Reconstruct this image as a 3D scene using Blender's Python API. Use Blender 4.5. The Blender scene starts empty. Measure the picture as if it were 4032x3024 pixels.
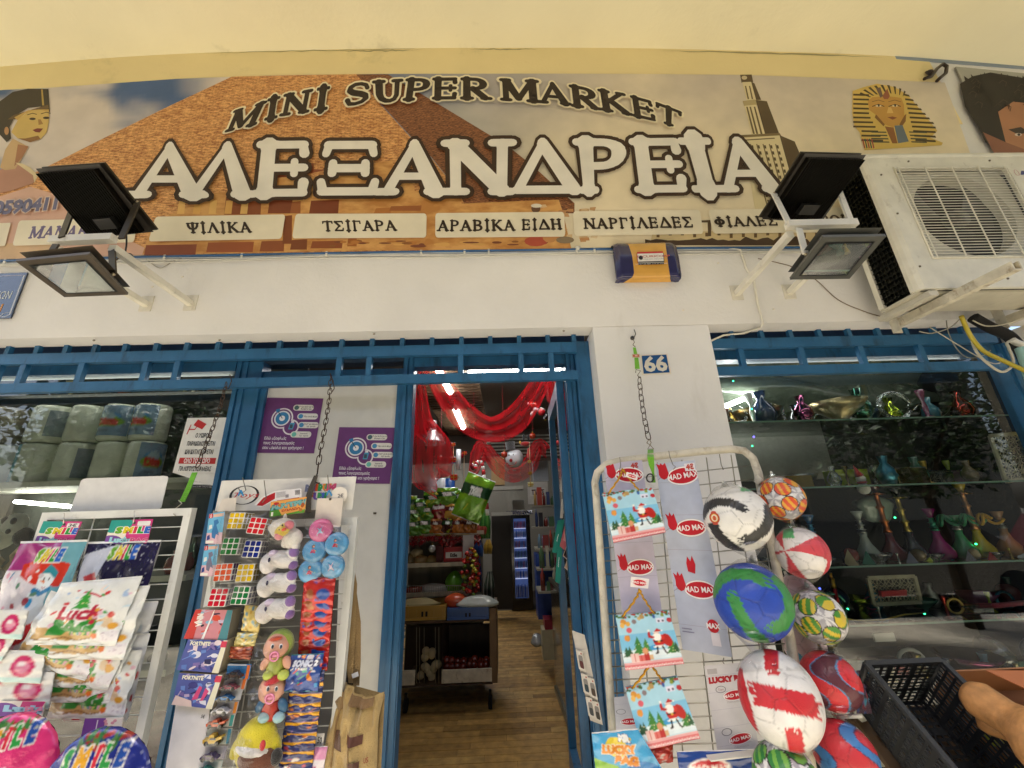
import bpy, bmesh, math, random
import numpy as np
from math import radians, sin, cos, pi, tan, atan2, sqrt
from mathutils import Vector, Matrix
from mathutils.geometry import tessellate_polygon
S = bpy.context.scene
COL = S.collection
random.seed(7)

# ---------------------------------------------------------------- camera
PITCH, YAW, ROLL, FPX = radians(18.51), radians(1.554), radians(-1.876), 1550.0
EYE = Vector((0, 0, 1.55))
FW = Vector((sin(YAW)*cos(PITCH), cos(YAW)*cos(PITCH), sin(PITCH)))
_rt = Vector((cos(YAW), -sin(YAW), 0)); _up = _rt.cross(FW)
RT = cos(ROLL)*_rt + sin(ROLL)*_up
UP = -sin(ROLL)*_rt + cos(ROLL)*_up
cam = bpy.data.objects.new('camera', bpy.data.cameras.new('camera'))
COL.objects.link(cam); S.camera = cam
cam.data.sensor_width = 36.0; cam.data.lens = FPX/4032*36; cam.data.clip_start = 0.02; cam.data.clip_end = 300
M4 = Matrix.Identity(4)
for i in range(3):
    M4[i][0], M4[i][1], M4[i][2], M4[i][3] = RT[i], UP[i], -FW[i], EYE[i]
cam.matrix_world = M4

# ---------------------------------------------------------------- world, sun, exposure
W = bpy.data.worlds.new('World'); S.world = W; W.use_nodes = True
nt = W.node_tree
bg = nt.nodes['Background']
sky = nt.nodes.new('ShaderNodeTexSky'); sky.sky_type = 'NISHITA'; sky.sun_disc = False
SUN_EL, SUN_AZ = radians(70), radians(215)      # azimuth clockwise from +Y
sky.sun_elevation = SUN_EL; sky.sun_rotation = SUN_AZ; sky.dust_density = 4.0; sky.ozone_density = 1.0
nt.links.new(sky.outputs[0], bg.inputs[0]); bg.inputs[1].default_value = 0.15
sl = bpy.data.lights.new('sun', 'SUN'); sl.energy = 4.5; sl.angle = radians(8); sl.color = (1, .955, .89)
so = bpy.data.objects.new('sun', sl); COL.objects.link(so)
sd = Vector((sin(SUN_AZ)*cos(SUN_EL), cos(SUN_AZ)*cos(SUN_EL), sin(SUN_EL)))
so.rotation_euler = sd.to_track_quat('Z', 'Y').to_euler(); so.location = (-4, -8, 9)
S.view_settings.view_transform = 'Standard'; S.view_settings.look = 'None'
S.view_settings.exposure = 1.45; S.view_settings.gamma = 1.0
S.view_settings.use_curve_mapping = False
S.cycles.max_bounces = 8; S.cycles.diffuse_bounces = 4; S.cycles.glossy_bounces = 3
S.cycles.transparent_max_bounces = 14; S.cycles.caustics_reflective = False; S.cycles.caustics_refractive = False
S.cycles.use_denoising = True; S.cycles.sample_clamp_indirect = 4.0

# ---------------------------------------------------------------- rays from the photograph's pixels onto real planes
def ray(x, y): x, y = float(x), float(y); return (x-2016)*RT - (y-1512)*UP + FPX*FW
def P(x, y, Y): d = ray(x, y); return EYE + d*(Y/d.y)
def Pz(x, y, z): d = ray(x, y); return EYE + d*((z-1.55)/d.z)
def PL(x, y, o, n): d = ray(x, y); o = Vector(o); n = Vector(n); return EYE + d*((o-EYE).dot(n)/d.dot(n))

def lin(h):
    if isinstance(h, (tuple, list)): return tuple(h)[:3]
    h = h.lstrip('#'); r = [int(h[i:i+2], 16)/255 for i in (0, 2, 4)]
    return tuple(c/12.92 if c <= .04045 else ((c+.055)/1.055)**2.4 for c in r)

# ---------------------------------------------------------------- materials: all procedural, tint read from the mesh's colour attribute
MATS = {}
def mat(name, rough=.6, metal=0, coat=0, bump=0, bscale=60, mott=.06, mscale=9, emit=0, alpha=1, trans=0, spec=.5, dirt=None, stretch=None, sheen=0, sss=0):
    m = bpy.data.materials.new(name); m.use_nodes = True; t = m.node_tree; b = t.nodes['Principled BSDF']; N = t.nodes.new; L = t.links.new
    at = N('ShaderNodeAttribute'); at.attribute_name = 'Col'
    tc = N('ShaderNodeTexCoord'); no = N('ShaderNodeTexNoise'); no.inputs['Scale'].default_value = mscale; no.inputs['Detail'].default_value = 6
    src = tc.outputs['Object']
    geo = N('ShaderNodeNewGeometry'); src = geo.outputs['Position']
    if stretch:
        mp = N('ShaderNodeMapping'); mp.inputs['Scale'].default_value = stretch; L(src, mp.inputs[0]); src = mp.outputs[0]
    L(src, no.inputs['Vector'])
    mr = N('ShaderNodeMapRange'); mr.inputs['From Min'].default_value = .3; mr.inputs['From Max'].default_value = .7
    mr.inputs['To Min'].default_value = 1-mott*2; mr.inputs['To Max'].default_value = 1+mott
    L(no.outputs['Fac'], mr.inputs['Value'])
    vm = N('ShaderNodeVectorMath'); vm.operation = 'SCALE'; L(at.outputs['Color'], vm.inputs[0]); L(mr.outputs[0], vm.inputs['Scale'])
    col = vm.outputs[0]
    if dirt:
        dcol, ds, lo, hi, dstretch = dirt
        n2 = N('ShaderNodeTexNoise'); n2.inputs['Scale'].default_value = ds; n2.inputs['Detail'].default_value = 9; n2.inputs['Roughness'].default_value = .65
        mp2 = N('ShaderNodeMapping'); mp2.inputs['Scale'].default_value = dstretch; L(geo.outputs['Position'], mp2.inputs[0]); L(mp2.outputs[0], n2.inputs['Vector'])
        cr_ = N('ShaderNodeMapRange'); cr_.inputs['From Min'].default_value = lo; cr_.inputs['From Max'].default_value = hi; cr_.clamp = True
        L(n2.outputs['Fac'], cr_.inputs['Value'])
        mx = N('ShaderNodeMix'); mx.data_type = 'RGBA'; L(cr_.outputs[0], mx.inputs[0]); L(col, mx.inputs[6]); mx.inputs[7].default_value = (*lin(dcol), 1); col = mx.outputs[2]
    L(col, b.inputs['Base Color'])
    b.inputs['Roughness'].default_value = rough; b.inputs['Metallic'].default_value = metal; b.inputs['Coat Weight'].default_value = coat; b.inputs['Coat Roughness'].default_value = .12
    b.inputs['Specular IOR Level'].default_value = spec; b.inputs['Sheen Weight'].default_value = sheen
    b.inputs['Alpha'].default_value = alpha; b.inputs['Transmission Weight'].default_value = trans
    if sss: b.inputs['Subsurface Weight'].default_value = sss; b.inputs['Subsurface Radius'].default_value = (.02, .01, .01)
    if emit: L(col, b.inputs['Emission Color']); b.inputs['Emission Strength'].default_value = emit
    if bump:
        n3 = N('ShaderNodeTexNoise'); n3.inputs['Scale'].default_value = bscale; n3.inputs['Detail'].default_value = 5; L(src, n3.inputs['Vector'])
        bp = N('ShaderNodeBump'); bp.inputs['Strength'].default_value = bump; bp.inputs['Distance'].default_value = .01; L(n3.outputs['Fac'], bp.inputs['Height']); L(bp.outputs[0], b.inputs['Normal'])
    MATS[name] = m; return m
mat('plaster', .9, bump=.25, bscale=45, mott=.035, mscale=2.2, dirt=('b8b0a0', 3.0, .6, 1.0, (1, 1, .22)))
mat('ceiling', .92, bump=.2, bscale=30, mott=.04, mscale=1.2, dirt=('a39a72', 1.6, .62, .95, (1, 1, 1)))
mat('banner', .55, mott=.05, mscale=5, spec=.35, bump=.05, bscale=14)
mat('paper', .7, mott=.03, mscale=12, bump=.06, bscale=20)
mat('print', .42, mott=.04, mscale=25, coat=.04, spec=.35, bump=.04, bscale=25)
mat('film', .2, mott=.05, mscale=20, coat=.55, bump=1, bscale=13, spec=.5)
mat('foil', .22, metal=.15, mott=.08, mscale=18, coat=.5, bump=.8, bscale=18)
mat('blue_paint', .42, coat=.12, bump=.15, bscale=40, mott=.1, mscale=6, dirt=('1f4059', 11, .54, .72, (1, 1, .25)))
mat('white_paint', .45, bump=.1, bscale=60, mott=.05, mscale=12, dirt=('9a917f', 18, .6, .85, (1, 1, .5)))
mat('old_paint', .6, bump=.35, bscale=70, mott=.1, mscale=20, dirt=('8a7454', 24, .55, .75, (1, 1, .6)))
mat('plastic', .42, mott=.05, mscale=14, bump=.05, bscale=90)
mat('gloss', .16, mott=.04, mscale=14, coat=.6)
mat('matte', .85, mott=.08, mscale=18, bump=.2, bscale=90)
mat('cloth', .95, mott=.12, mscale=16, bump=.6, bscale=240, sheen=.25)
mat('plush', .95, mott=.06, mscale=30, bump=.5, bscale=260, sheen=.6, sss=.1)
mat('leather', .5, mott=.06, mscale=20, bump=.3, bscale=420, coat=.25)
mat('metal', .32, metal=.9, mott=.08, mscale=20, bump=.08, bscale=60)
mat('chrome', .1, metal=1, mott=.04)
mat('rust', .8, metal=.4, mott=.25, mscale=60, bump=.4, bscale=180)
mat('wood', .6, mott=.18, mscale=14, bump=.15, bscale=60, stretch=(1, 1, .12))
mat('leaf', .55, mott=.25, mscale=3, sheen=.1)
mat('asphalt', .92, mott=.2, mscale=22, bump=.6, bscale=160)
mat('pavement', .85, mott=.12, mscale=7, bump=.3, bscale=60)
mat('tube_light', .5, emit=14.0, mott=0)
mat('fill_light', .5, emit=3.2, mott=0)
mat('rind', .5, mott=.16, mscale=28, bump=.25, bscale=70, coat=.15)
mat('led', .5, emit=3.5, mott=0)
mat('fridge_glow', .5, emit=.30, mott=.1)
def glass(name, tint, refl, rough=0.0, mx_=.9):
    m = bpy.data.materials.new(name); m.use_nodes = True; t = m.node_tree; t.nodes.clear(); N = t.nodes.new; L = t.links.new
    o = N('ShaderNodeOutputMaterial'); mx = N('ShaderNodeMixShader'); tr = N('ShaderNodeBsdfTransparent'); gl = N('ShaderNodeBsdfGlossy'); fr = N('ShaderNodeLayerWeight'); fr.inputs[0].default_value = .35
    mr = N('ShaderNodeMapRange'); mr.inputs['To Min'].default_value = refl; mr.inputs['To Max'].default_value = mx_; L(fr.outputs['Fresnel'], mr.inputs['Value'])
    no = N('ShaderNodeTexNoise'); no.inputs['Scale'].default_value = 3; bp = N('ShaderNodeBump'); bp.inputs['Strength'].default_value = .02; L(no.outputs['Fac'], bp.inputs['Height']); L(bp.outputs[0], gl.inputs['Normal'])
    tr.inputs[0].default_value = (*tint, 1); gl.inputs['Roughness'].default_value = rough; gl.inputs['Color'].default_value = (1, 1, 1, 1)
    L(mr.outputs[0], mx.inputs[0]); L(tr.outputs[0], mx.inputs[1]); L(gl.outputs[0], mx.inputs[2]); L(mx.outputs[0], o.inputs[0]); MATS[name] = m
glass('window_glass', (.84, .9, .86), .055)
glass('display_glass', (.9, .95, .92), .045, 0, .8)
glass('clear_wrap', (.96, .96, .96), .035, .1, .28)
glass('clear_glass', (.85, .9, .88), .14, .02)
def sheer(name, op):
    m = bpy.data.materials.new(name); m.use_nodes = True; t = m.node_tree; b = t.nodes['Principled BSDF']; N = t.nodes.new; L = t.links.new
    at = N('ShaderNodeAttribute'); at.attribute_name = 'Col'; L(at.outputs['Color'], b.inputs['Base Color']); b.inputs['Roughness'].default_value = .8
    tl = N('ShaderNodeBsdfTranslucent'); L(at.outputs['Color'], tl.inputs[0]); tr = N('ShaderNodeBsdfTransparent'); m1 = N('ShaderNodeMixShader'); m1.inputs[0].default_value = .5
    L(b.outputs[0], m1.inputs[1]); L(tl.outputs[0], m1.inputs[2]); m2 = N('ShaderNodeMixShader')
    g = N('ShaderNodeNewGeometry'); w = N('ShaderNodeTexNoise'); w.inputs['Scale'].default_value = 9; mp = N('ShaderNodeMapping'); mp.inputs['Scale'].default_value = (1, 1, .2); L(g.outputs['Position'], mp.inputs[0]); L(mp.outputs[0], w.inputs['Vector'])
    mr = N('ShaderNodeMapRange'); mr.inputs['From Min'].default_value = .3; mr.inputs['From Max'].default_value = .7; mr.inputs['To Min'].default_value = op-.12; mr.inputs['To Max'].default_value = op+.14; L(w.outputs['Fac'], mr.inputs['Value'])
    L(mr.outputs[0], m2.inputs[0]); L(tr.outputs[0], m2.inputs[1]); L(m1.outputs[0], m2.inputs[2]); L(m2.outputs[0], t.nodes['Material Output'].inputs[0]); MATS[name] = m
sheer('tulle', .6)
# printed brick-like stone courses (for the pyramid picture): colour only
def stone(name, c1, c2, c3, sx, sz, skew):
    m = bpy.data.materials.new(name); m.use_nodes = True; t = m.node_tree; b = t.nodes['Principled BSDF']; N = t.nodes.new; L = t.links.new
    g = N('ShaderNodeNewGeometry'); mp = N('ShaderNodeMapping'); mp.inputs['Rotation'].default_value = (radians(90), 0, 0) ; L(g.outputs['Position'], mp.inputs[0])
    mp2 = N('ShaderNodeMapping'); mp2.inputs['Rotation'].default_value = (0, 0, skew); L(mp.outputs[0], mp2.inputs[0])
    br = N('ShaderNodeTexBrick'); L(mp2.outputs[0], br.inputs['Vector']); br.inputs['Scale'].default_value = sx; br.inputs['Color1'].default_value = (*lin(c1), 1); br.inputs['Color2'].default_value = (*lin(c2), 1); br.inputs['Mortar'].default_value = (*lin(c3), 1)
    br.inputs['Mortar Size'].default_value = .06; br.inputs['Row Height'].default_value = .22; br.inputs['Brick Width'].default_value = .6; br.inputs['Mortar Smooth'].default_value = .6
    no = N('ShaderNodeTexNoise'); no.inputs['Scale'].default_value = sz; no.inputs['Detail'].default_value = 8; no.inputs['Roughness'].default_value = .7
    mp3 = N('ShaderNodeMapping'); mp3.inputs['Scale'].default_value = (1, 1, 2.4); L(g.outputs['Position'], mp3.inputs[0]); L(mp3.outputs[0], no.inputs['Vector'])
    cr_ = N('ShaderNodeValToRGB'); cr_.color_ramp.elements[0].position = .4; cr_.color_ramp.elements[0].color = (*lin(c3), 1); cr_.color_ramp.elements[1].position = .6; cr_.color_ramp.elements[1].color = (*lin(c1), 1)
    L(no.outputs['Fac'], cr_.inputs[0]); mx = N('ShaderNodeMix'); mx.data_type = 'RGBA'; mx.inputs[0].default_value = .62; L(br.outputs['Color'], mx.inputs[6]); L(cr_.outputs[0], mx.inputs[7])
    L(mx.outputs[2], b.inputs['Base Color']); b.inputs['Roughness'].default_value = .55; MATS[name] = m
stone('printed_stone_lit', 'f6bd78', 'd8924a', '8f4d20', 15, 30, .04)
stone('printed_stone_shade', 'a86a40', '7a4628', '452412', 15, 34, -.5)
def cloudy(name, c1, c2, sc, lo, hi):
    m = bpy.data.materials.new(name); m.use_nodes = True; t = m.node_tree; b = t.nodes['Principled BSDF']; N = t.nodes.new; L = t.links.new
    g = N('ShaderNodeNewGeometry'); mp = N('ShaderNodeMapping'); mp.inputs['Scale'].default_value = (1, 1, 2.2); L(g.outputs['Position'], mp.inputs[0])
    no = N('ShaderNodeTexNoise'); no.inputs['Scale'].default_value = sc; no.inputs['Detail'].default_value = 7; no.inputs['Roughness'].default_value = .55; L(mp.outputs[0], no.inputs['Vector'])
    cr_ = N('ShaderNodeValToRGB'); cr_.color_ramp.elements[0].position = lo; cr_.color_ramp.elements[0].color = (*lin(c1), 1); cr_.color_ramp.elements[1].position = hi; cr_.color_ramp.elements[1].color = (*lin(c2), 1)
    L(no.outputs['Fac'], cr_.inputs[0]); L(cr_.outputs[0], b.inputs['Base Color']); b.inputs['Roughness'].default_value = .55; MATS[name] = m
cloudy('printed_cloud', '65748c', 'c9c0b8', 2.6, .36, .5)
cloudy('printed_blue_sky', '4a6a86', '8a97a0', 1.6, .4, .66)
cloudy('printed_pale_sky', 'c2b59f', 'a9a09c', 1.2, .5, .72)
cloudy('printed_sandstone', 'd8a25e', 'b97c3c', 6, .4, .6)

# ---------------------------------------------------------------- mesh builder
WL = {}
class MB:
    def __init__(s, c='ffffff', m='plastic'): s.v, s.f, s.fc, s.fm, s.c, s.m, s.sm = [], [], [], [], lin(c), m, []; s.smooth = False; s.cc = {}
    def col(s, c, m=None):
        s.c = lin(c)
        if m: s.m = m
        return s
    def face(s, idx, c=None, m=None): s.f.append(tuple(idx)); s.fc.append(c or s.c); s.fm.append(m or s.m); s.sm.append(s.smooth)
    def quad(s, *p):
        n = len(s.v); s.v += [tuple(q) for q in p]; s.face(range(n, n+len(p))); return s
    def box(s, x0, x1, y0, y1, z0, z1):
        return s.hexa([(x0, y0, z0), (x1, y0, z0), (x1, y1, z0), (x0, y1, z0), (x0, y0, z1), (x1, y0, z1), (x1, y1, z1), (x0, y1, z1)])
    def hexa(s, p):
        n = len(s.v); s.v += [tuple(q) for q in p]
        for q in ((3, 2, 1, 0), (4, 5, 6, 7), (0, 1, 5, 4), (1, 2, 6, 5), (2, 3, 7, 6), (3, 0, 4, 7)): s.face([n+i for i in q])
        return s
    def slab(s, quad, off):                     # a quad given thickness
        off = Vector(off); q = [Vector(a) for a in quad]; return s.hexa([*q, *[a+off for a in q]])
    def bar(s, a, b, w, h, up=(0, 0, 1)):
        a, b = Vector(a), Vector(b); d = (b-a).normalized(); up = Vector(up); x = d.cross(up)
        if x.length < 1e-4: x = d.cross(Vector((1, 0, 0)))
        x.normalize(); y = x.cross(d).normalized(); x *= w/2; y *= h/2
        return s.hexa([a-x-y, a+x-y, b+x-y, b-x-y, a-x+y, a+x+y, b+x+y, b-x+y])
    def rbox(s, x0, x1, y0, y1, z0, z1, r, seg=2):
        bm = bmesh.new(); bmesh.ops.create_cube(bm, size=1)
        for v in bm.verts: v.co = Vector(((x0+x1)/2+v.co.x*(x1-x0), (y0+y1)/2+v.co.y*(y1-y0), (z0+z1)/2+v.co.z*(z1-z0)))
        bmesh.ops.bevel(bm, geom=list(bm.edges), offset=r, segments=seg, affect='EDGES', profile=.5); s.bm(bm); return s
    def bm(s, bm, mtx=None):
        n = len(s.v); bm.verts.index_update()
        for v in bm.verts: s.v.append(tuple(mtx @ v.co if mtx else v.co))
        for f in bm.faces: s.face([n+v.index for v in f.verts])
        bm.free()
    def tube(s, pts, r, n=8, closed=False, flat=1.0):
        pts = [Vector(p) for p in pts]; N = len(pts); base = len(s.v); rs = r if isinstance(r, (list, tuple)) else [r]*N
        sm0 = s.smooth; s.smooth = True; x = None
        for i, p in enumerate(pts):
            d = (pts[(i+1) % N]-pts[i-1]) if (closed or 0 < i < N-1) else (pts[1]-pts[0] if i == 0 else pts[-1]-pts[-2])
            d.normalize()
            if x is None:
                x = d.cross(Vector((0, 0, 1)))
                if x.length < .05: x = d.cross(Vector((1, 0, 0)))
            x = (x-d*x.dot(d)).normalized(); y = d.cross(x)
            for k in range(n): a = 2*pi*k/n; s.v.append(tuple(p+(x*cos(a)+y*sin(a)*flat)*rs[i]))
        for i in range(N if closed else N-1):
            j = (i+1) % N
            for k in range(n): l = (k+1) % n; s.face((base+i*n+k, base+i*n+l, base+j*n+l, base+j*n+k))
        if not closed: s.smooth = False; s.face([base+k for k in range(n)][::-1]); s.face([base+(N-1)*n+k for k in range(n)])
        s.smooth = sm0; return s
    def lathe(s, prof, o, n=20, ax=(0, 0, 1), sc=(1, 1), smooth=True):
        o = Vector(o); z = Vector(ax).normalized(); x = z.orthogonal().normalized() if abs(z.z) < .999 else Vector((1, 0, 0)); y = z.cross(x); base = len(s.v); sm0 = s.smooth; s.smooth = smooth
        for r, h in prof:
            for k in range(n): a = 2*pi*k/n; s.v.append(tuple(o+z*h+(x*cos(a)*sc[0]+y*sin(a)*sc[1])*r))
        for i in range(len(prof)-1):
            for k in range(n): l = (k+1) % n; s.face((base+i*n+k, base+i*n+l, base+(i+1)*n+l, base+(i+1)*n+k))
        s.smooth = False
        if prof[0][0] > 1e-4: s.face([base+k for k in range(n)][::-1])
        if prof[-1][0] > 1e-4: s.face([base+(len(prof)-1)*n+k for k in range(n)])
        s.smooth = sm0; return s
    def ball(s, c, r, nu=16, nv=10, rot=None, fn=None, lump=0, seed=0):
        r = r if isinstance(r, (tuple, list)) else (r, r, r); c = Vector(c); base = len(s.v); sm0 = s.smooth; s.smooth = True
        for j in range(nv+1):
            t = pi*j/nv
            for i in range(nu):
                a = 2*pi*i/nu; d = Vector((sin(t)*cos(a), sin(t)*sin(a), cos(t)))
                k = 1+lump*(sin(3*d.x+seed)+sin(4*d.y+seed*2)+sin(5*d.z+seed*3))/3 if lump else 1
                q = Vector((d.x*r[0], d.y*r[1], d.z*r[2]))*k
                if rot: q = rot @ q
                s.v.append(tuple(c+q))
        for j in range(nv):
            for i in range(nu):
                l = (i+1) % nu; cc = fn(2*pi*(i+.5)/nu, pi*(j+.5)/nv) if fn else None
                s.face((base+(j+1)*nu+i, base+(j+1)*nu+l, base+j*nu+l, base+j*nu+i), lin(cc) if cc else None)
        s.smooth = sm0; return s
    def grid(s, fn, nu, nv, cf=None, smooth=True):
        base = len(s.v); sm0 = s.smooth; s.smooth = smooth
        for j in range(nv+1):
            for i in range(nu+1): s.v.append(tuple(fn(i/nu, j/nv)))
        for j in range(nv):
            for i in range(nu): a = base+j*(nu+1)+i; s.face((a, a+1, a+nu+2, a+nu+1))
        if cf is not None:
            K = np.asarray(cf, dtype=np.float32); Q = np.pad(K, ((1, 1), (1, 1), (0, 0)), mode='edge'); Vc = (Q[:-1, :-1]+Q[1:, :-1]+Q[:-1, 1:]+Q[1:, 1:])/4; Vc = Vc*.999; f0 = len(s.f)-nu*nv
            for j in range(nv):
                for i in range(nu): s.cc[f0+j*nu+i] = (Vc[j, i], Vc[j, i+1], Vc[j+1, i+1], Vc[j+1, i])
        s.smooth = sm0; return s
    def prism(s, pts, off, cap=True):
        off = Vector(off); n = len(s.v); k = len(pts); pts = [Vector(p) for p in pts]; s.v += [tuple(p) for p in pts]+[tuple(p+off) for p in pts]
        for t in tessellate_polygon([pts]):
            s.face([n+i for i in t]); s.face([n+k+i for i in t[::-1]])
        for i in range(k): j = (i+1) % k; s.face((n+i, n+j, n+k+j, n+k+i))
        return s
    def out(s, name, parent=None, label=None, cat=None, group=None, kind=None):
        if not s.v: return None
        me = bpy.data.meshes.new(name); V = np.array(s.v, dtype=float); lo, hi = V.min(0), V.max(0)
        o0 = np.array([(lo[0]+hi[0])/2, (lo[1]+hi[1])/2, lo[2]]); V = V-o0
        me.from_pydata(V.tolist(), [], s.f)
        names = list(dict.fromkeys(s.fm))
        for nme in names: me.materials.append(MATS[nme])
        if len(names) > 1: ix = {a: i for i, a in enumerate(names)}; me.polygons.foreach_set('material_index', [ix[a] for a in s.fm])
        me.polygons.foreach_set('use_smooth', s.sm)
        at = me.color_attributes.new('Col', 'FLOAT_COLOR', 'CORNER')
        lt = np.array([len(f) for f in s.f]); c = np.array(s.fc, dtype=np.float32); c = np.hstack([c, np.ones((len(c), 1), np.float32)])
        cc = np.repeat(c, lt, axis=0)
        if s.cc:
            st = np.concatenate([[0], np.cumsum(lt)[:-1]])
            for k, q in s.cc.items(): cc[st[k]:st[k]+4, :3] = q
        at.data.foreach_set('color', cc.ravel())
        me.update()
        o = bpy.data.objects.new(name, me); COL.objects.link(o); w = Vector(o0)
        WL[o] = w
        if parent: o.parent = parent; o.location = w-WL[parent]
        else: o.location = w
        tag(o, label, cat, group, kind); return o
def tag(o, label=None, cat=None, group=None, kind=None):
    if label: o['label'] = label
    if cat: o['category'] = cat
    if group: o['group'] = group
    if kind: o['kind'] = kind
def thing(name, loc, label, cat, group=None):
    o = bpy.data.objects.new(name, None); COL.objects.link(o); o.location = loc; WL[o] = Vector(loc); o.empty_display_size = .05; tag(o, label, cat, group); return o

# ---------------------------------------------------------------- lettering
TC = {}
def glyphs(s, bold):
    k = (s, bold)
    if k not in TC:
        c = bpy.data.curves.new('lettering', 'FONT'); c.body = s; c.size = 1; c.resolution_u = 2; c.offset = bold
        o = bpy.data.objects.new('lettering', c); me = o.to_mesh(); me.calc_loop_triangles()
        v = np.array([x.co[:2] for x in me.vertices]); t = np.array([x.vertices[:] for x in me.loop_triangles], dtype=int); T = v[t] if len(t) else np.zeros((0, 3, 2))
        o.to_mesh_clear(); bpy.data.objects.remove(o); bpy.data.curves.remove(c); TC[k] = T
    return TC[k]
# serif letters as strokes in a unit box: (points, widths); thick T, thin N
T_, N_ = .19, .10
def arc(cx, cy, rx, ry, a0, a1, n=12): return [(cx+rx*cos(radians(a0+(a1-a0)*i/n)), cy+ry*sin(radians(a0+(a1-a0)*i/n))) for i in range(n+1)]
def stem(x, w=T_, y0=.03, y1=.97, top=1, bot=1, sw=.17):
    r = [([(x, y0), (x, y1)], [w, w])]
    if bot: r += [([(x-sw, y0), (x+sw, y0)], [.085, .085]), ([(x, y0+.02), (x, y0+.1)], [w*1.35, w])]
    if top: r += [([(x-sw, y1), (x+sw, y1)], [.085, .085]), ([(x, y1-.02), (x, y1-.1)], [w*1.35, w])]
    return r
def foot(x, y=.03, sw=.13): return [([(x-sw, y), (x+sw, y)], [.085, .085])]
def arms(ys, x0, x1, tips=1):
    r = []
    for y, e in ys:
        r.append(([(x0, y), (x1, y)], [.09, .09]))
        if e: r.append(([(x1-.02, y), (x1, y+e)], [.08, .12]))
    return r
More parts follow.
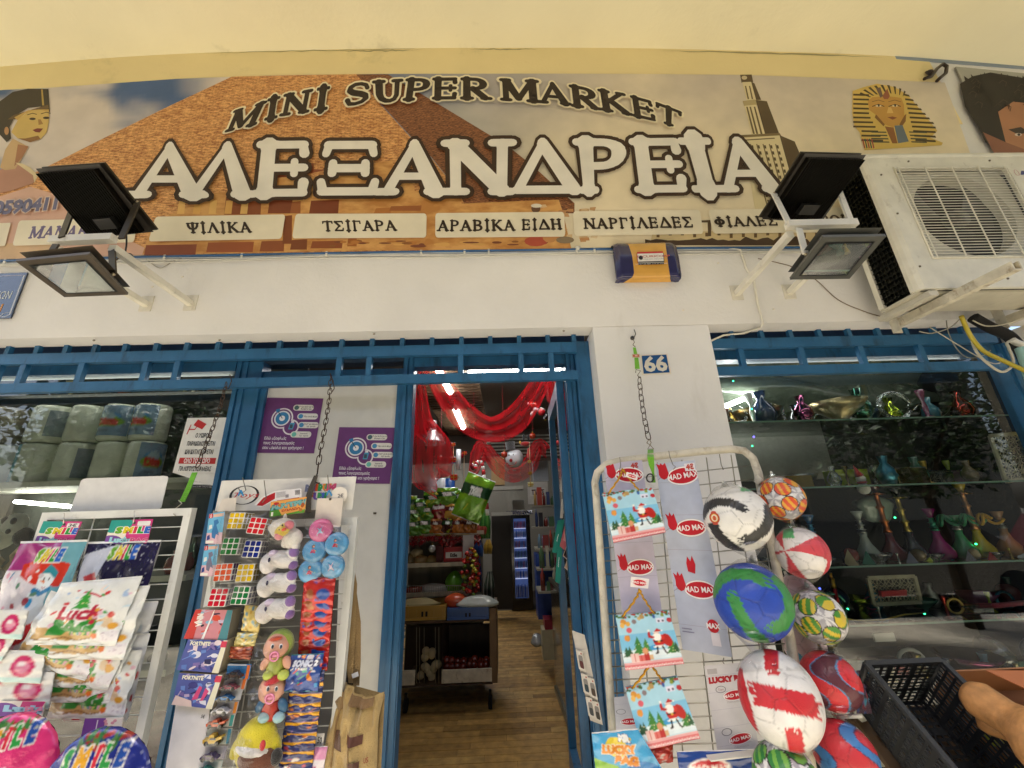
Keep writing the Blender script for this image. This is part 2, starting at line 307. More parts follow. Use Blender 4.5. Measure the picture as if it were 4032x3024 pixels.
SG = {
 'I': stem(.5, .34, sw=.34), 'Α': [([(.14, .03), (.48, .93)], [N_, N_+.02]), ([(.48, .93), (.86, .03)], [T_, T_+.02]), ([(.27, .33), (.74, .33)], [.08, .08])]+foot(.12)+foot(.88),
 'Λ': [([(.14, .03), (.48, .93)], [N_, N_+.02]), ([(.48, .93), (.86, .03)], [T_, T_+.02])]+foot(.12)+foot(.88),
 'Δ': [([(.08, .06), (.48, .93)], [N_, N_+.02]), ([(.48, .93), (.92, .06)], [T_, T_]), ([(.06, .05), (.94, .05)], [.1, .1])],
 'Ε': stem(.22, sw=.15)+arms([(.96, -.17), (.52, 0), (.04, .2)], .2, .84)+[([(.68, .4), (.68, .64)], [.07, .07])],
 'Ξ': [([(.1, .95), (.9, .95)], [.1, .1]), ([(.12, .95), (.08, .78)], [.1, .08]), ([(.88, .95), (.92, .78)], [.1, .08]), ([(.22, .5), (.78, .5)], [.1, .1]), ([(.22, .6), (.22, .4)], [.09, .09]), ([(.78, .6), (.78, .4)], [.09, .09]), ([(.08, .05), (.92, .05)], [.1, .1]), ([(.1, .05), (.05, .24)], [.1, .08]), ([(.9, .05), (.95, .24)], [.1, .08])],
 'Ν': stem(.16, N_, sw=.14)+stem(.84, N_, sw=.14)+[([(.16, .95), (.84, .05)], [T_, T_])],
 'Ρ': stem(.24, sw=.16)+[(arc(.5, .73, .33, .23, 95, -95), [.09, .09, .1, .13, .17, .2, .21, .2, .17, .13, .1, .09, .09]), ([(.22, .96), (.5, .96)], [.09, .09]), ([(.22, .5), (.48, .5)], [.09, .09])],
 'Β': stem(.22, sw=.15)+[(arc(.48, .75, .28, .21, 95, -95), [.09]*2+[.12, .15, .18, .19, .19, .18, .15, .12]+[.09]*3), (arc(.48, .27, .36, .23, 95, -95), [.09]*2+[.12, .16, .19, .2, .2, .19, .16, .12]+[.09]*3), ([(.22, .96), (.48, .96)], [.09, .09]), ([(.22, .52), (.48, .52)], [.09, .09]), ([(.22, .04), (.48, .04)], [.09, .09])],
 'Κ': stem(.2, sw=.15)+[([(.28, .46), (.76, .93)], [.09, .1]), ([(.38, .54), (.86, .05)], [T_, T_])]+foot(.8, .97, .12)+foot(.88),
 'Τ': stem(.5, top=0, sw=.17)+[([(.06, .95), (.94, .95)], [.1, .1]), ([(.08, .95), (.04, .78)], [.1, .07]), ([(.92, .95), (.96, .78)], [.1, .07])],
 'Γ': stem(.24, sw=.16)+arms([(.96, -.2)], .2, .88),
 'Η': stem(.2, sw=.15)+stem(.8, sw=.15)+[([(.2, .52), (.8, .52)], [.09, .09])],
 'Σ': [([(.1, .95), (.84, .95)], [.1, .1]), ([(.84, .95), (.88, .76)], [.1, .08]), ([(.12, .93), (.56, .5)], [T_*.9, T_*.9]), ([(.54, .52), (.12, .07)], [.1, .1]), ([(.1, .05), (.86, .05)], [.1, .1]), ([(.86, .05), (.9, .26)], [.1, .08])],
 'Φ': stem(.5, sw=.15)+[(arc(.5, .5, .36, .26, 90, 450, 24), [.1, .12, .15, .18, .19, .2, .2, .2, .19, .18, .15, .12, .1]+[.12, .15, .18, .19, .2, .2, .2, .19, .18, .15, .12, .1])],
 'Ψ': stem(.5, sw=.15)+[([(.1, .93), (.13, .66), (.26, .44), (.5, .36), (.74, .44), (.87, .66), (.9, .93)], [.16, .18, .16, .12, .14, .16, .14])]+foot(.12, .95, .11)+foot(.88, .95, .11),
 'Ο': [(arc(.5, .5, .38, .45, 0, 360, 24), [.2, .2, .18, .15, .12, .1, .09, .1, .12, .15, .18, .2, .2, .2, .18, .15, .12, .1, .09, .1, .12, .15, .18, .2, .2])],
 'Μ': stem(.12, N_, sw=.1)+stem(.87, T_*.85, sw=.13)+[([(.14, .93), (.47, .1)], [T_, .13]), ([(.47, .1), (.84, .93)], [N_, N_])],
 'S': [([(.86, .72), (.8, .88), (.6, .96), (.36, .95), (.18, .83), (.17, .68), (.32, .57), (.6, .48), (.8, .37), (.84, .22), (.7, .08), (.44, .03), (.22, .07), (.12, .26)], [.11, .1, .09, .1, .13, .17, .2, .21, .19, .15, .11, .09, .1, .13])],
 'U': [([(.2, .95), (.2, .36), (.26, .16), (.4, .06), (.56, .04), (.72, .12), (.8, .3), (.82, .95)], [T_, T_, T_*.9, .14, .1, .09, N_, N_])]+foot(.2, .96, .16)+foot(.82, .96, .13),
 'R': None, 'Π': stem(.2, sw=.14, top=0)+stem(.8, sw=.14, top=0)+[([(.04, .95), (.96, .95)], [.1, .1])],
}
SG['Ι'] = SG['I']; SG['P'] = SG['Ρ']; SG['A'] = SG['Α']; SG['E'] = SG['Ε']; SG['N'] = SG['Ν']; SG['K'] = SG['Κ']; SG['T'] = SG['Τ']; SG['M'] = SG['Μ']
SG['R'] = SG['Ρ']+[([(.46, .5), (.84, .05)], [T_, T_])]+foot(.88)
SW = dict(zip('ΙIΑAΛΔΕEΞΝNΡPΒRΚKΤTΓΗΣΦΨΟΜMSUΠ', [.48, .48, .86, .86, .86, .9, .76, .76, .9, .94, .94, .76, .76, .82, .88, .88, .88, .82, .82, .72, .92, .8, .9, .92, .9, 1.08, 1.08, .72, .86, .92]))

# ---------------------------------------------------------------- flat print: an ordered list of shapes in (u, v)
def quadmap(a, b, c, d):     # unit square -> quad TL, TR, BR, BL (points as tuples), v up
    a, b, c, d = map(np.array, (a, b, c, d))
    return lambda u, v: tuple(((1-u)*v)*a+(u*v)*b+(u*(1-v))*c+((1-u)*(1-v))*d)
class Art:
    def __init__(s): s.L = []; s.fn = None
    def add(s, T, c, m=None, micro=False):
        T = np.asarray(T, float)
        if len(T): s.L.append((T, lin(c), m, micro))
        return s
    def poly(s, pts, c, m=None):
        v = [Vector((*p, 0)) for p in pts]; t = tessellate_polygon([v])
        return s.add([[pts[i] for i in q] for q in t], c, m)
    def rect(s, x0, y0, x1, y1, c, m=None): return s.poly([(x0, y0), (x1, y0), (x1, y1), (x0, y1)], c, m)
    def rrect(s, x0, y0, x1, y1, r, c, n=5):
        p = []
        for cx, cy, a in ((x1-r, y1-r, 0), (x0+r, y1-r, 90), (x0+r, y0+r, 180), (x1-r, y0+r, 270)): p += arc(cx, cy, r, r, a, a+90, n)
        return s.poly(p, c)
    def ell(s, cx, cy, rx, ry, c, n=22, rot=0, m=None):
        a = radians(rot); q = [(cx+rx*cos(t)*cos(a)-ry*sin(t)*sin(a), cy+rx*cos(t)*sin(a)+ry*sin(t)*cos(a)) for t in [2*pi*i/n for i in range(n)]]
        return s.poly(q, c, m)
    def ring(s, cx, cy, rx, ry, w, c, n=26): return s.line([(cx+rx*cos(2*pi*i/n), cy+ry*sin(2*pi*i/n)) for i in range(n+1)], w, c)
    def line(s, pts, w, c, m=None, map_=None, extra=0):
        ws = w if isinstance(w, (list, tuple)) else [w]*len(pts); f = map_ or (lambda u, v: (u, v)); first = True
        for i in range(len(pts)-1):
            (x0, y0), (x1, y1) = pts[i], pts[i+1]; L = math.hypot(x1-x0, y1-y0) or 1e-9; nx, ny = -(y1-y0)/L, (x1-x0)/L; a, b = ws[i]/2+extra, ws[i+1]/2+extra
            q = [f(x0+nx*a, y0+ny*a), f(x0-nx*a, y0-ny*a), f(x1-nx*b, y1-ny*b), f(x1+nx*b, y1+ny*b)]
            s.add([[q[0], q[1], q[2]], [q[0], q[2], q[3]]], c, m, not first); first = False
        for i in range(len(pts)):
            a = ws[i]/2+extra; k = 10; q = [f(pts[i][0]+a*cos(2*pi*j/k), pts[i][1]+a*sin(2*pi*j/k)) for j in range(k)]
            s.add([[q[0], q[j], q[j+1]] for j in range(1, k-1)], c, m, True)
        return s
    def serif(s, ch, quad, c, halo=None, hw=.07, m=None):    # quad TL TR BR BL in (u, v)
        q = quadmap(*quad)
        if halo:
            for pts, w in SG[ch]: s.line(pts, w, halo, m, q, hw)
            s.L.append(None)
        if c:
            for pts, w in SG[ch]: s.line(pts, w, c, m, q, .028)
        return s
    def serif_run(s, text, quad, c, halo=None, hw=.06, gap=.1):
        q = quadmap(*quad); ws = [SW.get(ch, .5) for ch in text]; tot = sum(ws)+gap*(len(text)-1); x = 0
        for ph in (0, 1):
            if ph == 0 and not halo: continue
            x = 0
            for ch, w in zip(text, ws):
                if ch in SG: s.serif(ch, [q(x/tot, 1), q((x+w)/tot, 1), q((x+w)/tot, 0), q(x/tot, 0)], None if ph == 0 else c, halo if ph == 0 else None, hw)
                x += w+gap
        return s
    def text(s, t, x, y, h, c, al='c', bold=.0, rot=0, wsc=1, slant=0, halo=None, m=None):
        if halo: s.text(t, x, y, h, halo, al, bold+.05, rot, wsc, slant, None, m)
        G = glyphs(t, bold)
        if not len(G): return s
        v = G.reshape(-1, 2).copy(); v[:, 1] /= .7; v[:, 0] *= wsc/.7; w = v[:, 0].max(); x0 = {'l': 0, 'c': w/2, 'r': w}[al]; v[:, 0] -= x0; v[:, 0] += v[:, 1]*slant
        a = radians(rot); v *= h; u = np.stack([x+v[:, 0]*cos(a)-v[:, 1]*sin(a), y+v[:, 0]*sin(a)+v[:, 1]*cos(a)], 1)
        return s.add(u.reshape(-1, 3, 2), c, m)
    def place(s, o, fn):      # paste another Art through fn(u, v) -> (u, v)
        for l in o.L:
            if l is None: s.L.append(None)
            else: s.L.append((np.array([[fn(*p) for p in t] for t in l[0]]), l[1], l[2], l[3]))
        return s
    def flat(s, mb, f, h0=.0008, dh=.00004, mic=.000008, clamp=False):   # f(u, v, h) -> world
        h = h0
        for l in s.L:
            if l is None: h += dh; continue
            T, c, m, micro = l; h += mic if micro else dh
            if clamp: T = np.clip(T, 0, 1)
            for t in T:
                n = len(mb.v); mb.v += [tuple(f(p[0], p[1], h)) for p in t]; mb.face((n, n+1, n+2), c, m)
        return mb
    def raster(s, nu, nv, base, x0=0, x1=1, y0=0, y1=1):
        X, Y = np.meshgrid(x0+(np.arange(nu)+.5)/nu*(x1-x0), y0+(np.arange(nv)+.5)/nv*(y1-y0)); C = np.empty((nv, nu, 3), np.float32); C[:] = lin(base)
        for l in s.L:
            if l is None: continue
            for t in l[0]:
                (ax, ay), (bx, by), (cx, cy) = t
                i0 = max(int((min(ax, bx, cx)-x0)/(x1-x0)*nu)-1, 0); i1 = min(int((max(ax, bx, cx)-x0)/(x1-x0)*nu)+2, nu); j0 = max(int((min(ay, by, cy)-y0)/(y1-y0)*nv)-1, 0); j1 = min(int((max(ay, by, cy)-y0)/(y1-y0)*nv)+2, nv)
                if i1 <= i0 or j1 <= j0: continue
                x, y = X[j0:j1, i0:i1], Y[j0:j1, i0:i1]; d1 = (x-bx)*(ay-by)-(ax-bx)*(y-by); d2 = (x-cx)*(by-cy)-(bx-cx)*(y-cy); d3 = (x-ax)*(cy-ay)-(cx-ax)*(y-ay)
                k = ((d1 >= 0) & (d2 >= 0) & (d3 >= 0)) | ((d1 <= 0) & (d2 <= 0) & (d3 <= 0)); C[j0:j1, i0:i1][k] = l[1]
        return C
def frame(tl, tr, br, bl):   # world quad -> f(u, v, h) with v up, h towards the viewer side
    tl, tr, br, bl = map(Vector, (tl, tr, br, bl)); n = (tr-tl).cross(bl-tl).normalized()
    if n.dot(EYE-tl) < 0: n = -n
    return lambda u, v, h=0: (tl*((1-u)*v)+tr*(u*v)+br*(u*(1-v))+bl*((1-u)*(1-v)))+n*h
def R(a, b): return random.uniform(a, b)
# ================================================================ THE STREET BEHIND THE CAMERA (seen only in reflections) AND THE GROUND
MB('c4bca8', 'pavement').box(-14, 14, -1.5, 3.2, -.25, 0).out('pavement', kind='structure')
MB('9a968c', 'pavement').box(-14, 14, -1.64, -1.503, -.25, .0).out('kerb', kind='structure')
MB('7d7a73', 'asphalt').box(-30, 30, -10.5, -1.643, -.4, -.13).out('road', kind='structure')
MB('c4bca8', 'pavement').box(-30, 30, -14, -10.503, -.4, 0).out('far_pavement', kind='structure')
MB('6a675f', 'asphalt').quad((-120, -120, -.45), (120, -120, -.45), (120, 120, -.45), (-120, 120, -.45)).out('ground', kind='structure')
b = thing('apartment_building', (0, -16, 0), 'cream apartment block across the street, behind the photographer', 'building')
MB('8f8672', 'plaster').box(-22, 24, -20, -14.2, 0, 15).out('wall', b)
for i in range(7):
    for k in range(4):
        x = -14+i*4.4; z = 1.2+k*3.4
        w = MB('3b4650', 'gloss').box(x, x+1.6, -14.23, -14.17, z, z+1.7).out('window', b)
        MB('e0ddd2', 'white_paint').box(x-.08, x+1.68, -14.25, -14.12, z-.1, z).out('sill', w)
    MB('d8d0bc', 'plaster').box(-14+i*4.4, -10.6+i*4.4, -14.2, -13.2, 4.1, 4.3).out('balcony', b)
def car(x, y, c, label):
    t = thing('parked_car', (x, y, -.13), label, 'car', 'cars parked along the kerb')
    pr = [(-2, .3), (-2.05, .65), (-1.3, .85), (-.7, 1.4), (.8, 1.42), (1.6, .92), (2.05, .85), (2.1, .35)]
    MB(c, 'gloss').prism([(x+a, y-.8, b_-.13) for a, b_ in pr], (0, 1.6, 0)).out('body', t)
    MB('1b2126', 'gloss').prism([(x+a, y-.82, b_-.13) for a, b_ in [(-1.15, .88), (-.66, 1.33), (.76, 1.35), (1.4, .92)]], (0, 1.64, 0)).out('window', t)
    for sx in (-1.35, 1.35):
        for sy in (-.82, .62): MB('151515', 'matte').lathe([(.31, 0), (.31, .2)], (x+sx, y+sy, .18), 18, (0, 1, 0)).out('wheel', t)
car(2.1, -2.9, '6d7276', 'grey car at the kerb, mirrored behind the footballs')
car(-4.6, -2.9, '39414c', 'dark blue car at the kerb behind the photographer on the left')
car(6.7, -2.9, '191b1f', 'black car at the kerb, mirrored in the right half of the window')
car(11.3, -2.9, '4a2326', 'dark red car at the kerb to the right behind the photographer')
def tree(x, y, s, label, seed):
    rnd = random.Random(seed); t = thing('street_tree', (x, y, 0), label, 'tree', 'orange trees along the pavement')
    m = MB('4a3a2c', 'matte'); m.tube([(x, y, 0), (x+.04, y, .9), (x-.03, y+.03, 1.75)], [.09, .075, .06], 8)
    for k in range(6): a = k*1.05+rnd.random(); m.tube([(x-.03, y+.03, 1.6), (x+.4*s*cos(a), y+.4*s*sin(a), 2.3), (x+.8*s*cos(a), y+.8*s*sin(a), 2.7+.3*rnd.random())], [.05, .03, .012], 6)
    m.out('trunk', t); m = MB('2c4a22', 'leaf')
    for k in range(5200):
        a, zz, r = rnd.random()*6.28, rnd.uniform(-1, 1), rnd.random()**.4
        lob = 1+.22*sin(3*a+seed)+.18*sin(5*zz+a)
        c = Vector((x+cos(a)*sqrt(1-zz*zz)*r*s*lob, y+sin(a)*sqrt(1-zz*zz)*r*s*lob, 2.75+zz*r*.95*s))
        d = Vector((rnd.uniform(-1, 1), rnd.uniform(-1, 1), rnd.uniform(-.6, .6))).normalized()*.06; e = d.cross(Vector((rnd.uniform(-1, 1), rnd.uniform(-1, 1), 1))).normalized()*.03
        m.c = lin(rnd.choice(['2c4a22', '3a5c2a', '22391b', '466b30'])); m.quad(c-d, c+e, c+d, c-e)
    m.out('crown', t)
tree(6.0, -1.05, 1.25, 'round orange tree mirrored in the right half of the shop window', 1)
tree(3.9, -.95, .75, 'smaller orange tree mirrored behind the footballs', 2)
tree(-5.5, -1.05, 1.1, 'orange tree on the pavement at the far left behind the photographer', 3)

# ================================================================ ARCADE CEILING AND SHOP BUILDING
YW = 2.10
CL = [(-6.5, 4.5), (-3.69, 4.846), (-2.61, 4.981), (-.88, 5.042), (1.12, 5.041), (3.16, 4.95), (4.21, 4.807), (7.5, 4.4)]
def ctop(x):
    for (a, za), (b_, zb) in zip(CL, CL[1:]):
        if x <= b_: t = (x-a)/(b_-a); return za+(zb-za)*t
    return CL[-1][1]
def smooth_ctop(x): return sum(ctop(x+d)*w for d, w in ((-.5, .2), (-.25, .2), (0, .2), (.25, .2), (.5, .2)))
MB('f0e7c4', 'ceiling').grid(lambda u, v: (-6+13*u, YW-v*2.6, smooth_ctop(-6+13*u)*(1-v)**2+5.06*(1-(1-v)**2)), 60, 14).out('arcade_ceiling', kind='structure')
bl = thing('shop_building', (0, YW, 0), 'white plastered shop front with square pillar beside the doorway', 'building')
m = MB('eae7e2', 'plaster'); xs = [-6+i*.25 for i in range(53)]
m.prism([(-6, YW, 2.6), (7, YW, 2.6)]+[(x, YW, smooth_ctop(x)+.01) for x in reversed(xs)], (0, .12, 0)); m.out('header_wall', bl)
m = MB('e8e6e2', 'plaster'); m.box(.548, 1.243, YW+.004, 2.42, 0, 2.598); m.out('pillar', bl)
m = MB('e6dec8', 'plaster'); m.box(3.33, 7, YW+.004, 2.42, 0, 2.598); m.out('side_wall', bl)
m = MB('e4dfd2', 'plaster'); m.box(-6, -3.4, YW+.004, 2.42, 0, 2.598); m.out('side_wall', bl)
m = MB('1d3a55', 'blue_paint'); m.box(-3.4, .545, 2.335, 2.42, 2.50, 2.9); m.out('shutter_box', bl); m = MB('1d3a55', 'blue_paint'); m.box(1.245, 3.325, 2.335, 2.42, 2.50, 2.9); m.out('shutter_box', bl)
m = MB('d9d4c8', 'plaster'); m.box(-3.4, -1.63, 2.27, 2.42, 0, .2); m.out('window_wall', bl); m = MB('d9d4c8', 'plaster'); m.box(1.245, 3.18, 2.27, 2.42, 0, .2); m.out('window_wall', bl)
m = MB('ecd9a0', 'ceiling'); xs = [-6+i*.25 for i in range(39)]; m.prism([(-6, YW-.004, 4.2)]+[(3.46, YW-.004, 4.2)]+[(min(x, 3.46), YW-.004, smooth_ctop(x)+.008) for x in reversed(xs)], (0, .0035, 0)); m.out('cream_frieze', bl)
# grey mildew along the joint of wall and ceiling (own shape)
def crack(x0, x1, w, dz, seed):
    rnd = random.Random(seed); up, dn = [], []; n = 22
    for i in range(n+1):
        x = x0+(x1-x0)*i/n; z = smooth_ctop(x)-.006+dz+rnd.uniform(-.006, .006); k = sin(pi*i/n)*w*rnd.uniform(.5, 1)
        up.append((x, YW-.0055, z+k)); dn.append((x, YW-.0055, z-k))
    MB('a79c70', 'plaster').quad(*(up+dn[::-1])).out('mildew_stain', bl)
crack(-2.3, -.5, .006, -.004, 1); crack(-.2, .35, .008, -.012, 2); crack(1.3, 3.1, .012, -.02, 3); crack(-1.2, -.6, .008, -.02, 5)
m = MB('8e99a4', 'plaster'); m.prism([(3.2, YW-.002, 4.90), (5.2, YW-.002, 4.66), (5.2, YW-.002, 4.70), (3.2, YW-.002, 4.935)], (0, -.004, 0)); m.out('grey_edge_strip', bl)

# ================================================================ SHOP INTERIOR SHELL
MB('6f6a60', 'plaster').box(-3.5, -3.4, 2.42, 9.6, 0, 3.1).out('shop_wall_left', kind='structure')
MB('6f6a60', 'plaster').box(3.4, 3.5, 2.42, 9.6, 0, 3.1).out('shop_wall_right', kind='structure')
MB('8a857a', 'plaster').box(-3.4, 3.4, 9.5, 9.6, 0, 3.1).out('shop_wall_back', kind='structure')
MB('5d564b', 'plaster').box(-3.4, 3.4, 2.43, 9.5, 3.02, 3.1).out('shop_ceiling', kind='structure')
c = MB('6b5238', 'wood')
for i in range(64): y = 2.5+i*.109; c.box(-.95, -.25, y, y+.035, 2.93, 2.975)
o = c.out('ceiling_slats', kind='stuff'); o['label'] = 'thin wooden slats of the louvred shop ceiling above the left aisle'; o['category'] = 'ceiling slats'
c = MB('8f8a7c', 'wood')
for i in range(7): c.box(-.4, 1.9, 6.9, 6.93, 2.52+i*.06, 2.545+i*.06)
c.out('slatted_bulkhead', None, 'slatted wooden panel across the back of the shop above the fridge', 'slat panel')
MB('443a30', 'plaster').box(-3.4, 3.4, 6.96, 7.0, 2.45, 3.02).out('bulkhead', kind='structure')
MB('2e2418', 'wood').box(-3.4, 3.4, 2.42, 9.5, -.1, 0).out('shop_floor', kind='structure')
flo = bpy.data.objects['shop_floor']; rnd = random.Random(4); rest = MB('7a5a33', 'wood')
for r in range(54):
    y = 3.1+r*.085; x = -1.25+rnd.uniform(-.5, 0)
    while x < .75:
        L = rnd.uniform(.45, .9); cc = rnd.choice(['b08848', 'a37c40', 'bb9250', '98733a', 'c09a58'])
        if y < 4.6: MB(cc, 'wood').box(x+.001, min(x+L, .8)-.001, y+.0015, y+.0835, .0005, .006+rnd.random()*.001).out('floor_plank', flo)
        else: rest.c = lin(cc); rest.box(x+.001, min(x+L, .8)-.001, y+.0015, y+.0835, .0005, .006)
        x += L
o = rest.out('far_floor_planks', flo, kind='stuff')
# fluorescent tubes that the photograph shows lit
def tubelight(a, b_, r, label, fix=True):
    a, b_ = Vector(a), Vector(b_); t = thing('fluorescent_lamp', (a+b_)/2+Vector((0, 0, .05)), label, 'ceiling lamp', 'fluorescent lamps on the shop ceiling')
    d = (b_-a).normalized(); MB('ffffff', 'tube_light').tube([a, b_], r, 10).out('tube', t)
    MB('d8d6cc', 'white_paint').bar(a-d*.03+Vector((0, 0, .045)), b_+d*.03+Vector((0, 0, .045)), .09, .04).out('housing', t)
    for e in (a, b_): MB('e8e6dc', 'plastic').bar(e-d*.02, e+d*.012, .04, .055).out('end_cap', t)
def pt(x, y, z): return Pz(x, y, z)
tubelight(P(1838, 1470, 3.7), P(2216, 1455, 3.7), .02, 'long lit fluorescent tube running across above the doorway')
tubelight(pt(1706, 1415, 2.93), pt(1773, 1543, 2.93), .035, 'nearest lit lamp of the row, cut by the lower blue rail')
tubelight(pt(1795, 1612, 2.93), pt(1824, 1682, 2.93), .04, 'lit lamp seen through the red tulle swag')
tubelight(pt(1842, 1738, 2.9), pt(1860, 1780, 2.9), .045, 'third lit lamp of the row, above the candy cane')
tubelight(pt(1636, 1745, 2.9), pt(1680, 1790, 2.9), .035, 'small lit lamp glowing behind the red tulle on the left')

# ================================================================ BLUE GRILLES, FRAMES AND GLASS
BL = '2b658f'
def gx(px, Y=2.215): return P(px, 1450, Y).x
def grille(name, label, x0, x1, xl1, tops, lows, group):
    t = thing(name, ((x0+x1)/2, 2.21, 2.3), label, 'grille', group)
    MB(BL, 'blue_paint').box(x0, x1, 2.19, 2.225, 2.48, 2.545).out('rail', t)
    MB(BL, 'blue_paint').box(x0, xl1, 2.19, 2.225, 2.305, 2.36).out('rail', t)
    for p in tops: x = gx(p); MB(BL, 'blue_paint').box(x-.013, x+.013, 2.196, 2.22, 2.5455, 2.598).out('upright', t)
    for p in lows: x = gx(p); MB(BL, 'blue_paint').box(x-.016, x+.016, 2.194, 2.222, 2.3605, 2.4795).out('upright', t)
grille('shutter_grille', 'blue painted rail grille above left window and doorway', -3.3, .46, .452, [15, 130, 244, 358, 478, 600, 722, 846, 965, 1090, 1214, 1338, 1460, 1580, 1699, 1817, 1932, 2048, 2163, 2268], [6, 105, 332, 582, 705, 1338, 1455, 1815, 2052, 2171], 'blue shutter grilles')
grille('shutter_grille', 'blue painted rail grille above right display window', 1.25, 3.10, 3.03, [2905, 3026, 3143, 3260, 3380, 3499, 3613, 3728, 3845], [2925, 3166, 3404, 3643, 3880], 'blue shutter grilles')
def profile(mb, x0, x1, y0, y1, z0, z1):      # a frame member with a raised rebate on its face
    w = x1-x0; mb.box(x0, x1, y0+.012, y1, z0, z1); mb.box(x0+w*.12, x0+w*.42, y0, y0+.0118, z0, z1); mb.box(x0+w*.58, x0+w*.9, y0+.004, y0+.0118, z0, z1)
d = thing('door_frame', (-.1, 2.3, 0), 'blue wooden door frame around the open doorway', 'door frame')
m = MB(BL, 'blue_paint'); profile(m, -.605, -.538, 2.27, 2.36, 0, 2.50); m.out('jamb', d)
m = MB(BL, 'blue_paint'); profile(m, .395, .455, 2.27, 2.37, 0, 2.50); m.box(.457, .546, 2.24, 2.37, 0, 2.57); m.out('jamb', d)
MB(BL, 'blue_paint').box(-.537, .394, 2.28, 2.36, 2.44, 2.50).out('lintel', d)
d = thing('window_frame', (-2.4, 2.3, .4), 'blue frame of the left display window', 'window frame')
m = MB(BL, 'blue_paint'); profile(m, -1.625, -1.545, 2.275, 2.36, 0, 2.50); m.box(-1.543, -1.465, 2.285, 2.37, 0, 2.50); m.out('mullion', d)
MB(BL, 'blue_paint').box(-3.4, -1.626, 2.28, 2.36, 2.44, 2.50).out('head_rail', d)
MB(BL, 'blue_paint').box(-3.4, -1.626, 2.26, 2.36, .201, .28).out('sill', d)
MB('ffffff', 'window_glass').quad((-3.4, 2.32, .28), (-1.626, 2.32, .28), (-1.626, 2.32, 2.44), (-3.4, 2.32, 2.44)).out('pane', d)
d = thing('door_panel', (-1.0, 2.32, 0), 'closed white door panel with two purple posters, left of the doorway', 'door panel')
m = MB('d5d3cb', 'paper'); m.box(-1.463, -.607, 2.322, 2.35, .0, 2.38); m.out('panel', d)
m = MB(BL, 'blue_paint'); m.box(-1.463, -1.43, 2.30, 2.321, 0, 2.44); m.box(-.64, -.607, 2.30, 2.321, 0, 2.44); m.box(-1.429, -.641, 2.30, 2.321, 2.385, 2.44); m.out('surround', d)
d = thing('window_frame', (2.2, 2.3, .4), 'blue frame of the right display window', 'window frame')
m = MB(BL, 'blue_paint'); profile(m, 3.185, 3.32, 2.25, 2.36, 0, 2.50); m.out('mullion', d)
m = MB(BL, 'blue_paint'); m.box(1.245, 1.285, 2.28, 2.36, 0, 2.50); m.out('mullion', d)
MB(BL, 'blue_paint').box(1.286, 3.184, 2.28, 2.36, 2.44, 2.50).out('head_rail', d)
MB(BL, 'blue_paint').box(1.286, 3.184, 2.26, 2.36, .201, .28).out('sill', d)
MB('ffffff', 'display_glass').quad((1.286, 2.32, .28), (3.184, 2.32, .28), (3.184, 2.32, 2.44), (1.286, 2.32, 2.44)).out('pane', d)
# open door leaf swung inwards on the right, glass in a blue frame
d = thing('open_door', (.38, 2.7, 0), 'blue glazed door leaf standing open inside the right jamb', 'door')
A, B = Vector((.392, 2.385, 0)), Vector((.415, 3.12, 0))
for a, b_, z0, z1, nm in ((0, .09, .02, 2.36, 'stile'), (.91, 1, .02, 2.36, 'stile'), (.091, .909, .02, .16, 'bottom_rail'), (.091, .909, 2.26, 2.36, 'top_rail')):
    q = [A.lerp(B, a), A.lerp(B, b_)]; n = Vector((-1, .03, 0))*.045
    MB(BL, 'blue_paint').hexa([q[0]+Vector((0, 0, z0)), q[1]+Vector((0, 0, z0)), q[1]+n+Vector((0, 0, z0)), q[0]+n+Vector((0, 0, z0)), q[0]+Vector((0, 0, z1)), q[1]+Vector((0, 0, z1)), q[1]+n+Vector((0, 0, z1)), q[0]+n+Vector((0, 0, z1))]).out(nm, d)
q0, q1 = A.lerp(B, .09), A.lerp(B, .91); n = Vector((-.022, 0, 0))
MB('ffffff', 'clear_glass').quad(q0+n+Vector((0, 0, .16)), q1+n+Vector((0, 0, .16)), q1+n+Vector((0, 0, 2.26)), q0+n+Vector((0, 0, 2.26))).out('pane', d)
# ================================================================ THE BIG BANNER OVER THE SHOP
def vnoise(x, y, s=0):
    def h(i, j): return (math.sin(i*127.1+j*311.7+s*74.7)*43758.5453) % 1
    i, j = math.floor(x), math.floor(y); fx, fy = x-i, y-j; fx, fy = fx*fx*(3-2*fx), fy*fy*(3-2*fy)
    return (h(i, j)*(1-fx)+h(i+1, j)*fx)*(1-fy)+(h(i, j+1)*(1-fx)+h(i+1, j+1)*fx)*fy
def fbm(x, y, s=0): return sum(vnoise(x*2**k, y*2**k, s+k)/2**k for k in range(4))/1.875
def mixc(a, b_, t): t = max(0, min(1, t)); return tuple(p+(q-p)*t for p, q in zip(a, b_))
sg = thing('shop_sign', (.2, YW-.01, 3.14), 'wide printed banner with pyramid picture and big outlined lettering across the shop front', 'banner')
TOP = [(-60, 361), (0, 355), (200, 345), (700, 310), (1100, 296), (1500, 291), (2100, 290), (2500, 291), (2932, 295), (3300, 308), (3720, 325)]
BOT = [(-60, 1024), (0, 1021), (550, 1006), (1100, 994), (1500, 987), (2100, 978), (2800, 970), (3600, 966), (3950, 966)]
def interp(L, x):
    for (a, ya), (b_, yb) in zip(L, L[1:]):
        if x <= b_: return ya+(yb-ya)*(x-a)/(b_-a)
    return L[-1][1]
def sx(u): return -60+u*4010
def sgp(u, v, h=.0):      # u 0..1 left-right, v 0 bottom..1 top, right edge slanting with the banner's end
    xb, xt = -60+u*4010, -60+u*3780; yb, yt = interp(BOT, xb), interp(TOP, xt)
    return (xb+(xt-xb)*v, yb+(yt-yb)*v)
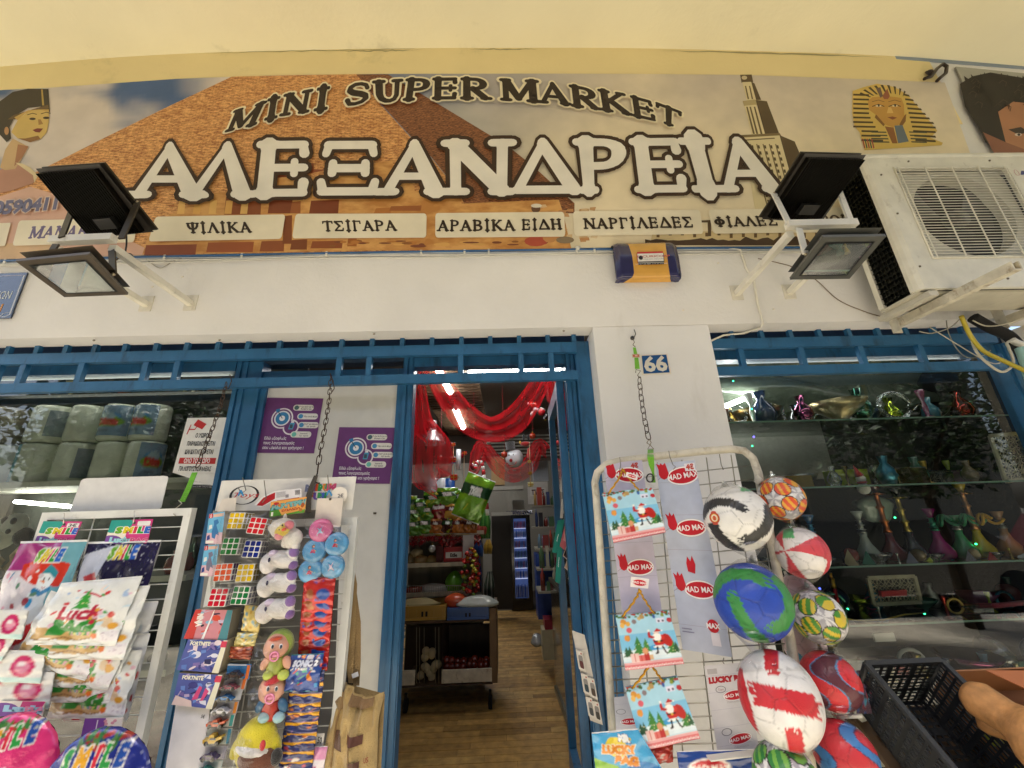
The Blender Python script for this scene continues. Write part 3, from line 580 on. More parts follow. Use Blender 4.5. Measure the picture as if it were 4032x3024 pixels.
def skycol(u, v):
    x, y = sgp(u, v); n = fbm(x/260, y/110, 3); n2 = fbm(x/420, y/240, 9)
    blue, cloud, beige, mauve = lin('47648f'), lin('d8ccc0'), lin('ecdcba'), lin('a8a0a4')
    if x < 1300: c = mixc(blue, cloud, (n-.40)*5.5+.55+(.5-v)*1.2)
    else:
        t = (x-1500)/900+.35*(n2-.5); c = mixc(mixc(lin('3a6090'), lin('7f8e98'), n*1.2-.1+(.6-v)), beige, t)
        c = mixc(c, mauve, (v-.62)*1.9*(n2+.15)*(1.1 if x > 1900 else .6))
    return c
NU, NV = 190, 44
cf = [[skycol((i+.5)/NU, (j+.5)/NV) for i in range(NU)] for j in range(NV)]
MB('ffffff', 'banner').grid(lambda u, v: P(*sgp(u, v), YW-.012), NU, NV, cf, smooth=False).out('sky_print', sg)
bk = MB('b9b4a6', 'matte'); e = [P(*sgp(u/30, 0), YW-.0112) for u in range(31)]+[P(*sgp(1-u/30, 1), YW-.0112) for u in range(31)]
bk.prism(e, (0, .010, 0)); bk.out('panel', sg)
def SF(u, v, h=0): return P(u, v, YW-.0124-h)
pic = Art()
pic.poly([(-58, 770), (60, 716), (170, 664), (400, 548), (640, 430), (912, 302), (1100, 297), (1403, 292), (1500, 413), (1622, 547), (1700, 625), (1845, 800), (1845, 983), (560, 1004), (-58, 1022)], 'ffffff', 'printed_stone_lit')
pic.poly([(1403, 292.5), (1527, 292.5), (1760, 430), (2000, 575), (2100, 655), (2184, 731), (2262, 800), (2262, 840), (1846, 840), (1800, 745), (1700, 620), (1622, 542), (1500, 409)], 'ffffff', 'printed_stone_shade')
pic.poly([(-58, 792), (120, 735), (300, 790), (420, 900), (620, 1002), (-58, 1021)], 'd8ae98', 'banner')
pic.poly([(-58, 960), (200, 955), (210, 1013), (-58, 1021)], 'd6b48c', 'banner')
pic.poly([(560, 1003), (600, 880), (760, 800), (830, 762), (990, 742), (1090, 702), (1360, 690), (1480, 642), (1545, 630), (1556, 700), (1622, 705), (1632, 752), (1815, 756), (1818, 802), (2080, 790), (2200, 786), (2215, 830), (2250, 980), (1500, 985)], 'ffffff', 'printed_sandstone')
for q in ([(1095, 660), (1290, 668), (1190, 690), (1092, 700)], [(1150, 645), (1235, 642), (1236, 672), (1120, 668)]): pic.poly(q, '8e4a2c', 'banner')
for x, y, w, h, c in ((890, 775, 140, 70, '8a4a26'), (1062, 785, 90, 55, '7e3f22'), (1150, 795, 34, 45, '9a5a30'), (1225, 790, 110, 50, '7a3c20'), (1030, 950, 90, 40, '8e4f2c'), (1150, 945, 60, 38, '7e4526'), (1230, 950, 120, 28, '91502c'), (575, 965, 200, 40, '8c4a30'), (820, 955, 180, 38, '9a5430'), (1375, 900, 30, 70, 'a4602c'), (1480, 820, 60, 20, 'b27238'), (1540, 812, 120, 18, '9c5c30'), (1120, 850, 30, 110, '7f4524')):
    pic.poly([(x, y), (x+w, y-3), (x+w*.97, y+h), (x-8, y+h)], c, 'banner')
for i in range(5): x = 705+i*62; pic.poly([(x, 790), (x+26, 788), (x+20, 842), (x-8, 842)], ('e3b468', 'dba658')[i % 2], 'banner')
for k in range(26):
    x, y = R(1300, 2060), R(948, 972); pic.ell(x, y, R(10, 34), R(3, 8), random.choice(['b9793c', '8f5a30', 'd8a55e', '7c4630']), 9, m='banner')
for k in range(30):
    x, y = R(2080, 2330), R(800, 960); pic.poly([(x, y), (x+R(18, 40), y-2), (x+R(18, 38), y+R(8, 15)), (x-2, y+R(8, 13))], random.choice(['d9b98c', 'c79a6a', 'e0c8a0', 'b98658']), 'banner')
for x, y, rx, ry, c in ((2130, 935, 40, 30, '8f4234'), (2110, 950, 46, 20, 'b5523c'), (2165, 930, 30, 26, 'c98f58'), (2110, 822, 18, 16, '6a4a34'), (2112, 810, 22, 8, 'e6dccb'), (2225, 945, 36, 14, '8d7a60')): pic.ell(x, y, rx, ry, c, 12, m='banner')
# rocks and the foot of the old lighthouse on the right
pic.poly([(2570, 912), (3600, 905), (3620, 955), (2560, 962)], 'd3bd8e', 'banner')
for k in range(17): x = 2585+k*48; pic.rect(x, 916, x+12, 930+R(-4, 8), '6c5333', 'banner')
pts = [(2540, 966)]+[(2540+k*22, 948-R(0, 14)*(1 if k % 3 else 1.6)) for k in range(30)]+[(3200, 966)]; pic.poly(pts, '4d3a2a', 'banner')
pic.poly([(2760, 868), (2800, 866), (2800, 930), (2788, 930), (2786, 876), (2760, 876)], '5a4630', 'banner')
pic.poly([(3200, 950), (3600, 940), (3600, 966), (3200, 966)], '2c5f94', 'banner')
# lighthouse tower
def LH(*p): return [(2000+a*.4973, b_*.4973) for a, b_ in p]
DK, LT = '5a4930', 'dfcfa2'
pic.poly(LH((1838, 592), (1930, 590), (1942, 650), (1850, 655)), DK, 'banner'); pic.ell(*LH((1872, 615))[0], 11, 8, 'cbbd98', 12, m='banner')
pic.poly(LH((1855, 650), (1925, 648), (1965, 792), (1892, 795)), LT, 'banner'); pic.poly(LH((1925, 645), (1952, 660), (2005, 790), (1965, 792)), DK, 'banner')
for a in (1876, 1908): pic.poly(LH((a, 680), (a+10, 680), (a+34, 785), (a+22, 785)), '6c5a38', 'banner')
pic.poly(LH((1858, 800), (1945, 788), (2050, 800), (2060, 825), (1870, 840)), 'b5a274', 'banner')
pic.poly(LH((1872, 838), (1965, 828), (2036, 1062), (1928, 1066)), LT, 'banner'); pic.poly(LH((1962, 792), (2050, 802), (2146, 1052), (2036, 1062)), DK, 'banner')
for a in (1886, 1912, 1946): pic.poly(LH((a, 845), (a+12, 845), (a+70, 1060), (a+54, 1060)), '6c5a38', 'banner')
pic.poly(LH((1808, 1090), (1830, 1070), (2150, 1052), (2165, 1076)), '7d6a45', 'banner')
pic.poly(LH((1838, 1090), (2150, 1072), (2330, 1720), (2330, 1830), (1985, 1830), (1930, 1500)), LT, 'banner')
pic.poly(LH((2150, 1070), (2270, 1120), (2330, 1260), (2330, 1720)), DK, 'banner')
pic.poly(LH((1880, 1105), (2110, 1090), (2114, 1098), (1884, 1113)), '6c5a38', 'banner')
for r in range(12):
    for k in range(5):
        a, b_ = 1925+k*50+r*14, 1150+r*48
        pic.poly(LH((a, b_), (a+16, b_), (a+22, b_+26), (a+6, b_+26)), '57462b', 'banner')
for k in range(5): a = 1915+k*50; pic.poly(LH((a, 1140), (a+9, 1140), (a+180, 1760), (a+168, 1760)), '7a6845', 'banner')
# painted head with striped headcloth on the right
def TK(*p): return [(2932+a*.4973, b_*.4973) for a, b_ in p]
G1, G2 = 'd9b85e', '4b3a1c'
pic.poly(TK((855, 720), (940, 690), (1050, 662), (1190, 690), (1290, 750), (1400, 880), (1526, 1035), (1470, 1090), (1570, 1130), (1560, 1150), (950, 1190), (912, 1050), (870, 1000), (853, 900)), G1, 'banner')
for k in range(11):
    y = 742+k*36; xl = 860 if y < 1010 else 925; xr = 985+max(0, y-900)*.55; pic.poly(TK((xl, y), (xr, y+4), (xr, y+18), (xl, y+15)), G2, 'banner')
    x2 = 1262+k*9; pic.poly(TK((x2, y), (min(1300+k*32, 1510), y+8), (min(1310+k*32, 1516), y+24), (x2, y+15)), G2, 'banner')
for k in range(9): a = radians(35+k*14); pic.poly(TK((1130+150*cos(a), 800-60*sin(a)), (1130+158*cos(a+.08), 800-62*sin(a+.08)), (1100+215*cos(a+.1), 800-128*sin(a+.1)), (1100+215*cos(a), 800-128*sin(a))), G2, 'banner')
pic.poly(TK((975, 800), (1010, 770), (1130, 760), (1240, 775), (1262, 830), (1265, 920), (1225, 985), (1175, 1010), (1110, 985), (1040, 910), (985, 870)), 'c99746', 'banner')
pic.poly(TK((1090, 760), (1130, 700), (1150, 760), (1135, 785), (1105, 785)), '9c5a3a', 'banner'); pic.poly(TK((1040, 700), (1075, 690), (1095, 760), (1075, 775)), '70584a', 'banner')
pic.poly(TK((1040, 905), (1110, 985), (1100, 1000), (1030, 930)), '8a5d28', 'banner'); pic.poly(TK((1225, 985), (1265, 915), (1280, 900), (1275, 960), (1240, 1010)), '8a5d28', 'banner')
for a in (1060, 1190): pic.line(TK((a-48, 842), (a, 826), (a+44, 842)), 3.2, '3c2a1a', 'banner'); pic.ell(*TK((a, 838))[0], 12, 4, 'e4d4b0', 12, m='banner'); pic.ell(*TK((a+2, 837))[0], 4, 4, '2b1d14', 8, m='banner'); pic.line(TK((a-50, 805), (a, 792), (a+46, 806)), 2, '6b4a22', 'banner')
pic.poly(TK((1138, 850), (1160, 850), (1178, 895), (1125, 897)), 'e0b768', 'banner'); pic.poly(TK((1130, 928), (1172, 922), (1208, 932), (1172, 948)), '8c4f30', 'banner')
pic.poly(TK((1185, 995), (1250, 990), (1300, 1120), (1215, 1135)), '66727a', 'banner'); pic.poly(TK((1110, 1000), (1180, 1010), (1210, 1135), (1170, 1135)), '8f5c2c', 'banner')
for k in range(4): y = 1040+k*26; pic.poly(TK((1000, y), (1120+k*8, y+2), (1124+k*8, y+12), (1004, y+10)), '3f4632', 'banner'); pic.poly(TK((1300+k*6, y), (1440, y+4), (1445, y+14), (1304+k*6, y+10)), '3f4632', 'banner')
for k in range(5): x = 930+k*18; pic.poly(TK((x, 1100), (x+8, 1098), (x+26, 1170), (x+16, 1175)), ('a8433a', '3c5240')[k % 2], 'banner')
# painted lady with a tall dark cap on the left
pic.poly([(-58, 700), (0, 668), (60, 640), (110, 655), (150, 690), (130, 722), (40, 752), (-58, 770)], 'b88870', 'banner')
pic.poly([(0, 660), (20, 590), (50, 545), (112, 578), (84, 628), (60, 665), (20, 670)], 'c9a87a', 'banner'); pic.poly([(70, 568), (112, 576), (86, 622), (56, 655)], 'a57452', 'banner')
pic.poly([(60, 640), (130, 690), (135, 720), (150, 690), (120, 660), (90, 645)], 'e0cda0', 'banner')
pic.poly([(44, 520), (72, 470), (110, 440), (160, 425), (193, 440), (192, 480), (184, 520), (160, 548), (118, 560), (70, 545)], 'd2b368', 'banner')
pic.poly([(70, 545), (118, 560), (160, 548), (150, 534), (100, 545)], '8d6436', 'banner')
pic.poly([(-58, 440), (0, 398), (50, 362), (110, 349), (190, 350), (196, 440), (190, 442), (160, 420), (110, 425), (60, 455), (38, 500), (44, 545), (26, 560), (-10, 520), (-58, 500)], '3b3326', 'banner')
pic.poly([(162, 352), (168, 352), (174, 415), (166, 415)], 'b89a4e', 'banner'); pic.poly([(30, 470), (56, 452), (190, 412), (194, 428), (110, 436), (60, 470)], '6a5230', 'banner'); pic.poly([(56, 462), (110, 434), (192, 430), (194, 442), (150, 430), (100, 446), (68, 474)], 'c9a45a', 'banner')
for x, y in ((128, 468), (182, 464)): pic.ell(x, y, 13, 5, '3a2a1c', 12, m='banner'); pic.line([(x-20, y-16), (x, y-22), (x+16, y-18)], 3, '4c3820', 'banner')
pic.poly([(150, 470), (160, 470), (170, 488), (152, 492)], 'a57c42', 'banner'); pic.poly([(128, 512), (146, 505), (170, 506), (156, 522), (140, 520)], '7a2f28', 'banner'); pic.ell(26, 515, 9, 16, 'b98a5a', 12, m='banner')
p = MB('ffffff', 'banner'); pic.flat(p, SF, h0=.0004, dh=.000008, mic=.000003); p.out('picture_print', sg)
# lettering
lt = Art()
BX = 'ece2c8'
for q in ([(-58, 880), (43, 877), (20, 968), (-58, 972)], [(75, 868), (542, 857), (528, 954), (48, 968)], [(612, 853), (1124, 844), (1108, 941), (584, 951)], [(1164, 842), (1680, 840), (1678, 936), (1150, 939)], [(1714, 839), (2221, 834), (2226, 932), (1714, 936)], [(2256, 832), (2756, 826), (2770, 921), (2262, 929)], [(2788, 826), (3340, 816), (3372, 913), (2808, 920)]):
    f = quadmap(*q); lt.poly([f(u, v) for u, v in [(.02, 0), (.98, 0), (.993, .03), (1, .12), (1, .88), (.993, .97), (.98, 1), (.02, 1), (.007, .97), (0, .88), (0, .12), (.007, .03)]], BX)
FD = '6f6488'
lt.serif_run('ΜΑΝΑΒΙΚΑ', [(128, 893), (470, 886), (448, 928), (112, 938)], FD)
lt.serif_run('ΨΙΛΙΚΑ', [(734, 878), (985, 875), (990, 914), (738, 917)], '33261c')
lt.serif_run('ΤΣΙΓΑΡΑ', [(1268, 871), (1556, 868), (1562, 907), (1272, 910)], '33261c')
lt.serif_run('ΑΡΑΒΙΚΑ', [(1724, 868), (2024, 866), (2028, 907), (1722, 909)], '33261c')
lt.serif_run('ΕΙΔΗ', [(2054, 865), (2208, 863), (2214, 902), (2054, 905)], '33261c')
lt.serif_run('ΝΑΡΓΙΛΕΔΕΣ', [(2296, 861), (2722, 854), (2732, 895), (2300, 900)], '33261c')
lt.serif_run('ΦΙΑΛΕΣ', [(2808, 856), (3050, 851), (3066, 887), (2816, 892)], '33261c')
lt.serif_run('ΠΕΤΡΟΓ', [(3100, 850), (3340, 846), (3350, 882), (3110, 886)], '5a4a3a')
for i, ch in enumerate('0590411'): lt.text(ch, -15+i*38, -0, 1, '6c6b86') if 0 else None
nf = quadmap((-22, 795), (236, 775), (232, 820), (-30, 846)); na = Art()
na.text('0590411', 0, 0, 1, '6c6b86', 'l', .05, slant=.12, halo='d9bfae'); wmax = max(l[0][:, :, 0].max() for l in na.L if l); lt.place(na, lambda u, v: nf(u/wmax, v))
# big outlined word
BIG = [('Α', (600, 568), (745, 568), (800, 772), (500, 772)), ('Λ', (825, 566), (975, 566), (992, 770), (725, 770)), ('Ε', (1010, 563), (1236, 560), (1232, 766), (986, 768)), ('Ξ', (1272, 561), (1490, 560), (1488, 763), (1245, 764)),
       ('Α', (1552, 558), (1720, 558), (1752, 760), (1486, 761)), ('Ν', (1748, 558), (2022, 555), (2018, 760), (1752, 760)), ('Δ', (2050, 553), (2230, 552), (2282, 756), (2018, 758)), ('Ρ', (2250, 553), (2482, 551), (2452, 753), (2278, 755)),
       ('Ε', (2474, 552), (2690, 549), (2728, 750), (2498, 752)), ('Ι', (2652, 550), (2812, 549), (2862, 749), (2712, 750)), ('Α', (2812, 548), (3000, 548), (3080, 748), (2834, 749))]
def serif_fat(ch, q, c, ex):
    f = quadmap(*q)
    for pts, w in SG[ch]: lt.line(pts, w, c, None, f, ex)
    lt.L.append(None)
for ch, *q in BIG: serif_fat(ch, q, '3a2618', .098)
for ch, *q in BIG: serif_fat(ch, q, 'ece6d8', .03)
SM = [('M', (925, 436), (1045, 400), (1003, 490), (890, 518)), ('I', (1048, 393), (1110, 379), (1098, 460), (1034, 474)), ('N', (1122, 373), (1229, 353), (1212, 440), (1104, 455)), ('I', (1242, 350), (1306, 341), (1296, 427), (1228, 437)),
      ('S', (1365, 332), (1462, 322), (1455, 400), (1352, 420)), ('U', (1468, 320), (1586, 312), (1582, 398), (1474, 403)), ('P', (1596, 312), (1700, 309), (1690, 391), (1584, 394)), ('E', (1702, 309), (1810, 307), (1806, 388), (1700, 389)), ('R', (1812, 308), (1918, 309), (1930, 390), (1810, 388)),
      ('M', (1972, 311), (2112, 318), (2120, 402), (1976, 393)), ('A', (2136, 322), (2216, 331), (2244, 412), (2122, 402)), ('R', (2238, 335), (2344, 352), (2362, 431), (2246, 416)), ('K', (2354, 352), (2464, 371), (2486, 453), (2366, 431)), ('E', (2480, 377), (2572, 401), (2592, 478), (2490, 455)), ('T', (2582, 402), (2684, 441), (2674, 503), (2592, 478))]
for ch, *q in SM: serif_fat(ch, q, 'efe3c0', .11)
for ch, *q in SM: serif_fat(ch, q, '2e2219', .035)
p = MB('ffffff', 'banner'); lt.flat(p, SF, h0=.0055, dh=.00001, mic=.0000025); p.out('lettering', sg)
# weather-beaten blue edge of the banner's frame and white cables clipped under it
m = MB('2e5f92', 'blue_paint'); m.tube([P(x, interp(BOT, x)+6, YW-.012) for x in range(-60, 3700, 120)], .007, 6); m.out('bottom_edge', sg)

# neighbouring shop's poster
t = thing('poster', P(3900, 700, YW-.02), 'neighbouring poster with dark curly hair and forehead, cut by the photo edge', 'poster')
pf = lambda u, v, h=0: P(u, v, YW-.02-h)
a = Art(); a.poly([(3762, 262), (4150, 300), (4150, 740), (3985, 740)], 'a9a79c')
a.poly([(3780, 330), (3830, 300), (3900, 285), (3990, 300), (4150, 330), (4150, 560), (4020, 600), (3960, 590), (3880, 560), (3850, 500), (3800, 420)], '1f1712')
a.poly([(3930, 440), (3990, 400), (4150, 420), (4150, 600), (4040, 600), (3960, 560)], 'b07a56'); a.poly([(3870, 520), (3960, 560), (4040, 590), (4150, 585), (4150, 740), (3985, 740)], '8c5a42'); a.poly([(3970, 510), (4020, 500), (4050, 520), (4010, 530)], '2a1a14'); a.ell(4010, 530, 14, 6, 'd8c8b8'); a.ell(4012, 530, 6, 5, '20140f')
for k in range(26): x = R(3800, 4080); y = 292+abs(x-3900)*.12; a.poly([(x-9, y+14), (x+R(-16, 4), y-R(0, 12)), (x+9, y+14)], '1f1712')
for k in range(30): x, y = R(3810, 4080), R(320, 430); a.line([(x, y), (x+14, y-12), (x+30, y-4), (x+26, y+12)], 2.5, random.choice(['3a2c22', '14100c', '4a3c30']))
m = MB('ffffff', 'banner'); a.flat(m, pf, dh=.00004); m.out('print', t)
MB('8e8a80', 'matte').slab([P(3764, 262, YW-.0195), P(4150, 300, YW-.0195), P(4150, 740, YW-.0195), P(3985, 740, YW-.0195)], (0, .014, 0)).out('panel', t)
# curled cable stub
m = MB('2a1c16', 'plastic'); m.tube([P(x, y, YW-.03) for x, y in [(3640, 310), (3668, 300), (3690, 270), (3712, 252), (3728, 262), (3724, 288), (3702, 306), (3690, 318)]], .012, 8); m.ball(P(3660, 285, YW-.02), (.03, .015, .025), lump=.3)
m.out('cable_stub', None, 'short black cable curled into a loop above the banner corner', 'cable')
# ================================================================ FIXTURES ON THE SHOP FRONT
def lerp(a, b_, t): return Vector(a)+(Vector(b_)-Vector(a))*t
def inset(q, k):
    c = sum((Vector(p) for p in q), Vector())/4; return [c+(Vector(p)-c)*k for p in q]
def floodlight(q, n, label, fins, group, armtop=None, bar=None, armcol='3a3328', facec='2b261f'):
    q = [Vector(p) for p in q]; n = Vector(n).normalized(); c = sum(q, Vector())/4
    t = thing('floodlight', c, label, 'floodlight', group)
    m = MB(facec, 'plastic'); qi = inset(q, .76); k = n*.012
    for i in range(4):
        j = (i+1) % 4; m.hexa([q[i], q[j], qi[j], qi[i], q[i]-k, q[j]-k, qi[j]-k, qi[i]-k])
    m.out('rim', t)
    qb = [p-n*.045 for p in inset(q, .82)]; q0 = [p-k for p in q]
    m = MB(facec, 'plastic'); m.hexa([*[p-n*.032 for p in q0], *qb]); m.out('housing', t)
    m = MB('10100f', 'plastic'); e = inset(q, .80); f_ = inset(q, .70)
    for i in range(4): j = (i+1) % 4; m.quad(e[i]+n*.001, e[j]+n*.001, f_[j]+n*.001, f_[i]+n*.001)
    m.out('gasket', t)
    r0 = [p+n*.0002 for p in inset(q, .70)]; r1 = [p-n*.03 for p in inset(q, .40)]
    m = MB('f2f2f0', 'gloss')
    for i in range(4): j = (i+1) % 4; m.quad(r0[i]-n*.0012, r0[j]-n*.0012, r1[j], r1[i])
    m.out('reflector', t)
    MB('eef2dc', 'plastic').quad(*r1).out('led_plate', t)
    MB('ffffff', 'clear_glass').quad(*[p+n*.0022 for p in inset(q, .74)]).out('glass', t)
    if fins:
        m = MB('15130f', 'metal'); u = q[1]-q[0]; v = q[3]-q[0]
        for i in range(22):
            a = q[0]+u*(.06+.88*i/21)+v*.05-n*.045; b_ = a+v*.9; w = u.normalized()*.0022
            m.hexa([a-w, a+w, b_+w, b_-w, a-w-n*.035, a+w-n*.035, b_+w-n*.035, b_-w-n*.035])
        o = m.out('cooling_fins', t, kind='stuff')
        a = c-n*.075; u = u.normalized(); v = v.normalized(); MB('1b1915', 'plastic').hexa([a+u*x+v*y-n*z for z in (0, .03) for x, y in ((-.03, .06), (.05, .06), (.05, .11), (-.03, .11))]).out('cable_box', t)
    if bar:
        for i, (a, b_) in enumerate(bar):
            MB(armcol, 'white_paint' if armcol != '3a3328' else 'plastic').bar(a, b_, .028, .008, up=(0, 1, 0)).out('arm', t)
            MB('b9a98a', 'metal').ball(a, .008, 8, 6).out('bolt', t)
    return t
ZB = 2.84
# left pair and its bracket
g = 'floodlights on white brackets in front of the banner'
uq = [P(171, 656, 1.45), P(416, 638, 1.45), P(625, 902, 1.72), P(392, 926, 1.72)]
nn = (uq[1]-uq[0]).cross(uq[3]-uq[0]); nn = nn if nn.z > 0 else -nn
floodlight(uq, nn, 'left upper black floodlight tilted up at the banner, finned back showing', True, g, bar=[(lerp(uq[0], uq[3], .55)+Vector((-.01, 0, -.01)), Pz(243, 935, ZB)), (lerp(uq[1], uq[2], .55)+Vector((.01, 0, -.01)), Pz(478, 940, ZB))])
lq = [Pz(61, 1029, 2.62), Pz(351, 1001, 2.62), Pz(503, 1161, 2.62), Pz(253, 1170, 2.62)]
floodlight(lq, (0, 0, -1), 'left lower bronze floodlight facing down, glass and reflector in view', False, g, bar=[(lerp(lq[0], lq[3], .4)+Vector((0, 0, .02)), Pz(222, 962, ZB-.03)), (lerp(lq[1], lq[2], .55)+Vector((0, 0, .02)), Pz(440, 975, ZB-.03))], facec='51473a')
def bracket(x0, x1, f0, f1, label, py0, py1, fy):
    t = thing('lamp_bracket', Pz(f0, fy, ZB), label, 'bracket', 'white lamp brackets')
    a, b_ = Pz(x0, py0, ZB), Pz(x1, py1, ZB)
    MB('e6e1d2', 'white_paint').bar(a, b_, .034, .034).out('crossbar', t)
    for p, f in ((lerp(a, b_, .06), f0), (lerp(a, b_, .94), f1)):
        w = Pz(f, fy, ZB); w = Vector((p.x+(w.x-p.x), YW-.004, ZB)); d = (w-p).normalized()
        MB('e6e1d2', 'white_paint').bar(p+d*.02-Vector((0, 0, .036)), w-Vector((0, 0, .036)), .032, .032).out('arm', t)
        MB('dcd6c6', 'white_paint').box(w.x-.035, w.x+.035, YW-.006, YW-.0005, ZB-.08, ZB+.02).out('wall_plate', t)
    return a, b_
bracket(205, 450, 520, 706, 'white square-tube bracket holding the left pair of floodlights', 948, 938, 1140)
bracket(3098, 3369, 2948, 3160, 'white square-tube bracket holding the right pair of floodlights', 886, 880, 1085)
uq = [P(3151, 596, 1.45), P(3387, 602, 1.45), P(3215, 866, 1.72), P(2987, 852, 1.72)]
nn = (uq[1]-uq[0]).cross(uq[3]-uq[0]); nn = nn if nn.z > 0 else -nn
floodlight(uq, nn, 'right upper black floodlight tilted up beside the air conditioner', True, g, bar=[(lerp(uq[0], uq[3], .6)+Vector((-.005, 0, -.01)), Pz(3108, 884, ZB)), (lerp(uq[1], uq[2], .5)+Vector((.005, 0, -.01)), Pz(3352, 874, ZB))], armcol='e3dfd2')
lq = [Pz(3240, 934, 2.62), Pz(3489, 930, 2.62), Pz(3345, 1098, 2.62), Pz(3111, 1101, 2.62)]
floodlight(lq, (0, 0, -1), 'right lower grey floodlight facing down, left of the air conditioner', False, g, bar=[(lerp(lq[0], lq[3], .45)+Vector((0, 0, .02)), Pz(3146, 900, ZB-.03)), (lerp(lq[1], lq[2], .3)+Vector((0, 0, .02)), Pz(3362, 900, ZB-.03))], facec='55554f', armcol='e3dfd2')

# ---- air conditioner
X0, X1, YF, YB, Z0, Z1 = 2.205, 3.25, 1.765, 2.00, 2.615, 3.53
ac = thing('air_conditioner', (2.7, 1.9, Z0), 'large grimy white air conditioner unit on wall brackets at the upper right', 'air conditioner')
AW = 'dedaca'
m = MB(AW, 'white_paint'); GX0, GX1, GZ0, GZ1 = P(3530, 640, YF).x+.0, P(3530, 640, YF).x+.72, 2.80, 3.43
GX0 = X0+.14; GX1 = GX0+.69
m.box(X0+.03, GX0, YF, YF+.02, Z0, Z1-.02); m.box(GX1, X1, YF, YF+.02, Z0, Z1-.02); m.box(GX0, GX1, YF, YF+.02, Z0, GZ0); m.box(GX0, GX1, YF, YF+.02, GZ1, Z1-.02); m.out('front_panel', ac)
m = MB(AW, 'white_paint'); m.prism([(X0, YF+.03, Z0), (X0+.008, YF+.01, Z0), (X0+.03, YF+.0005, Z0), (X0+.03, YF+.05, Z0), (X0, YF+.05, Z0)], (0, 0, Z1-Z0-.02)); m.out('corner_post', ac)
MB(AW, 'white_paint').rbox(X0-.008, X1+.01, YF-.006, YB+.01, Z1-.019, Z1+.012, .01).out('top_cover', ac)
MB('c9c3b0', 'white_paint').box(X0+.01, X1, YF+.03, YB, Z0-.012, Z0).out('base_tray', ac)
MB('1c1d19', 'metal').box(X0+.02, X0+.035, YF+.051, YB-.03, Z0+.005, Z1-.022).out('condenser_coil', ac)
m = MB('34352e', 'metal'); n_ = 26
for i in range(n_): z = Z0+.02+i*(Z1-Z0-.06)/n_; m.box(X0+.004, X0+.0195, YF+.052, YB-.031, z, z+.004)
for i in range(8): y = YF+.06+i*.022; m.box(X0+.002, X0+.006, y, y+.003, Z0+.01, Z1-.03)
m.out('coil_guard', ac, kind='stuff')
MB(AW, 'white_paint').box(X0, X0+.025, YB-.029, YB, Z0, Z1-.02).out('corner_post', ac)
MB('23221f', 'matte').box(GX0-.02, X1, YF+.12, YF+.13, Z0+.02, Z1-.03).out('inner_wall', ac)
cx, cz, rr = (GX0+GX1)/2, (GZ0+GZ1)/2, .285
m = MB('c6c1b0', 'white_paint'); N = 40      # shroud: square with a round hole
for i in range(N):
    a0, a1 = 2*pi*i/N, 2*pi*(i+1)/N
    def sq(a): k = min((GX1-GX0)/2/max(abs(cos(a)), 1e-6), (GZ1-GZ0)/2/max(abs(sin(a)), 1e-6)); return (cx+cos(a)*k, YF+.03, cz+sin(a)*k)
    m.quad((cx+rr*cos(a0), YF+.03, cz+rr*sin(a0)), (cx+rr*cos(a1), YF+.03, cz+rr*sin(a1)), sq(a1), sq(a0)); m.quad((cx+rr*cos(a0), YF+.03, cz+rr*sin(a0)), (cx+rr*cos(a1), YF+.03, cz+rr*sin(a1)), (cx+rr*cos(a1), YF+.1, cz+rr*sin(a1)), (cx+rr*cos(a0), YF+.1, cz+rr*sin(a0)))
m.out('fan_shroud', ac)
fan = MB('3b3a36', 'plastic').lathe([(.06, 0), (.055, .05), (.0, .055)], (cx, YF+.1, cz), 18, (0, -1, 0)).out('fan', ac)
for k in range(3):
    a = k*2*pi/3+.5; m = MB('2c2b28', 'plastic'); m.grid(lambda u, v: (cx+(.05+.22*u)*cos(a+(v-.5)*(.9+.3*u)), YF+.09-(v-.5)*.05, cz+(.05+.22*u)*sin(a+(v-.5)*(.9+.3*u))), 5, 5); m.out('blade', fan)
gr = MB('e0dccb', 'white_paint')
for i in range(34): z = GZ0+.008+i*(GZ1-GZ0-.016)/33; gr.tube([(GX0, YF-.006, z), (GX1, YF-.006, z)], .0022, 5)
gr.out('grille_wires', ac, kind='stuff')
for i in range(5): x = GX0+.02+i*(GX1-GX0-.04)/4; MB('e0dccb', 'white_paint').bar((x, YF-.009, GZ0), (x, YF-.009, GZ1), .005, .004).out('grille_rib', ac)
m = MB('e0dccb', 'white_paint'); m.tube([(GX0, YF-.004, GZ0), (GX1, YF-.004, GZ0), (GX1, YF-.004, GZ1), (GX0, YF-.004, GZ1)], .005, 6, closed=True); m.out('grille_frame', ac)
a = Art(); a.ring(.05, .5, .06, .32, .012, 'b03a4a'); a.text('Midea', .1, .28, .42, '3c3f78', 'l', .02, slant=.2)
m = MB(); f = frame((3.07, YF-.0005, 3.42), (3.27, YF-.0005, 3.42), (3.27, YF-.0005, 3.35), (3.07, YF-.0005, 3.35)); a.flat(m, f); m.out('logo_print', ac)
for x, z in ((X0+.05, 3.38), (X0+.05, 3.1), (X0+.05, 2.75), (X0+.5, Z0+.05), (X0+.75, Z1-.05), (X0+.25, Z1-.05)): MB('6d6455', 'metal').ball((x, YF-.001, z), .006, 8, 6).out('screw', ac)
br_ = thing('wall_bracket', (2.4, 2.0, 2.55), 'rust-stained white steel bracket under the air conditioner', 'bracket', 'air conditioner brackets')
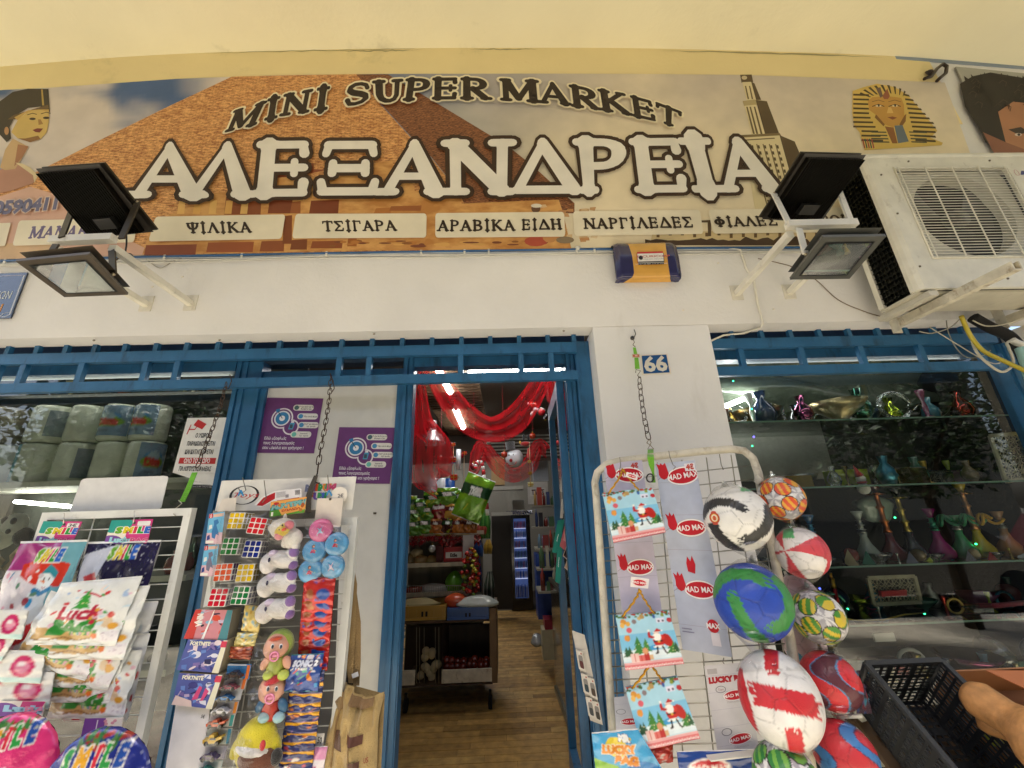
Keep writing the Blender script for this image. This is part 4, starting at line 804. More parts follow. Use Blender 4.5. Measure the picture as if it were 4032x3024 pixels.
def acbracket(t, x, ys, ye, z):
    MB('d5cdb8', 'old_paint').hexa([(x-.02, ys, z), (x+.02, ys, z), (x+.02, ye, z), (x-.02, ye, z), (x-.02, ys, z+.005), (x+.02, ys, z+.005), (x+.02, ye, z+.005), (x-.02, ye, z+.005)]).out('flange', t)
    MB('d5cdb8', 'old_paint').box(x-.02, x-.015, ys, ye, z+.0055, z+.045).out('web', t)
    MB('c2b698', 'old_paint').box(x+.012, x+.02, ys, ye, z+.0055, z+.045).out('web', t)
    MB('dcd6c4', 'old_paint').box(x-.026, x-.0205, YW-.05, YW, z-.03, z+.45).out('wall_upright', t)
    MB('dcd6c4', 'old_paint').box(x-.0204, x+.03, YW-.006, YW-.0005, z-.03, z+.45).out('back_plate', t)
acbracket(br_, P(3540, 1330, YW).x, 1.50, 2.094, 2.545)
br2 = thing('wall_bracket', (3.1, 2.0, 2.55), 'second steel bracket under the air conditioner near the photo edge', 'bracket', 'air conditioner brackets')
acbracket(br2, P(3540, 1330, YW).x+.66, 1.5, 2.094, 2.545)
m = MB('c9c3b2', 'white_paint'); m.box(X0+.04, X0+.09, YF-.0, YB+.06, Z0-.042, Z0-.013); m.out('foot', ac)
m = MB('c9c3b2', 'white_paint'); m.box(X1-.2, X1-.15, YF-.0, YB+.06, Z0-.042, Z0-.013); m.out('foot', ac)
# drain hose, refrigerant pipes and loose wires below
def wire(name, label, px, Y, r, c, m_='plastic', cat='cable', group=None, kind=None):
    Ys = Y if isinstance(Y, (list, tuple)) else [Y]*len(px); pts = [P(x, y, yy) for (x, y), yy in zip(px, Ys)]; pp = []
    n = len(pts)
    for i in range(n-1):
        p0, p1, p2, p3 = pts[max(i-1, 0)], pts[i], pts[i+1], pts[min(i+2, n-1)]
        for k in range(6): t = k/6; pp.append(.5*((2*p1)+(p2-p0)*t+(2*p0-5*p1+4*p2-p3)*t*t+(3*p1-p0-3*p2+p3)*t*t*t))
    pp.append(pts[-1]); MB(c, m_).tube(pp, r, 8).out(name, None, label, cat, group)
wire('drain_hose', 'yellow hose curving down from the air conditioner', [(3785, 1245), (3820, 1320), (3870, 1380), (3950, 1420), (4060, 1470)], [1.9, 1.95, 1.95, 1.9, 1.85], .0105, 'b5a32e')
wire('power_cable', 'thick white cable looping below the air conditioner', [(3822, 1320), (3845, 1385), (3900, 1440), (3950, 1464), (3990, 1430), (3972, 1370), (3965, 1350), (4000, 1340), (4060, 1365)], 1.98, .0065, 'c9c2ac')
wire('thin_wire', 'thin grey wire sagging from the bracket end', [(3620, 1305), (3670, 1312), (3740, 1290), (3780, 1255)], 2.0, .003, '9d9a8c')
wire('thin_wire', 'thin white wire sloping across the upper blue rail', [(3660, 1288), (3760, 1350), (3860, 1410), (3920, 1432), (3960, 1415)], 2.05, .003, 'b9b5a5')
wire('thin_wire', 'thin grey wire hanging in a loop behind the hose', [(3726, 1262), (3735, 1310), (3765, 1370), (3810, 1408), (3870, 1400), (3900, 1380)], 2.06, .0028, '8b8a80')
wire('thin_wire', 'short white wire crossing under the second bracket', [(3830, 1262), (3880, 1283), (3940, 1280), (4000, 1262)], 1.95, .0035, 'b5ad98')
wire('pipe', 'dark insulated pipe at the right photo edge', [(3830, 1250), (3900, 1290), (3980, 1330), (4040, 1420), (4080, 1560)], [2.05]*5, .03, '1c1b1a', 'matte', 'pipe')
wire('sleeve', 'white corrugated sleeve at the right photo edge', [(3985, 1338), (4010, 1352), (4060, 1362)], 1.9, .016, 'd6d2c6')
wire('pipe', 'pale teal duct stub at the right photo edge', [(4028, 1370), (4046, 1420), (4070, 1500)], 1.86, .03, '8fb5ad', cat='pipe')
wire('wall_wire', 'thin brown wire drooping over the header from right lamp to bracket', [(2985, 1018), (3060, 1034), (3125, 1053), (3210, 1100), (3300, 1180), (3400, 1225), (3480, 1250)], YW-.006, .0025, '7c6a55')
wire('wall_wire', 'black lead running from the left upper lamp', [(497, 905), (498, 960), (492, 1000)], [1.7, 1.75, 1.8], .004, '1d1b19')
wire('wall_wire', 'black lead of the left lower floodlight', [(430, 1045), (470, 1015), (515, 1000), (530, 1035)], [1.7, 1.75, 1.9, 2.08], .004, '1d1b19')
wire('wall_wire', 'thin wire looping from left bracket up to the cable bundle', [(560, 1005), (600, 1040), (635, 1055), (680, 1030), (730, 1012)], YW-.006, .0025, 'a8a090')
bd = thing('cable_bundle', P(1800, 1000, YW-.01), 'bundle of white cables clipped along the bottom of the banner', 'cables')
for k, (off, c) in enumerate(((9, 'd8d6cf'), (14, 'b8bec4'), (19, 'dedbd2'), (25, 'd3d0c6'))):
    MB(c, 'plastic').tube([P(x, interp(BOT, x)+off+2.5*sin(x*.006+k*1.3)+(2 if k == 3 else 0), YW-.006-.002*k) for x in range(-60, 3500, 60)], .0042, 6).out('cable', bd)
for x in (45, 290, 660, 960, 1290, 1660, 1830, 1925, 2270, 2340): MB('e4e0d4', 'plastic').box(P(x, 1000, YW).x-.006, P(x, 1000, YW).x+.006, YW-.017, YW-.0005, P(x, interp(BOT, x)+24, YW).z, P(x, interp(BOT, x)+6, YW).z).out('clip', bd)
m = MB('d8d4c8', 'white_paint'); q = P(2275, 968, YW-.02); m.tube([q, q+Vector((0, .015, -.02))], .016, 10); m.out('camera_stub', None, 'small white fitting on the cable bundle left of the alarm box', 'fitting')
def conduit(px): return [P(x, y, YW-.008) for x, y in px]
MB('e9e4d4', 'plastic').tube(conduit([(2846, 975), (2915, 984), (2940, 1060), (2968, 1100), (2985, 1200), (3001, 1260), (3003, 1276)])+[P(2995, 1288, YW-.01), P(2985, 1292, 2.14), P(2930, 1312, 2.2), P(2850, 1320, 2.2), P(2800, 1342, 2.19)], .0065, 8).out('conduit', None, 'white cable running down the header and under the soffit on the right', 'cable')
for i, (x, y) in enumerate([(2690, 1222), (2828, 1036), (3046, 1218), (2975, 1093), (370, 1340), (1473, 1315), (2220, 1303), (865, 1339), (718, 1090), (600, 1130)]):
    MB('8f8877' if i in (4, 5, 6, 7) else 'efe8d8', 'plaster').ball(P(x, y, YW), (.008, .004, .006), 8, 6).out('plaster_pimple' if i not in (4, 5, 6, 7) else 'chip', bl)

# ---- alarm box
t = thing('alarm_box', P(2555, 1100, 2.06), 'yellow and navy burglar alarm box on the header above the pillar', 'alarm')
xa, xb = P(2424, 1040, 2.04).x, P(2678, 1040, 2.04).x; zt, zf, zb = P(2555, 972, 2.09).z, P(2555, 1080, 2.03).z, P(2555, 1110, 2.09).z
def prof(x0, x1, c, pinch0, pinch1, nm):
    m = MB(c, 'gloss'); K = 10
    def sec(u, v):   # v: 0 top .. 1 bottom along the shell's section
        x = x0+(x1-x0)*u
        ang = v*pi*.5; pr = [(2.095, zt), (2.045, zt-.004), (2.025, zt-.03), (2.018, (zt+zf)/2), (2.028, zf+.01), (2.04, zf-.012), (2.07, zb+.004), (2.095, zb)]
        k = v*(len(pr)-1); i = min(int(k), len(pr)-2); f = k-i; y, z = pr[i][0]*(1-f)+pr[i+1][0]*f, pr[i][1]*(1-f)+pr[i+1][1]*f
        w = sin(pi*min(max(v, 0), 1)); 
        xx = x
        if pinch0: xx += (1-u)*pinch0*w
        if pinch1: xx += u*pinch1*w
        e = min(xx-xa, xb-xx); y += max(0, .03-e)*.7
        return (xx, y, z)
    m.grid(sec, K, 21); m.out(nm, t)
w1 = xa+(xb-xa)*.13; w2 = xb-(xb-xa)*.12
prof(xa, w1, '262450', 0, .05, 'side_cap'); prof(w1, w2, 'd9a347', .05, -.035, 'front_cover'); prof(w2, xb, '262450', -.035, 0, 'side_cap')
m = MB('2a2850', 'plastic'); m.box(xa+.012, xb-.012, 2.06, 2.097, zb+.006, zt-.006); m.out('base', t)
a = Art(); a.rrect(-.02, .1, .94, .95, .1, 'b02a2a'); a.rrect(.02, .08, 1.0, .93, .1, '1c1a1c'); a.rect(0, .0, .98, 1, 'e8e4dc'); a.rect(0, .86, .98, 1, 'c2332f'); a.rect(0, 0, .98, .14, '1d1c20'); a.rect(0, .17, .98, .25, '1d1c20'); a.text('210 67 28 888  210 67 53 888', .5, .03, .07, 'd8d8d4'); a.text('SECURICORP', .6, .56, .15, 'b24a44', bold=.02); a.text('APOLLON SECURITY', .6, .38, .08, '8a8a8c'); a.ell(.12, .54, .08, .16, '26242a', 14)
f = frame(P(2508, 993, 2.016), P(2612, 990, 2.016), P(2616, 1041, 2.016), P(2513, 1044, 2.016)); m = MB('ffffff', 'print'); a.flat(m, f, h0=.002); m.out('sticker', t)
# ---- number plate
t = thing('house_number', P(2581, 1468, 2.1), 'small blue enamel plate with the number 66 on the pillar', 'number plate')
q = [P(2527, 1401, 2.096), P(2624, 1396, 2.096), P(2637, 1466, 2.096), P(2535, 1471, 2.096)]; MB('1f4f86', 'gloss').slab(q, (0, .006, 0)).out('plate', t)
a = Art(); a.text('66', .5, .12, .8, 'd9d6c8', bold=.035, wsc=.8); m = MB('ffffff', 'gloss'); a.flat(m, frame(*q)); m.out('digits', t)
MB('e9e2d0', 'plaster').slab(inset([p+Vector((0, .003, 0)) for p in q], 1.13), (0, .004, 0)).out('plaster_edge', t)
# ---- navy street sign at the left
t = thing('street_sign', P(0, 1250, 2.09), 'navy street name sign with white edge, cut by the left photo edge', 'sign')
q = [P(-330, 1090, 2.088), P(107, 1073, 2.088), P(40, 1252, 2.088), P(-400, 1268, 2.088)]; MB('24324a', 'gloss').slab(q, (0, .008, 0)).out('plate', t)
a = Art(); W_ = .008
a.line([(.02, .06), (.02, .94), (.98, .94)], .012, 'b9b7c6'); a.line([(.985, .93), (.985, .07), (.95, .03), (.03, .03)], .012, 'cfd2d6'); a.line([(.90, .04), (.925, .10), (.975, .12)], .008, 'cfd2d6')
a.text('ΟΔΟΣ  ΑΛΕΞΑΝΔΡΕΩΝ', .93, .42, .16, 'd9ddd8', 'r', .0, wsc=.32, slant=.03); a.text('ΑΘΗΝΑΙΩΝ', .89, .14, .16, 'c98a2c', 'r', .02, wsc=.5, slant=.03); a.rect(.5, .82, .78, .84, 'cfd2d6')
m = MB('ffffff', 'print'); a.flat(m, frame(*q)); m.out('print', t)

# ================================================================ CHAINS, STRAPS AND HOOKS
def chain(t, path, ll, c='5a4638', r=.0022):
    path = [Vector(p) for p in path]; seg = [(path[i+1]-path[i]).length for i in range(len(path)-1)]; tot = sum(seg); n = max(2, int(tot/ll)); 
    def at(s):
        for i, L in enumerate(seg):
            if s <= L or i == len(seg)-1: return path[i].lerp(path[i+1], min(s/L, 1))
            s -= L
    for i in range(n):
        a, b_ = at(tot*i/n), at(tot*(i+1)/n); d = (b_-a); c_ = (a+b_)/2; L = d.length*.62; d.normalize(); x = d.cross(Vector((0, 1, .1))).normalized(); y = d.cross(x)
        w = (x if i % 2 else (x*.45+y).normalized())*ll*.26
        pts = [c_+d*L*cos(t_)*1.0+w*max(-1, min(1, 1.5*sin(t_))) for t_ in [2*pi*k/12 for k in range(12)]]
        MB(c, 'rust').tube(pts, r, 6, closed=True).out('link', t)
def strap(t, pts, w, c, name='strap'):
    m = MB(c, 'cloth'); pts = [Vector(p) for p in pts]; ws = w if isinstance(w, list) else [w]*len(pts)
    for i in range(len(pts)-1): m.hexa([pts[i]+Vector((-ws[i], 0, 0)), pts[i]+Vector((ws[i], 0, 0)), pts[i+1]+Vector((ws[i+1], 0, 0)), pts[i+1]+Vector((-ws[i+1], 0, 0)), pts[i]+Vector((-ws[i], .003, 0)), pts[i]+Vector((ws[i], .003, 0)), pts[i+1]+Vector((ws[i+1], .003, 0)), pts[i+1]+Vector((-ws[i+1], .003, 0))])
    m.out(name, t)
g = 'rusty chains holding up the display racks'
t = thing('chain', P(885, 1505, 2.18), 'rusty chain with green strap from the rail to the leftmost rack', 'chain', g)
chain(t, [P(892, 1508, 2.17), P(868, 1600, 2.05), P(832, 1700, 1.93), P(798, 1780, 1.84), P(778, 1838, 1.78)], .042)
MB('5a4638', 'rust').tube([P(905, 1475, 2.18), P(912, 1500, 2.17), P(900, 1530, 2.165), P(886, 1522, 2.17)], .0025, 6).out('hook', t)
strap(t, [P(766, 1860, 1.76), P(742, 1920, 1.72), P(716, 1976, 1.69)], .011, '6fc21e')
MB('b9b5a8', 'metal').tube([P(703, 1970, 1.69), P(716, 1982, 1.685), P(700, 1996, 1.68), P(688, 2005, 1.66), P(684, 2024, 1.645), P(692, 2030, 1.64)], .002, 6).out('wire_hook', t)
t = thing('chain', P(1300, 1480, 2.18), 'rusty chain with black strap from the rail to the toy rack', 'chain', g)
chain(t, [P(1303, 1480, 2.17), P(1296, 1580, 2.04), P(1278, 1690, 1.9), P(1260, 1780, 1.81), P(1250, 1858, 1.76)], .042)
MB('5a4638', 'rust').tube([P(1300, 1470, 2.18), P(1312, 1500, 2.17), P(1316, 1530, 2.165), P(1306, 1545, 2.17)], .0025, 6).out('hook', t)
strap(t, [P(1244, 1872, 1.62), P(1226, 1920, 1.612), P(1212, 1965, 1.608), P(1214, 2020, 1.605)], [.008, .011, .012, .009], '4a443c')
MB('3a342d', 'rust').tube([P(1250, 1862, 1.75), P(1240, 1890, 1.63), P(1240, 1900, 1.62), P(1258, 1903, 1.61)], .003, 6).out('hook', t)
t = thing('chain', P(2494, 1330, 2.08), 'rusty chain with two green straps hanging down the pillar', 'chain', g)
MB('22201e', 'matte').tube([P(2497, 1298, 2.095), P(2503, 1315, 2.08), P(2496, 1330, 2.07)], .0025, 6).out('cord', t)
MB('17120f', 'gloss').ball(P(2490, 1331, 2.075), .013, 12, 8).out('eye', t)
MB('6f604c', 'metal').tube([P(2494, 1338, 2.07), P(2498, 1348, 2.065), P(2492, 1358, 2.065), P(2502, 1366, 2.06)], .002, 6).out('wire_hook', t)
strap(t, [P(2498, 1368, 2.06), P(2506, 1410, 2.05), P(2510, 1452, 2.04)], [.008, .011, .013], '76c034')
m = MB('c9b49a', 'plastic'); m.rbox(*(lambda p: (p.x-.022, p.x+.022, p.y-.004, p.y+.003, p.z-.011, p.z+.011))(P(2504, 1401, 2.045)), .003); m.out('buckle', t)
p = P(2504, 1401, 2.039); a = Art(); a.rect(.06, .1, .94, .9, 'b8402c'); a.rect(.3, .3, .75, .7, 'e0c9b0'); m = MB('ffffff', 'print'); a.flat(m, frame(p+Vector((-.018, 0, .008)), p+Vector((.018, 0, .008)), p+Vector((.018, 0, -.008)), p+Vector((-.018, 0, -.008)))); m.out('buckle_label', t)
MB('6f604c', 'metal').tube([P(2503, 1468, 2.04), P(2504, 1455, 2.04), P(2522, 1460, 2.04), P(2510, 1478, 2.035), P(2520, 1488, 2.03), P(2512, 1484, 2.03)], .002, 6).out('wire_hook', t)
chain(t, [P(2517, 1488, 2.03), P(2524, 1560, 1.97), P(2536, 1640, 1.9), P(2554, 1728, 1.82)], .042)
MB('8f7f66', 'metal').tube([P(2556, 1728, 1.82), P(2547, 1744, 1.81), P(2560, 1752, 1.8), P(2550, 1768, 1.79), P(2574, 1768, 1.79), P(2560, 1752, 1.8), P(2564, 1742, 1.8), P(2556, 1728, 1.82)], .002, 6).out('ring', t)
strap(t, [P(2562, 1770, 1.78), P(2562, 1800, 1.60), P(2566, 1830, 1.60), P(2572, 1862, 1.605), P(2574, 1900, 1.61)], [.013, .013, .011, .004, .008], '6fb32c')
# ================================================================ SHARED PRINTED ART
def smile(a, x, y, s, shade=0, rot=0, dx=.18):
    cols = ['6fae2a', 'e0c926', 'd42f55', '2f9e3e', '2a63c4']; X = 0; ws = [.62, .85, .3, .55, .6]
    for ch, c, w in zip('SMILE', cols, ws):
        px, py = x+X*s*cos(radians(rot)), y+X*s*sin(radians(rot)); a.text(ch, px, py, s, c, 'l', .07, rot, .9, dx, halo='f2f0e6'); X += w+.1
    return a
def santa(a, x, y, s):
    a.ell(x, y, .16*s, .2*s, 'c22a25', 18); a.ell(x-.02*s, y+.1*s, .13*s, .12*s, 'f3f1ea'); a.ell(x-.02*s, y+.2*s, .07*s, .06*s, 'e0a583', 14); a.poly([(x-.1*s, y+.23*s), (x+.02*s, y+.36*s), (x+.14*s, y+.28*s), (x+.07*s, y+.22*s)], 'c22a25'); a.ell(x+.15*s, y+.27*s, .03*s, .03*s, 'f6f4ee', 10)
    a.line([(x-.09*s, y+.24*s), (x+.07*s, y+.24*s)], .035*s, 'f6f4ee'); a.ell(x-.02*s, y+.15*s, .09*s, .06*s, 'f6f4ee', 12)
    a.rect(x-.15*s, y-.06*s, x+.15*s, y-.01*s, '231a16'); a.rect(x-.03*s, y-.065*s, x+.03*s, y-.005*s, 'd9b24a'); a.ell(x-.02*s, y-.19*s, .17*s, .035*s, 'f3f1ea')
    a.line([(x-.08*s, y-.2*s), (x-.1*s, y-.36*s), (x-.15*s, y-.38*s)], .05*s, '2a1c18'); a.line([(x+.07*s, y-.2*s), (x+.12*s, y-.36*s), (x+.16*s, y-.4*s)], .05*s, '2a1c18')
    a.line([(x-.13*s, y+.1*s), (x-.24*s, y+.12*s), (x-.22*s, y+.26*s)], .07*s, 'b8251f'); a.ell(x-.22*s, y+.3*s, .04*s, .04*s, 'f3f1ea', 10)
    a.ell(x+.24*s, y-.02*s, .13*s, .2*s, 'b5261f', 16, rot=15); a.ell(x+.12*s, y+.07*s, .07*s, .07*s, 'cf342b', 12); a.ell(x+.06*s, y+.09*s, .03*s, .06*s, 'f3f1ea', 10)
def pine(a, x, y, s, c='3c7d35'):
    for k in range(3): w = s*(.3-.07*k); a.poly([(x-w, y+k*.2*s), (x-w*.5, y+(k*.2+.06)*s), (x, y+(k*.2+.02)*s), (x+w*.5, y+(k*.2+.06)*s), (x+w, y+k*.2*s), (x+.02*s, y+(k*.2+.4)*s)], c)
    for k in range(6): a.ell(x+R(-.15, .15)*s, y+R(.05, .6)*s, .018*s, .018*s, 'f2e6b0', 6)
def snowman(a, x, y, s):
    a.ell(x, y, .3*s, .34*s, 'dfe9ee', 20); a.ell(x+.05*s, y+.4*s, .22*s, .2*s, 'e6eef2', 18); a.line([(x-.18*s, y+.24*s), (x+.05*s, y+.18*s), (x+.26*s, y+.26*s)], .09*s, '2b7fb5'); a.poly([(x-.14*s, y+.52*s), (x+.05*s, y+.7*s), (x+.3*s, y+.55*s), (x+.28*s, y+.44*s), (x+.05*s, y+.54*s)], '2f8d9e')
    for dx in (-.02, .12): a.ell(x+dx*s, y+.44*s, .02*s, .03*s, '22262c', 8)
    a.poly([(x+.02*s, y+.4*s), (x-.16*s, y+.42*s), (x+.03*s, y+.35*s)], 'dd7a3a'); a.line([(x, y+.3*s), (x+.06*s, y+.27*s), (x+.12*s, y+.3*s)], .015*s, 'b03a4a'); a.ell(x-.15*s, y+.02*s, .1*s, .09*s, '2f9fd6', 14)
def madmax(a, x, y, w, rot=0, blob=True):
    a.ell(x, y, w*.5, w*.26, 'b9b3b6', 26, rot); a.ell(x, y, w*.485, w*.25, 'f4efec', 26, rot); a.ell(x, y, w*.44, w*.21, 'c4202e', 26, rot); a.text('MAD MAX', x, y-.07*w, .15*w, 'f6f1ee', bold=.02, rot=rot, wsc=.95)
    if blob:
        bx, by = x-w*.56, y+w*.12
        a.line([(bx-.1*w, by-.12*w), (bx-.24*w, by-.2*w)], .012*w, '8a8086'); a.poly([(bx-.16*w, by-.05*w), (bx-.15*w, by+.1*w), (bx-.2*w, by+.3*w), (bx-.1*w, by+.22*w), (bx-.06*w, by+.34*w), (bx, by+.22*w), (bx+.08*w, by+.3*w), (bx+.12*w, by+.1*w), (bx+.15*w, by-.04*w), (bx+.08*w, by-.16*w), (bx-.02*w, by-.2*w), (bx-.11*w, by-.15*w)], 'c4202e')
def pouch(name, label, cat, q, Y, art, base, group=None, nu=70, nv=70, bulge=.012, wr=.0035, mt='film', seed=0, seal='e8e8e4', parent=None, yoff=None):
    pts = [Vector(P(x, y, (Y[i] if isinstance(Y, (list, tuple)) else Y))) for i, (x, y) in enumerate(q)]; f = frame(*pts); rnd = random.Random(seed+len(label)); ph = [rnd.uniform(0, 6.3) for _ in range(8)]; fx = [rnd.uniform(-9, 9) for _ in range(8)]; fy = [rnd.uniform(-9, 9) for _ in range(8)]
    def h(u, v):
        u += .03*sin(17*v+ph[0]); v += .03*sin(13*u+ph[1])
        e = max(0, sin(pi*min(max(u, 0), 1)))**.45*max(0, sin(pi*min(max(v, 0), 1)))**.45
        w = sum(abs(sin(fx[k]*u+fy[k]*v+ph[k]))**1.6*(1 if k % 2 else -1) for k in range(8))/3
        return bulge*e+wr*w*(.35+.65*e)
    C = art.raster(nu, nv, base)
    m = MB(base, mt); m.grid(lambda u, v: f(u, v, h(u, v)), nu, nv, C); 
    if parent is not None: return m.out(name, parent)
    t = thing(name, f(.5, 0, 0), label, cat, group)
    m.out('bag_front', t); m = MB(base, mt); m.grid(lambda u, v: f(u, v, -.002-.3*max(0, h(u, v))), 8, 8); m.out('bag_back', t)
    MB(seal, mt).grid(lambda u, v: f(u, 1.0+v*.02, h(u, .98)*(1-v)), 14, 1).out('seal', t); MB(seal, mt).grid(lambda u, v: f(u, -.02+v*.02, h(u, .02)*v), 14, 1).out('seal', t)
    return t
def card(name, label, cat, q, Y, art, col, group=None, th=.002, mt='print', parent=None, rc=0, hole=None):
    pts = [P(x, y, (Y[i] if isinstance(Y, (list, tuple)) else Y)) for i, (x, y) in enumerate(q)]
    if isinstance(Y, (list, tuple)): pts[2] = PL(*q[2], pts[0], (pts[1]-pts[0]).cross(pts[3]-pts[0]))
    f = frame(*pts)
    t = parent or thing(name, f(.5, 0), label, cat, group)
    m = MB(col, mt)
    if rc:
        o = [f(u, v) for u, v in [(rc, 0), (1-rc, 0), (1-rc*.3, rc*.3), (1, rc), (1, 1-rc), (1-rc*.3, 1-rc*.3), (1-rc, 1), (rc, 1), (rc*.3, 1-rc*.3), (0, 1-rc), (0, rc), (rc*.3, rc*.3)]]; m.prism(o, f(0, 0, -th)-f(0, 0, 0))
    else: m.slab([f(0, 1), f(1, 1), f(1, 0), f(0, 0)], f(0, 0, -th)-f(0, 0, 0))
    m.out('card' if not parent else name, t)
    if art: m = MB('ffffff', mt); art.flat(m, f, h0=.0005, clamp=True); m.out('print', t)
    if hole: p = f(hole[0], hole[1], .001); MB('5c5450', 'metal').ball(p, (.005, .002, .005), 8, 6).out('eyelet', t)
    return t
def hook(px, Y, label=None, parent=None, c='8e8a80'):
    m = MB(c, 'metal').tube([P(x, y, Y) for x, y in px], .0018, 6)
    if parent: m.out('hook', parent)
    else: m.out('wire_hook', None, label, 'hook')
def cello(name, parent, q, Y, bulge=.03, wr=.004, mt='clear_wrap', seed=1, n=22):
    f = frame(*[P(x, y, Y) for x, y in q]); rnd = random.Random(seed); ph = [rnd.uniform(0, 6.3) for _ in range(6)]
    def h(u, v): e = (max(0, sin(pi*u))*max(0, sin(pi*v)))**.35; return bulge*e+wr*sum(sin(ph[k]*7*u+ph[-k-1]*9*v+ph[k]) for k in range(6))/3
    MB('ffffff', mt).grid(lambda u, v: f(u, v, h(u, v)), n, n).out(name, parent)

# ================================================================ LEFT DISPLAY WINDOW
def shelf(label, x0, x1, y0, y1, z, c='d5d3c6', th=.03): MB(c, 'white_paint').box(x0, x1, y0, y1, z-th, z).out('shelf', None, label, 'shelf')
shelf('upper white shelf of the left window under the paper rolls', -3.39, -1.75, 2.40, 2.85, 1.825)
shelf('middle shelf of the left window behind the leftmost rack', -3.39, -1.75, 2.40, 2.85, 1.30)
shelf('high shelf of the left window behind the blue rails', -3.39, -1.75, 2.52, 2.85, 2.395, '3a3a34', .02)
shelf('low shelf in the left window, mostly hidden by bags', -3.39, -1.75, 2.40, 2.85, .86)
MB('4a4d48', 'plaster').box(-3.39, -1.5, 2.88, 2.9, .3, 3.0).out('display_back_wall', kind='structure')
MB('6d2a2a', 'cloth').box(-3.38, -1.7, 2.36, 2.86, .29, .52).out('red_cloth', None, 'dark red cloth on the floor of the left display window', 'cloth')
def roll(x, y, z, r, h, c, label, band=None):
    t = thing('paper_roll', (x, y, z), label, 'paper roll', 'wrapped rolls on the upper shelf')
    MB(c, 'film').lathe([(r*.55, 0), (r*.93, .002), (r, h*.07), (r*1.0, h*.5), (r*.995, h*.93), (r*.92, h), (r*.5, h*1.0), (.02, h*.99)], (x, y, z), 28).out('roll', t)
    if band:
        a0, a1, z0, z1, art, bc = band; C = art.raster(40, 24, bc) if art else None
        m = MB(bc, 'film'); m.grid(lambda u, v: (x+(r+.0025)*cos(radians(a0+(a1-a0)*u)), y+(r+.0025)*sin(radians(a0+(a1-a0)*u)), z+h*(z0+(z1-z0)*v)), 40, 24, C); m.out('wrapper_print', t)
dim = Art(); dim.rect(0, 0, 1, 1, '7d96b0'); dim.ell(.5, .58, .32, .2, '3f7fb8'); dim.ell(.5, .46, .4, .19, '6f9a20'); dim.ell(.5, .62, .2, .16, '9fb4c0'); dim.text('Dim', .5, .36, .22, 'c8301c', bold=.09); dim.rect(.3, .12, .62, .2, '6a7a90')
blu = Art(); blu.rect(0, 0, .35, 1, 'cfc8dc'); blu.rect(.35, 0, .62, 1, '7fb4cf')
for k in range(8): blu.rect(.05, .9-k*.07, .3, .92-k*.07, '8a80a8')
blu.rect(.1, .08, .2, .25, '5c3f78')
pk = Art(); pk.poly([(.3, 1), (1, 1), (1, .62)], 'b8436a'); pk.poly([(.25, 0), (1, .42), (1, 0)], '8f2f5c')
RC = 'd3d6c4'
for i, (px, r, c, lb, bd) in enumerate([
    (20, .105, '8d8474', 'grey-brown wrapped roll at the left edge, upper row', None),
    (205, .112, RC, 'wide plain white roll, second in the upper row', (-60, 5, .15, .85, None, '7e8a90')),
    (340, .098, RC, 'plain white roll in the middle of the upper row', None),
    (470, .10, RC, 'upper row roll with blue and green label facing left', (-165, -25, .12, .95, dim, '8fa3b5')),
    (588, .095, RC, 'rightmost upper row roll with blue and green label', (-165, -35, .12, .95, dim, '8fa3b5'))]):
    p = P(px, 1700, 2.56); roll(p.x, 2.56, 2.075, r, .235, c, lb, bd)
for i, (px, r, c, lb, bd) in enumerate([
    (0, .105, 'd8dcd6', 'lower row pack with blue side and red stripe at the photo edge', (-120, -60, 0, 1, None, '1f6fb5')),
    (150, .108, RC, 'lower row roll with pale blue band and violet lettering', (-170, -60, .03, .97, blu, RC)),
    (292, .10, RC, 'lower row plain white roll with glossy creases', (-50, 0, .1, .85, None, '7f8894')),
    (438, .098, RC, 'lower row plain white roll right of the middle', None),
    (560, .096, RC, 'lower row rightmost roll with label turned away', (-70, 20, .05, .95, dim, '9fb0c4'))]):
    p = P(px, 1850, 2.56); roll(p.x, 2.56, 1.827, r, .24, c, lb, bd)
m = MB('f0ede0', 'tube_light'); m.tube([P(60, 1975, 2.75), P(285, 1995, 2.75)], .012, 8); m.out('strip_light', None, 'lit strip lamp under the roll shelf in the left window', 'lamp')
m = MB('f0ede0', 'fill_light'); m.tube([(-3.3, 2.43, 2.413), (-1.75, 2.43, 2.413)], .012, 8); m.out('strip_light', None, 'added fill strip brightening the paper rolls, hidden behind the lower blue rail', 'lamp')  # added fill light for the left display, kept out of view
rnd = random.Random(11)
def clutter(n, x0, x1, y0, y1, z, cols, name, lab, cat, group, hmin=.06, hmax=.18):
    for i in range(n):
        x, y, c = rnd.uniform(x0, x1), rnd.uniform(y0, y1), rnd.choice(cols); h = rnd.uniform(hmin, hmax); r = h*rnd.uniform(.2, .4)
        k = rnd.randint(0, 3); m = MB(c, rnd.choice(['gloss', 'plastic', 'metal']))
        pr = [[(r, 0), (r, h*.1), (r*.4, h*.35), (r*.3, h*.6), (r*.6, h*.8), (r*.45, h)], [(r*.7, 0), (r, h*.3), (r*.9, h*.6), (r*.3, h*.8), (r*.35, h)], [(r*.8, 0), (r*.3, h*.1), (r*.2, h*.5), (r*.8, h*.75), (r*1.1, h)], [(r, 0), (r*1.1, h*.2), (r*.5, h*.5), (r*.7, h*.7), (r*.1, h)]][k]
        m.lathe(pr, (x, y, z), 14); m.out(name, None, lab, cat, group)
clutter(7, -3.3, -1.9, 2.58, 2.8, 2.396, ['8f8a6a', 'c9c4a8', '2a2f5a', '7a4a3a'], 'package', 'small package on the high shelf behind the blue rails', 'package', 'packages behind the upper rails')
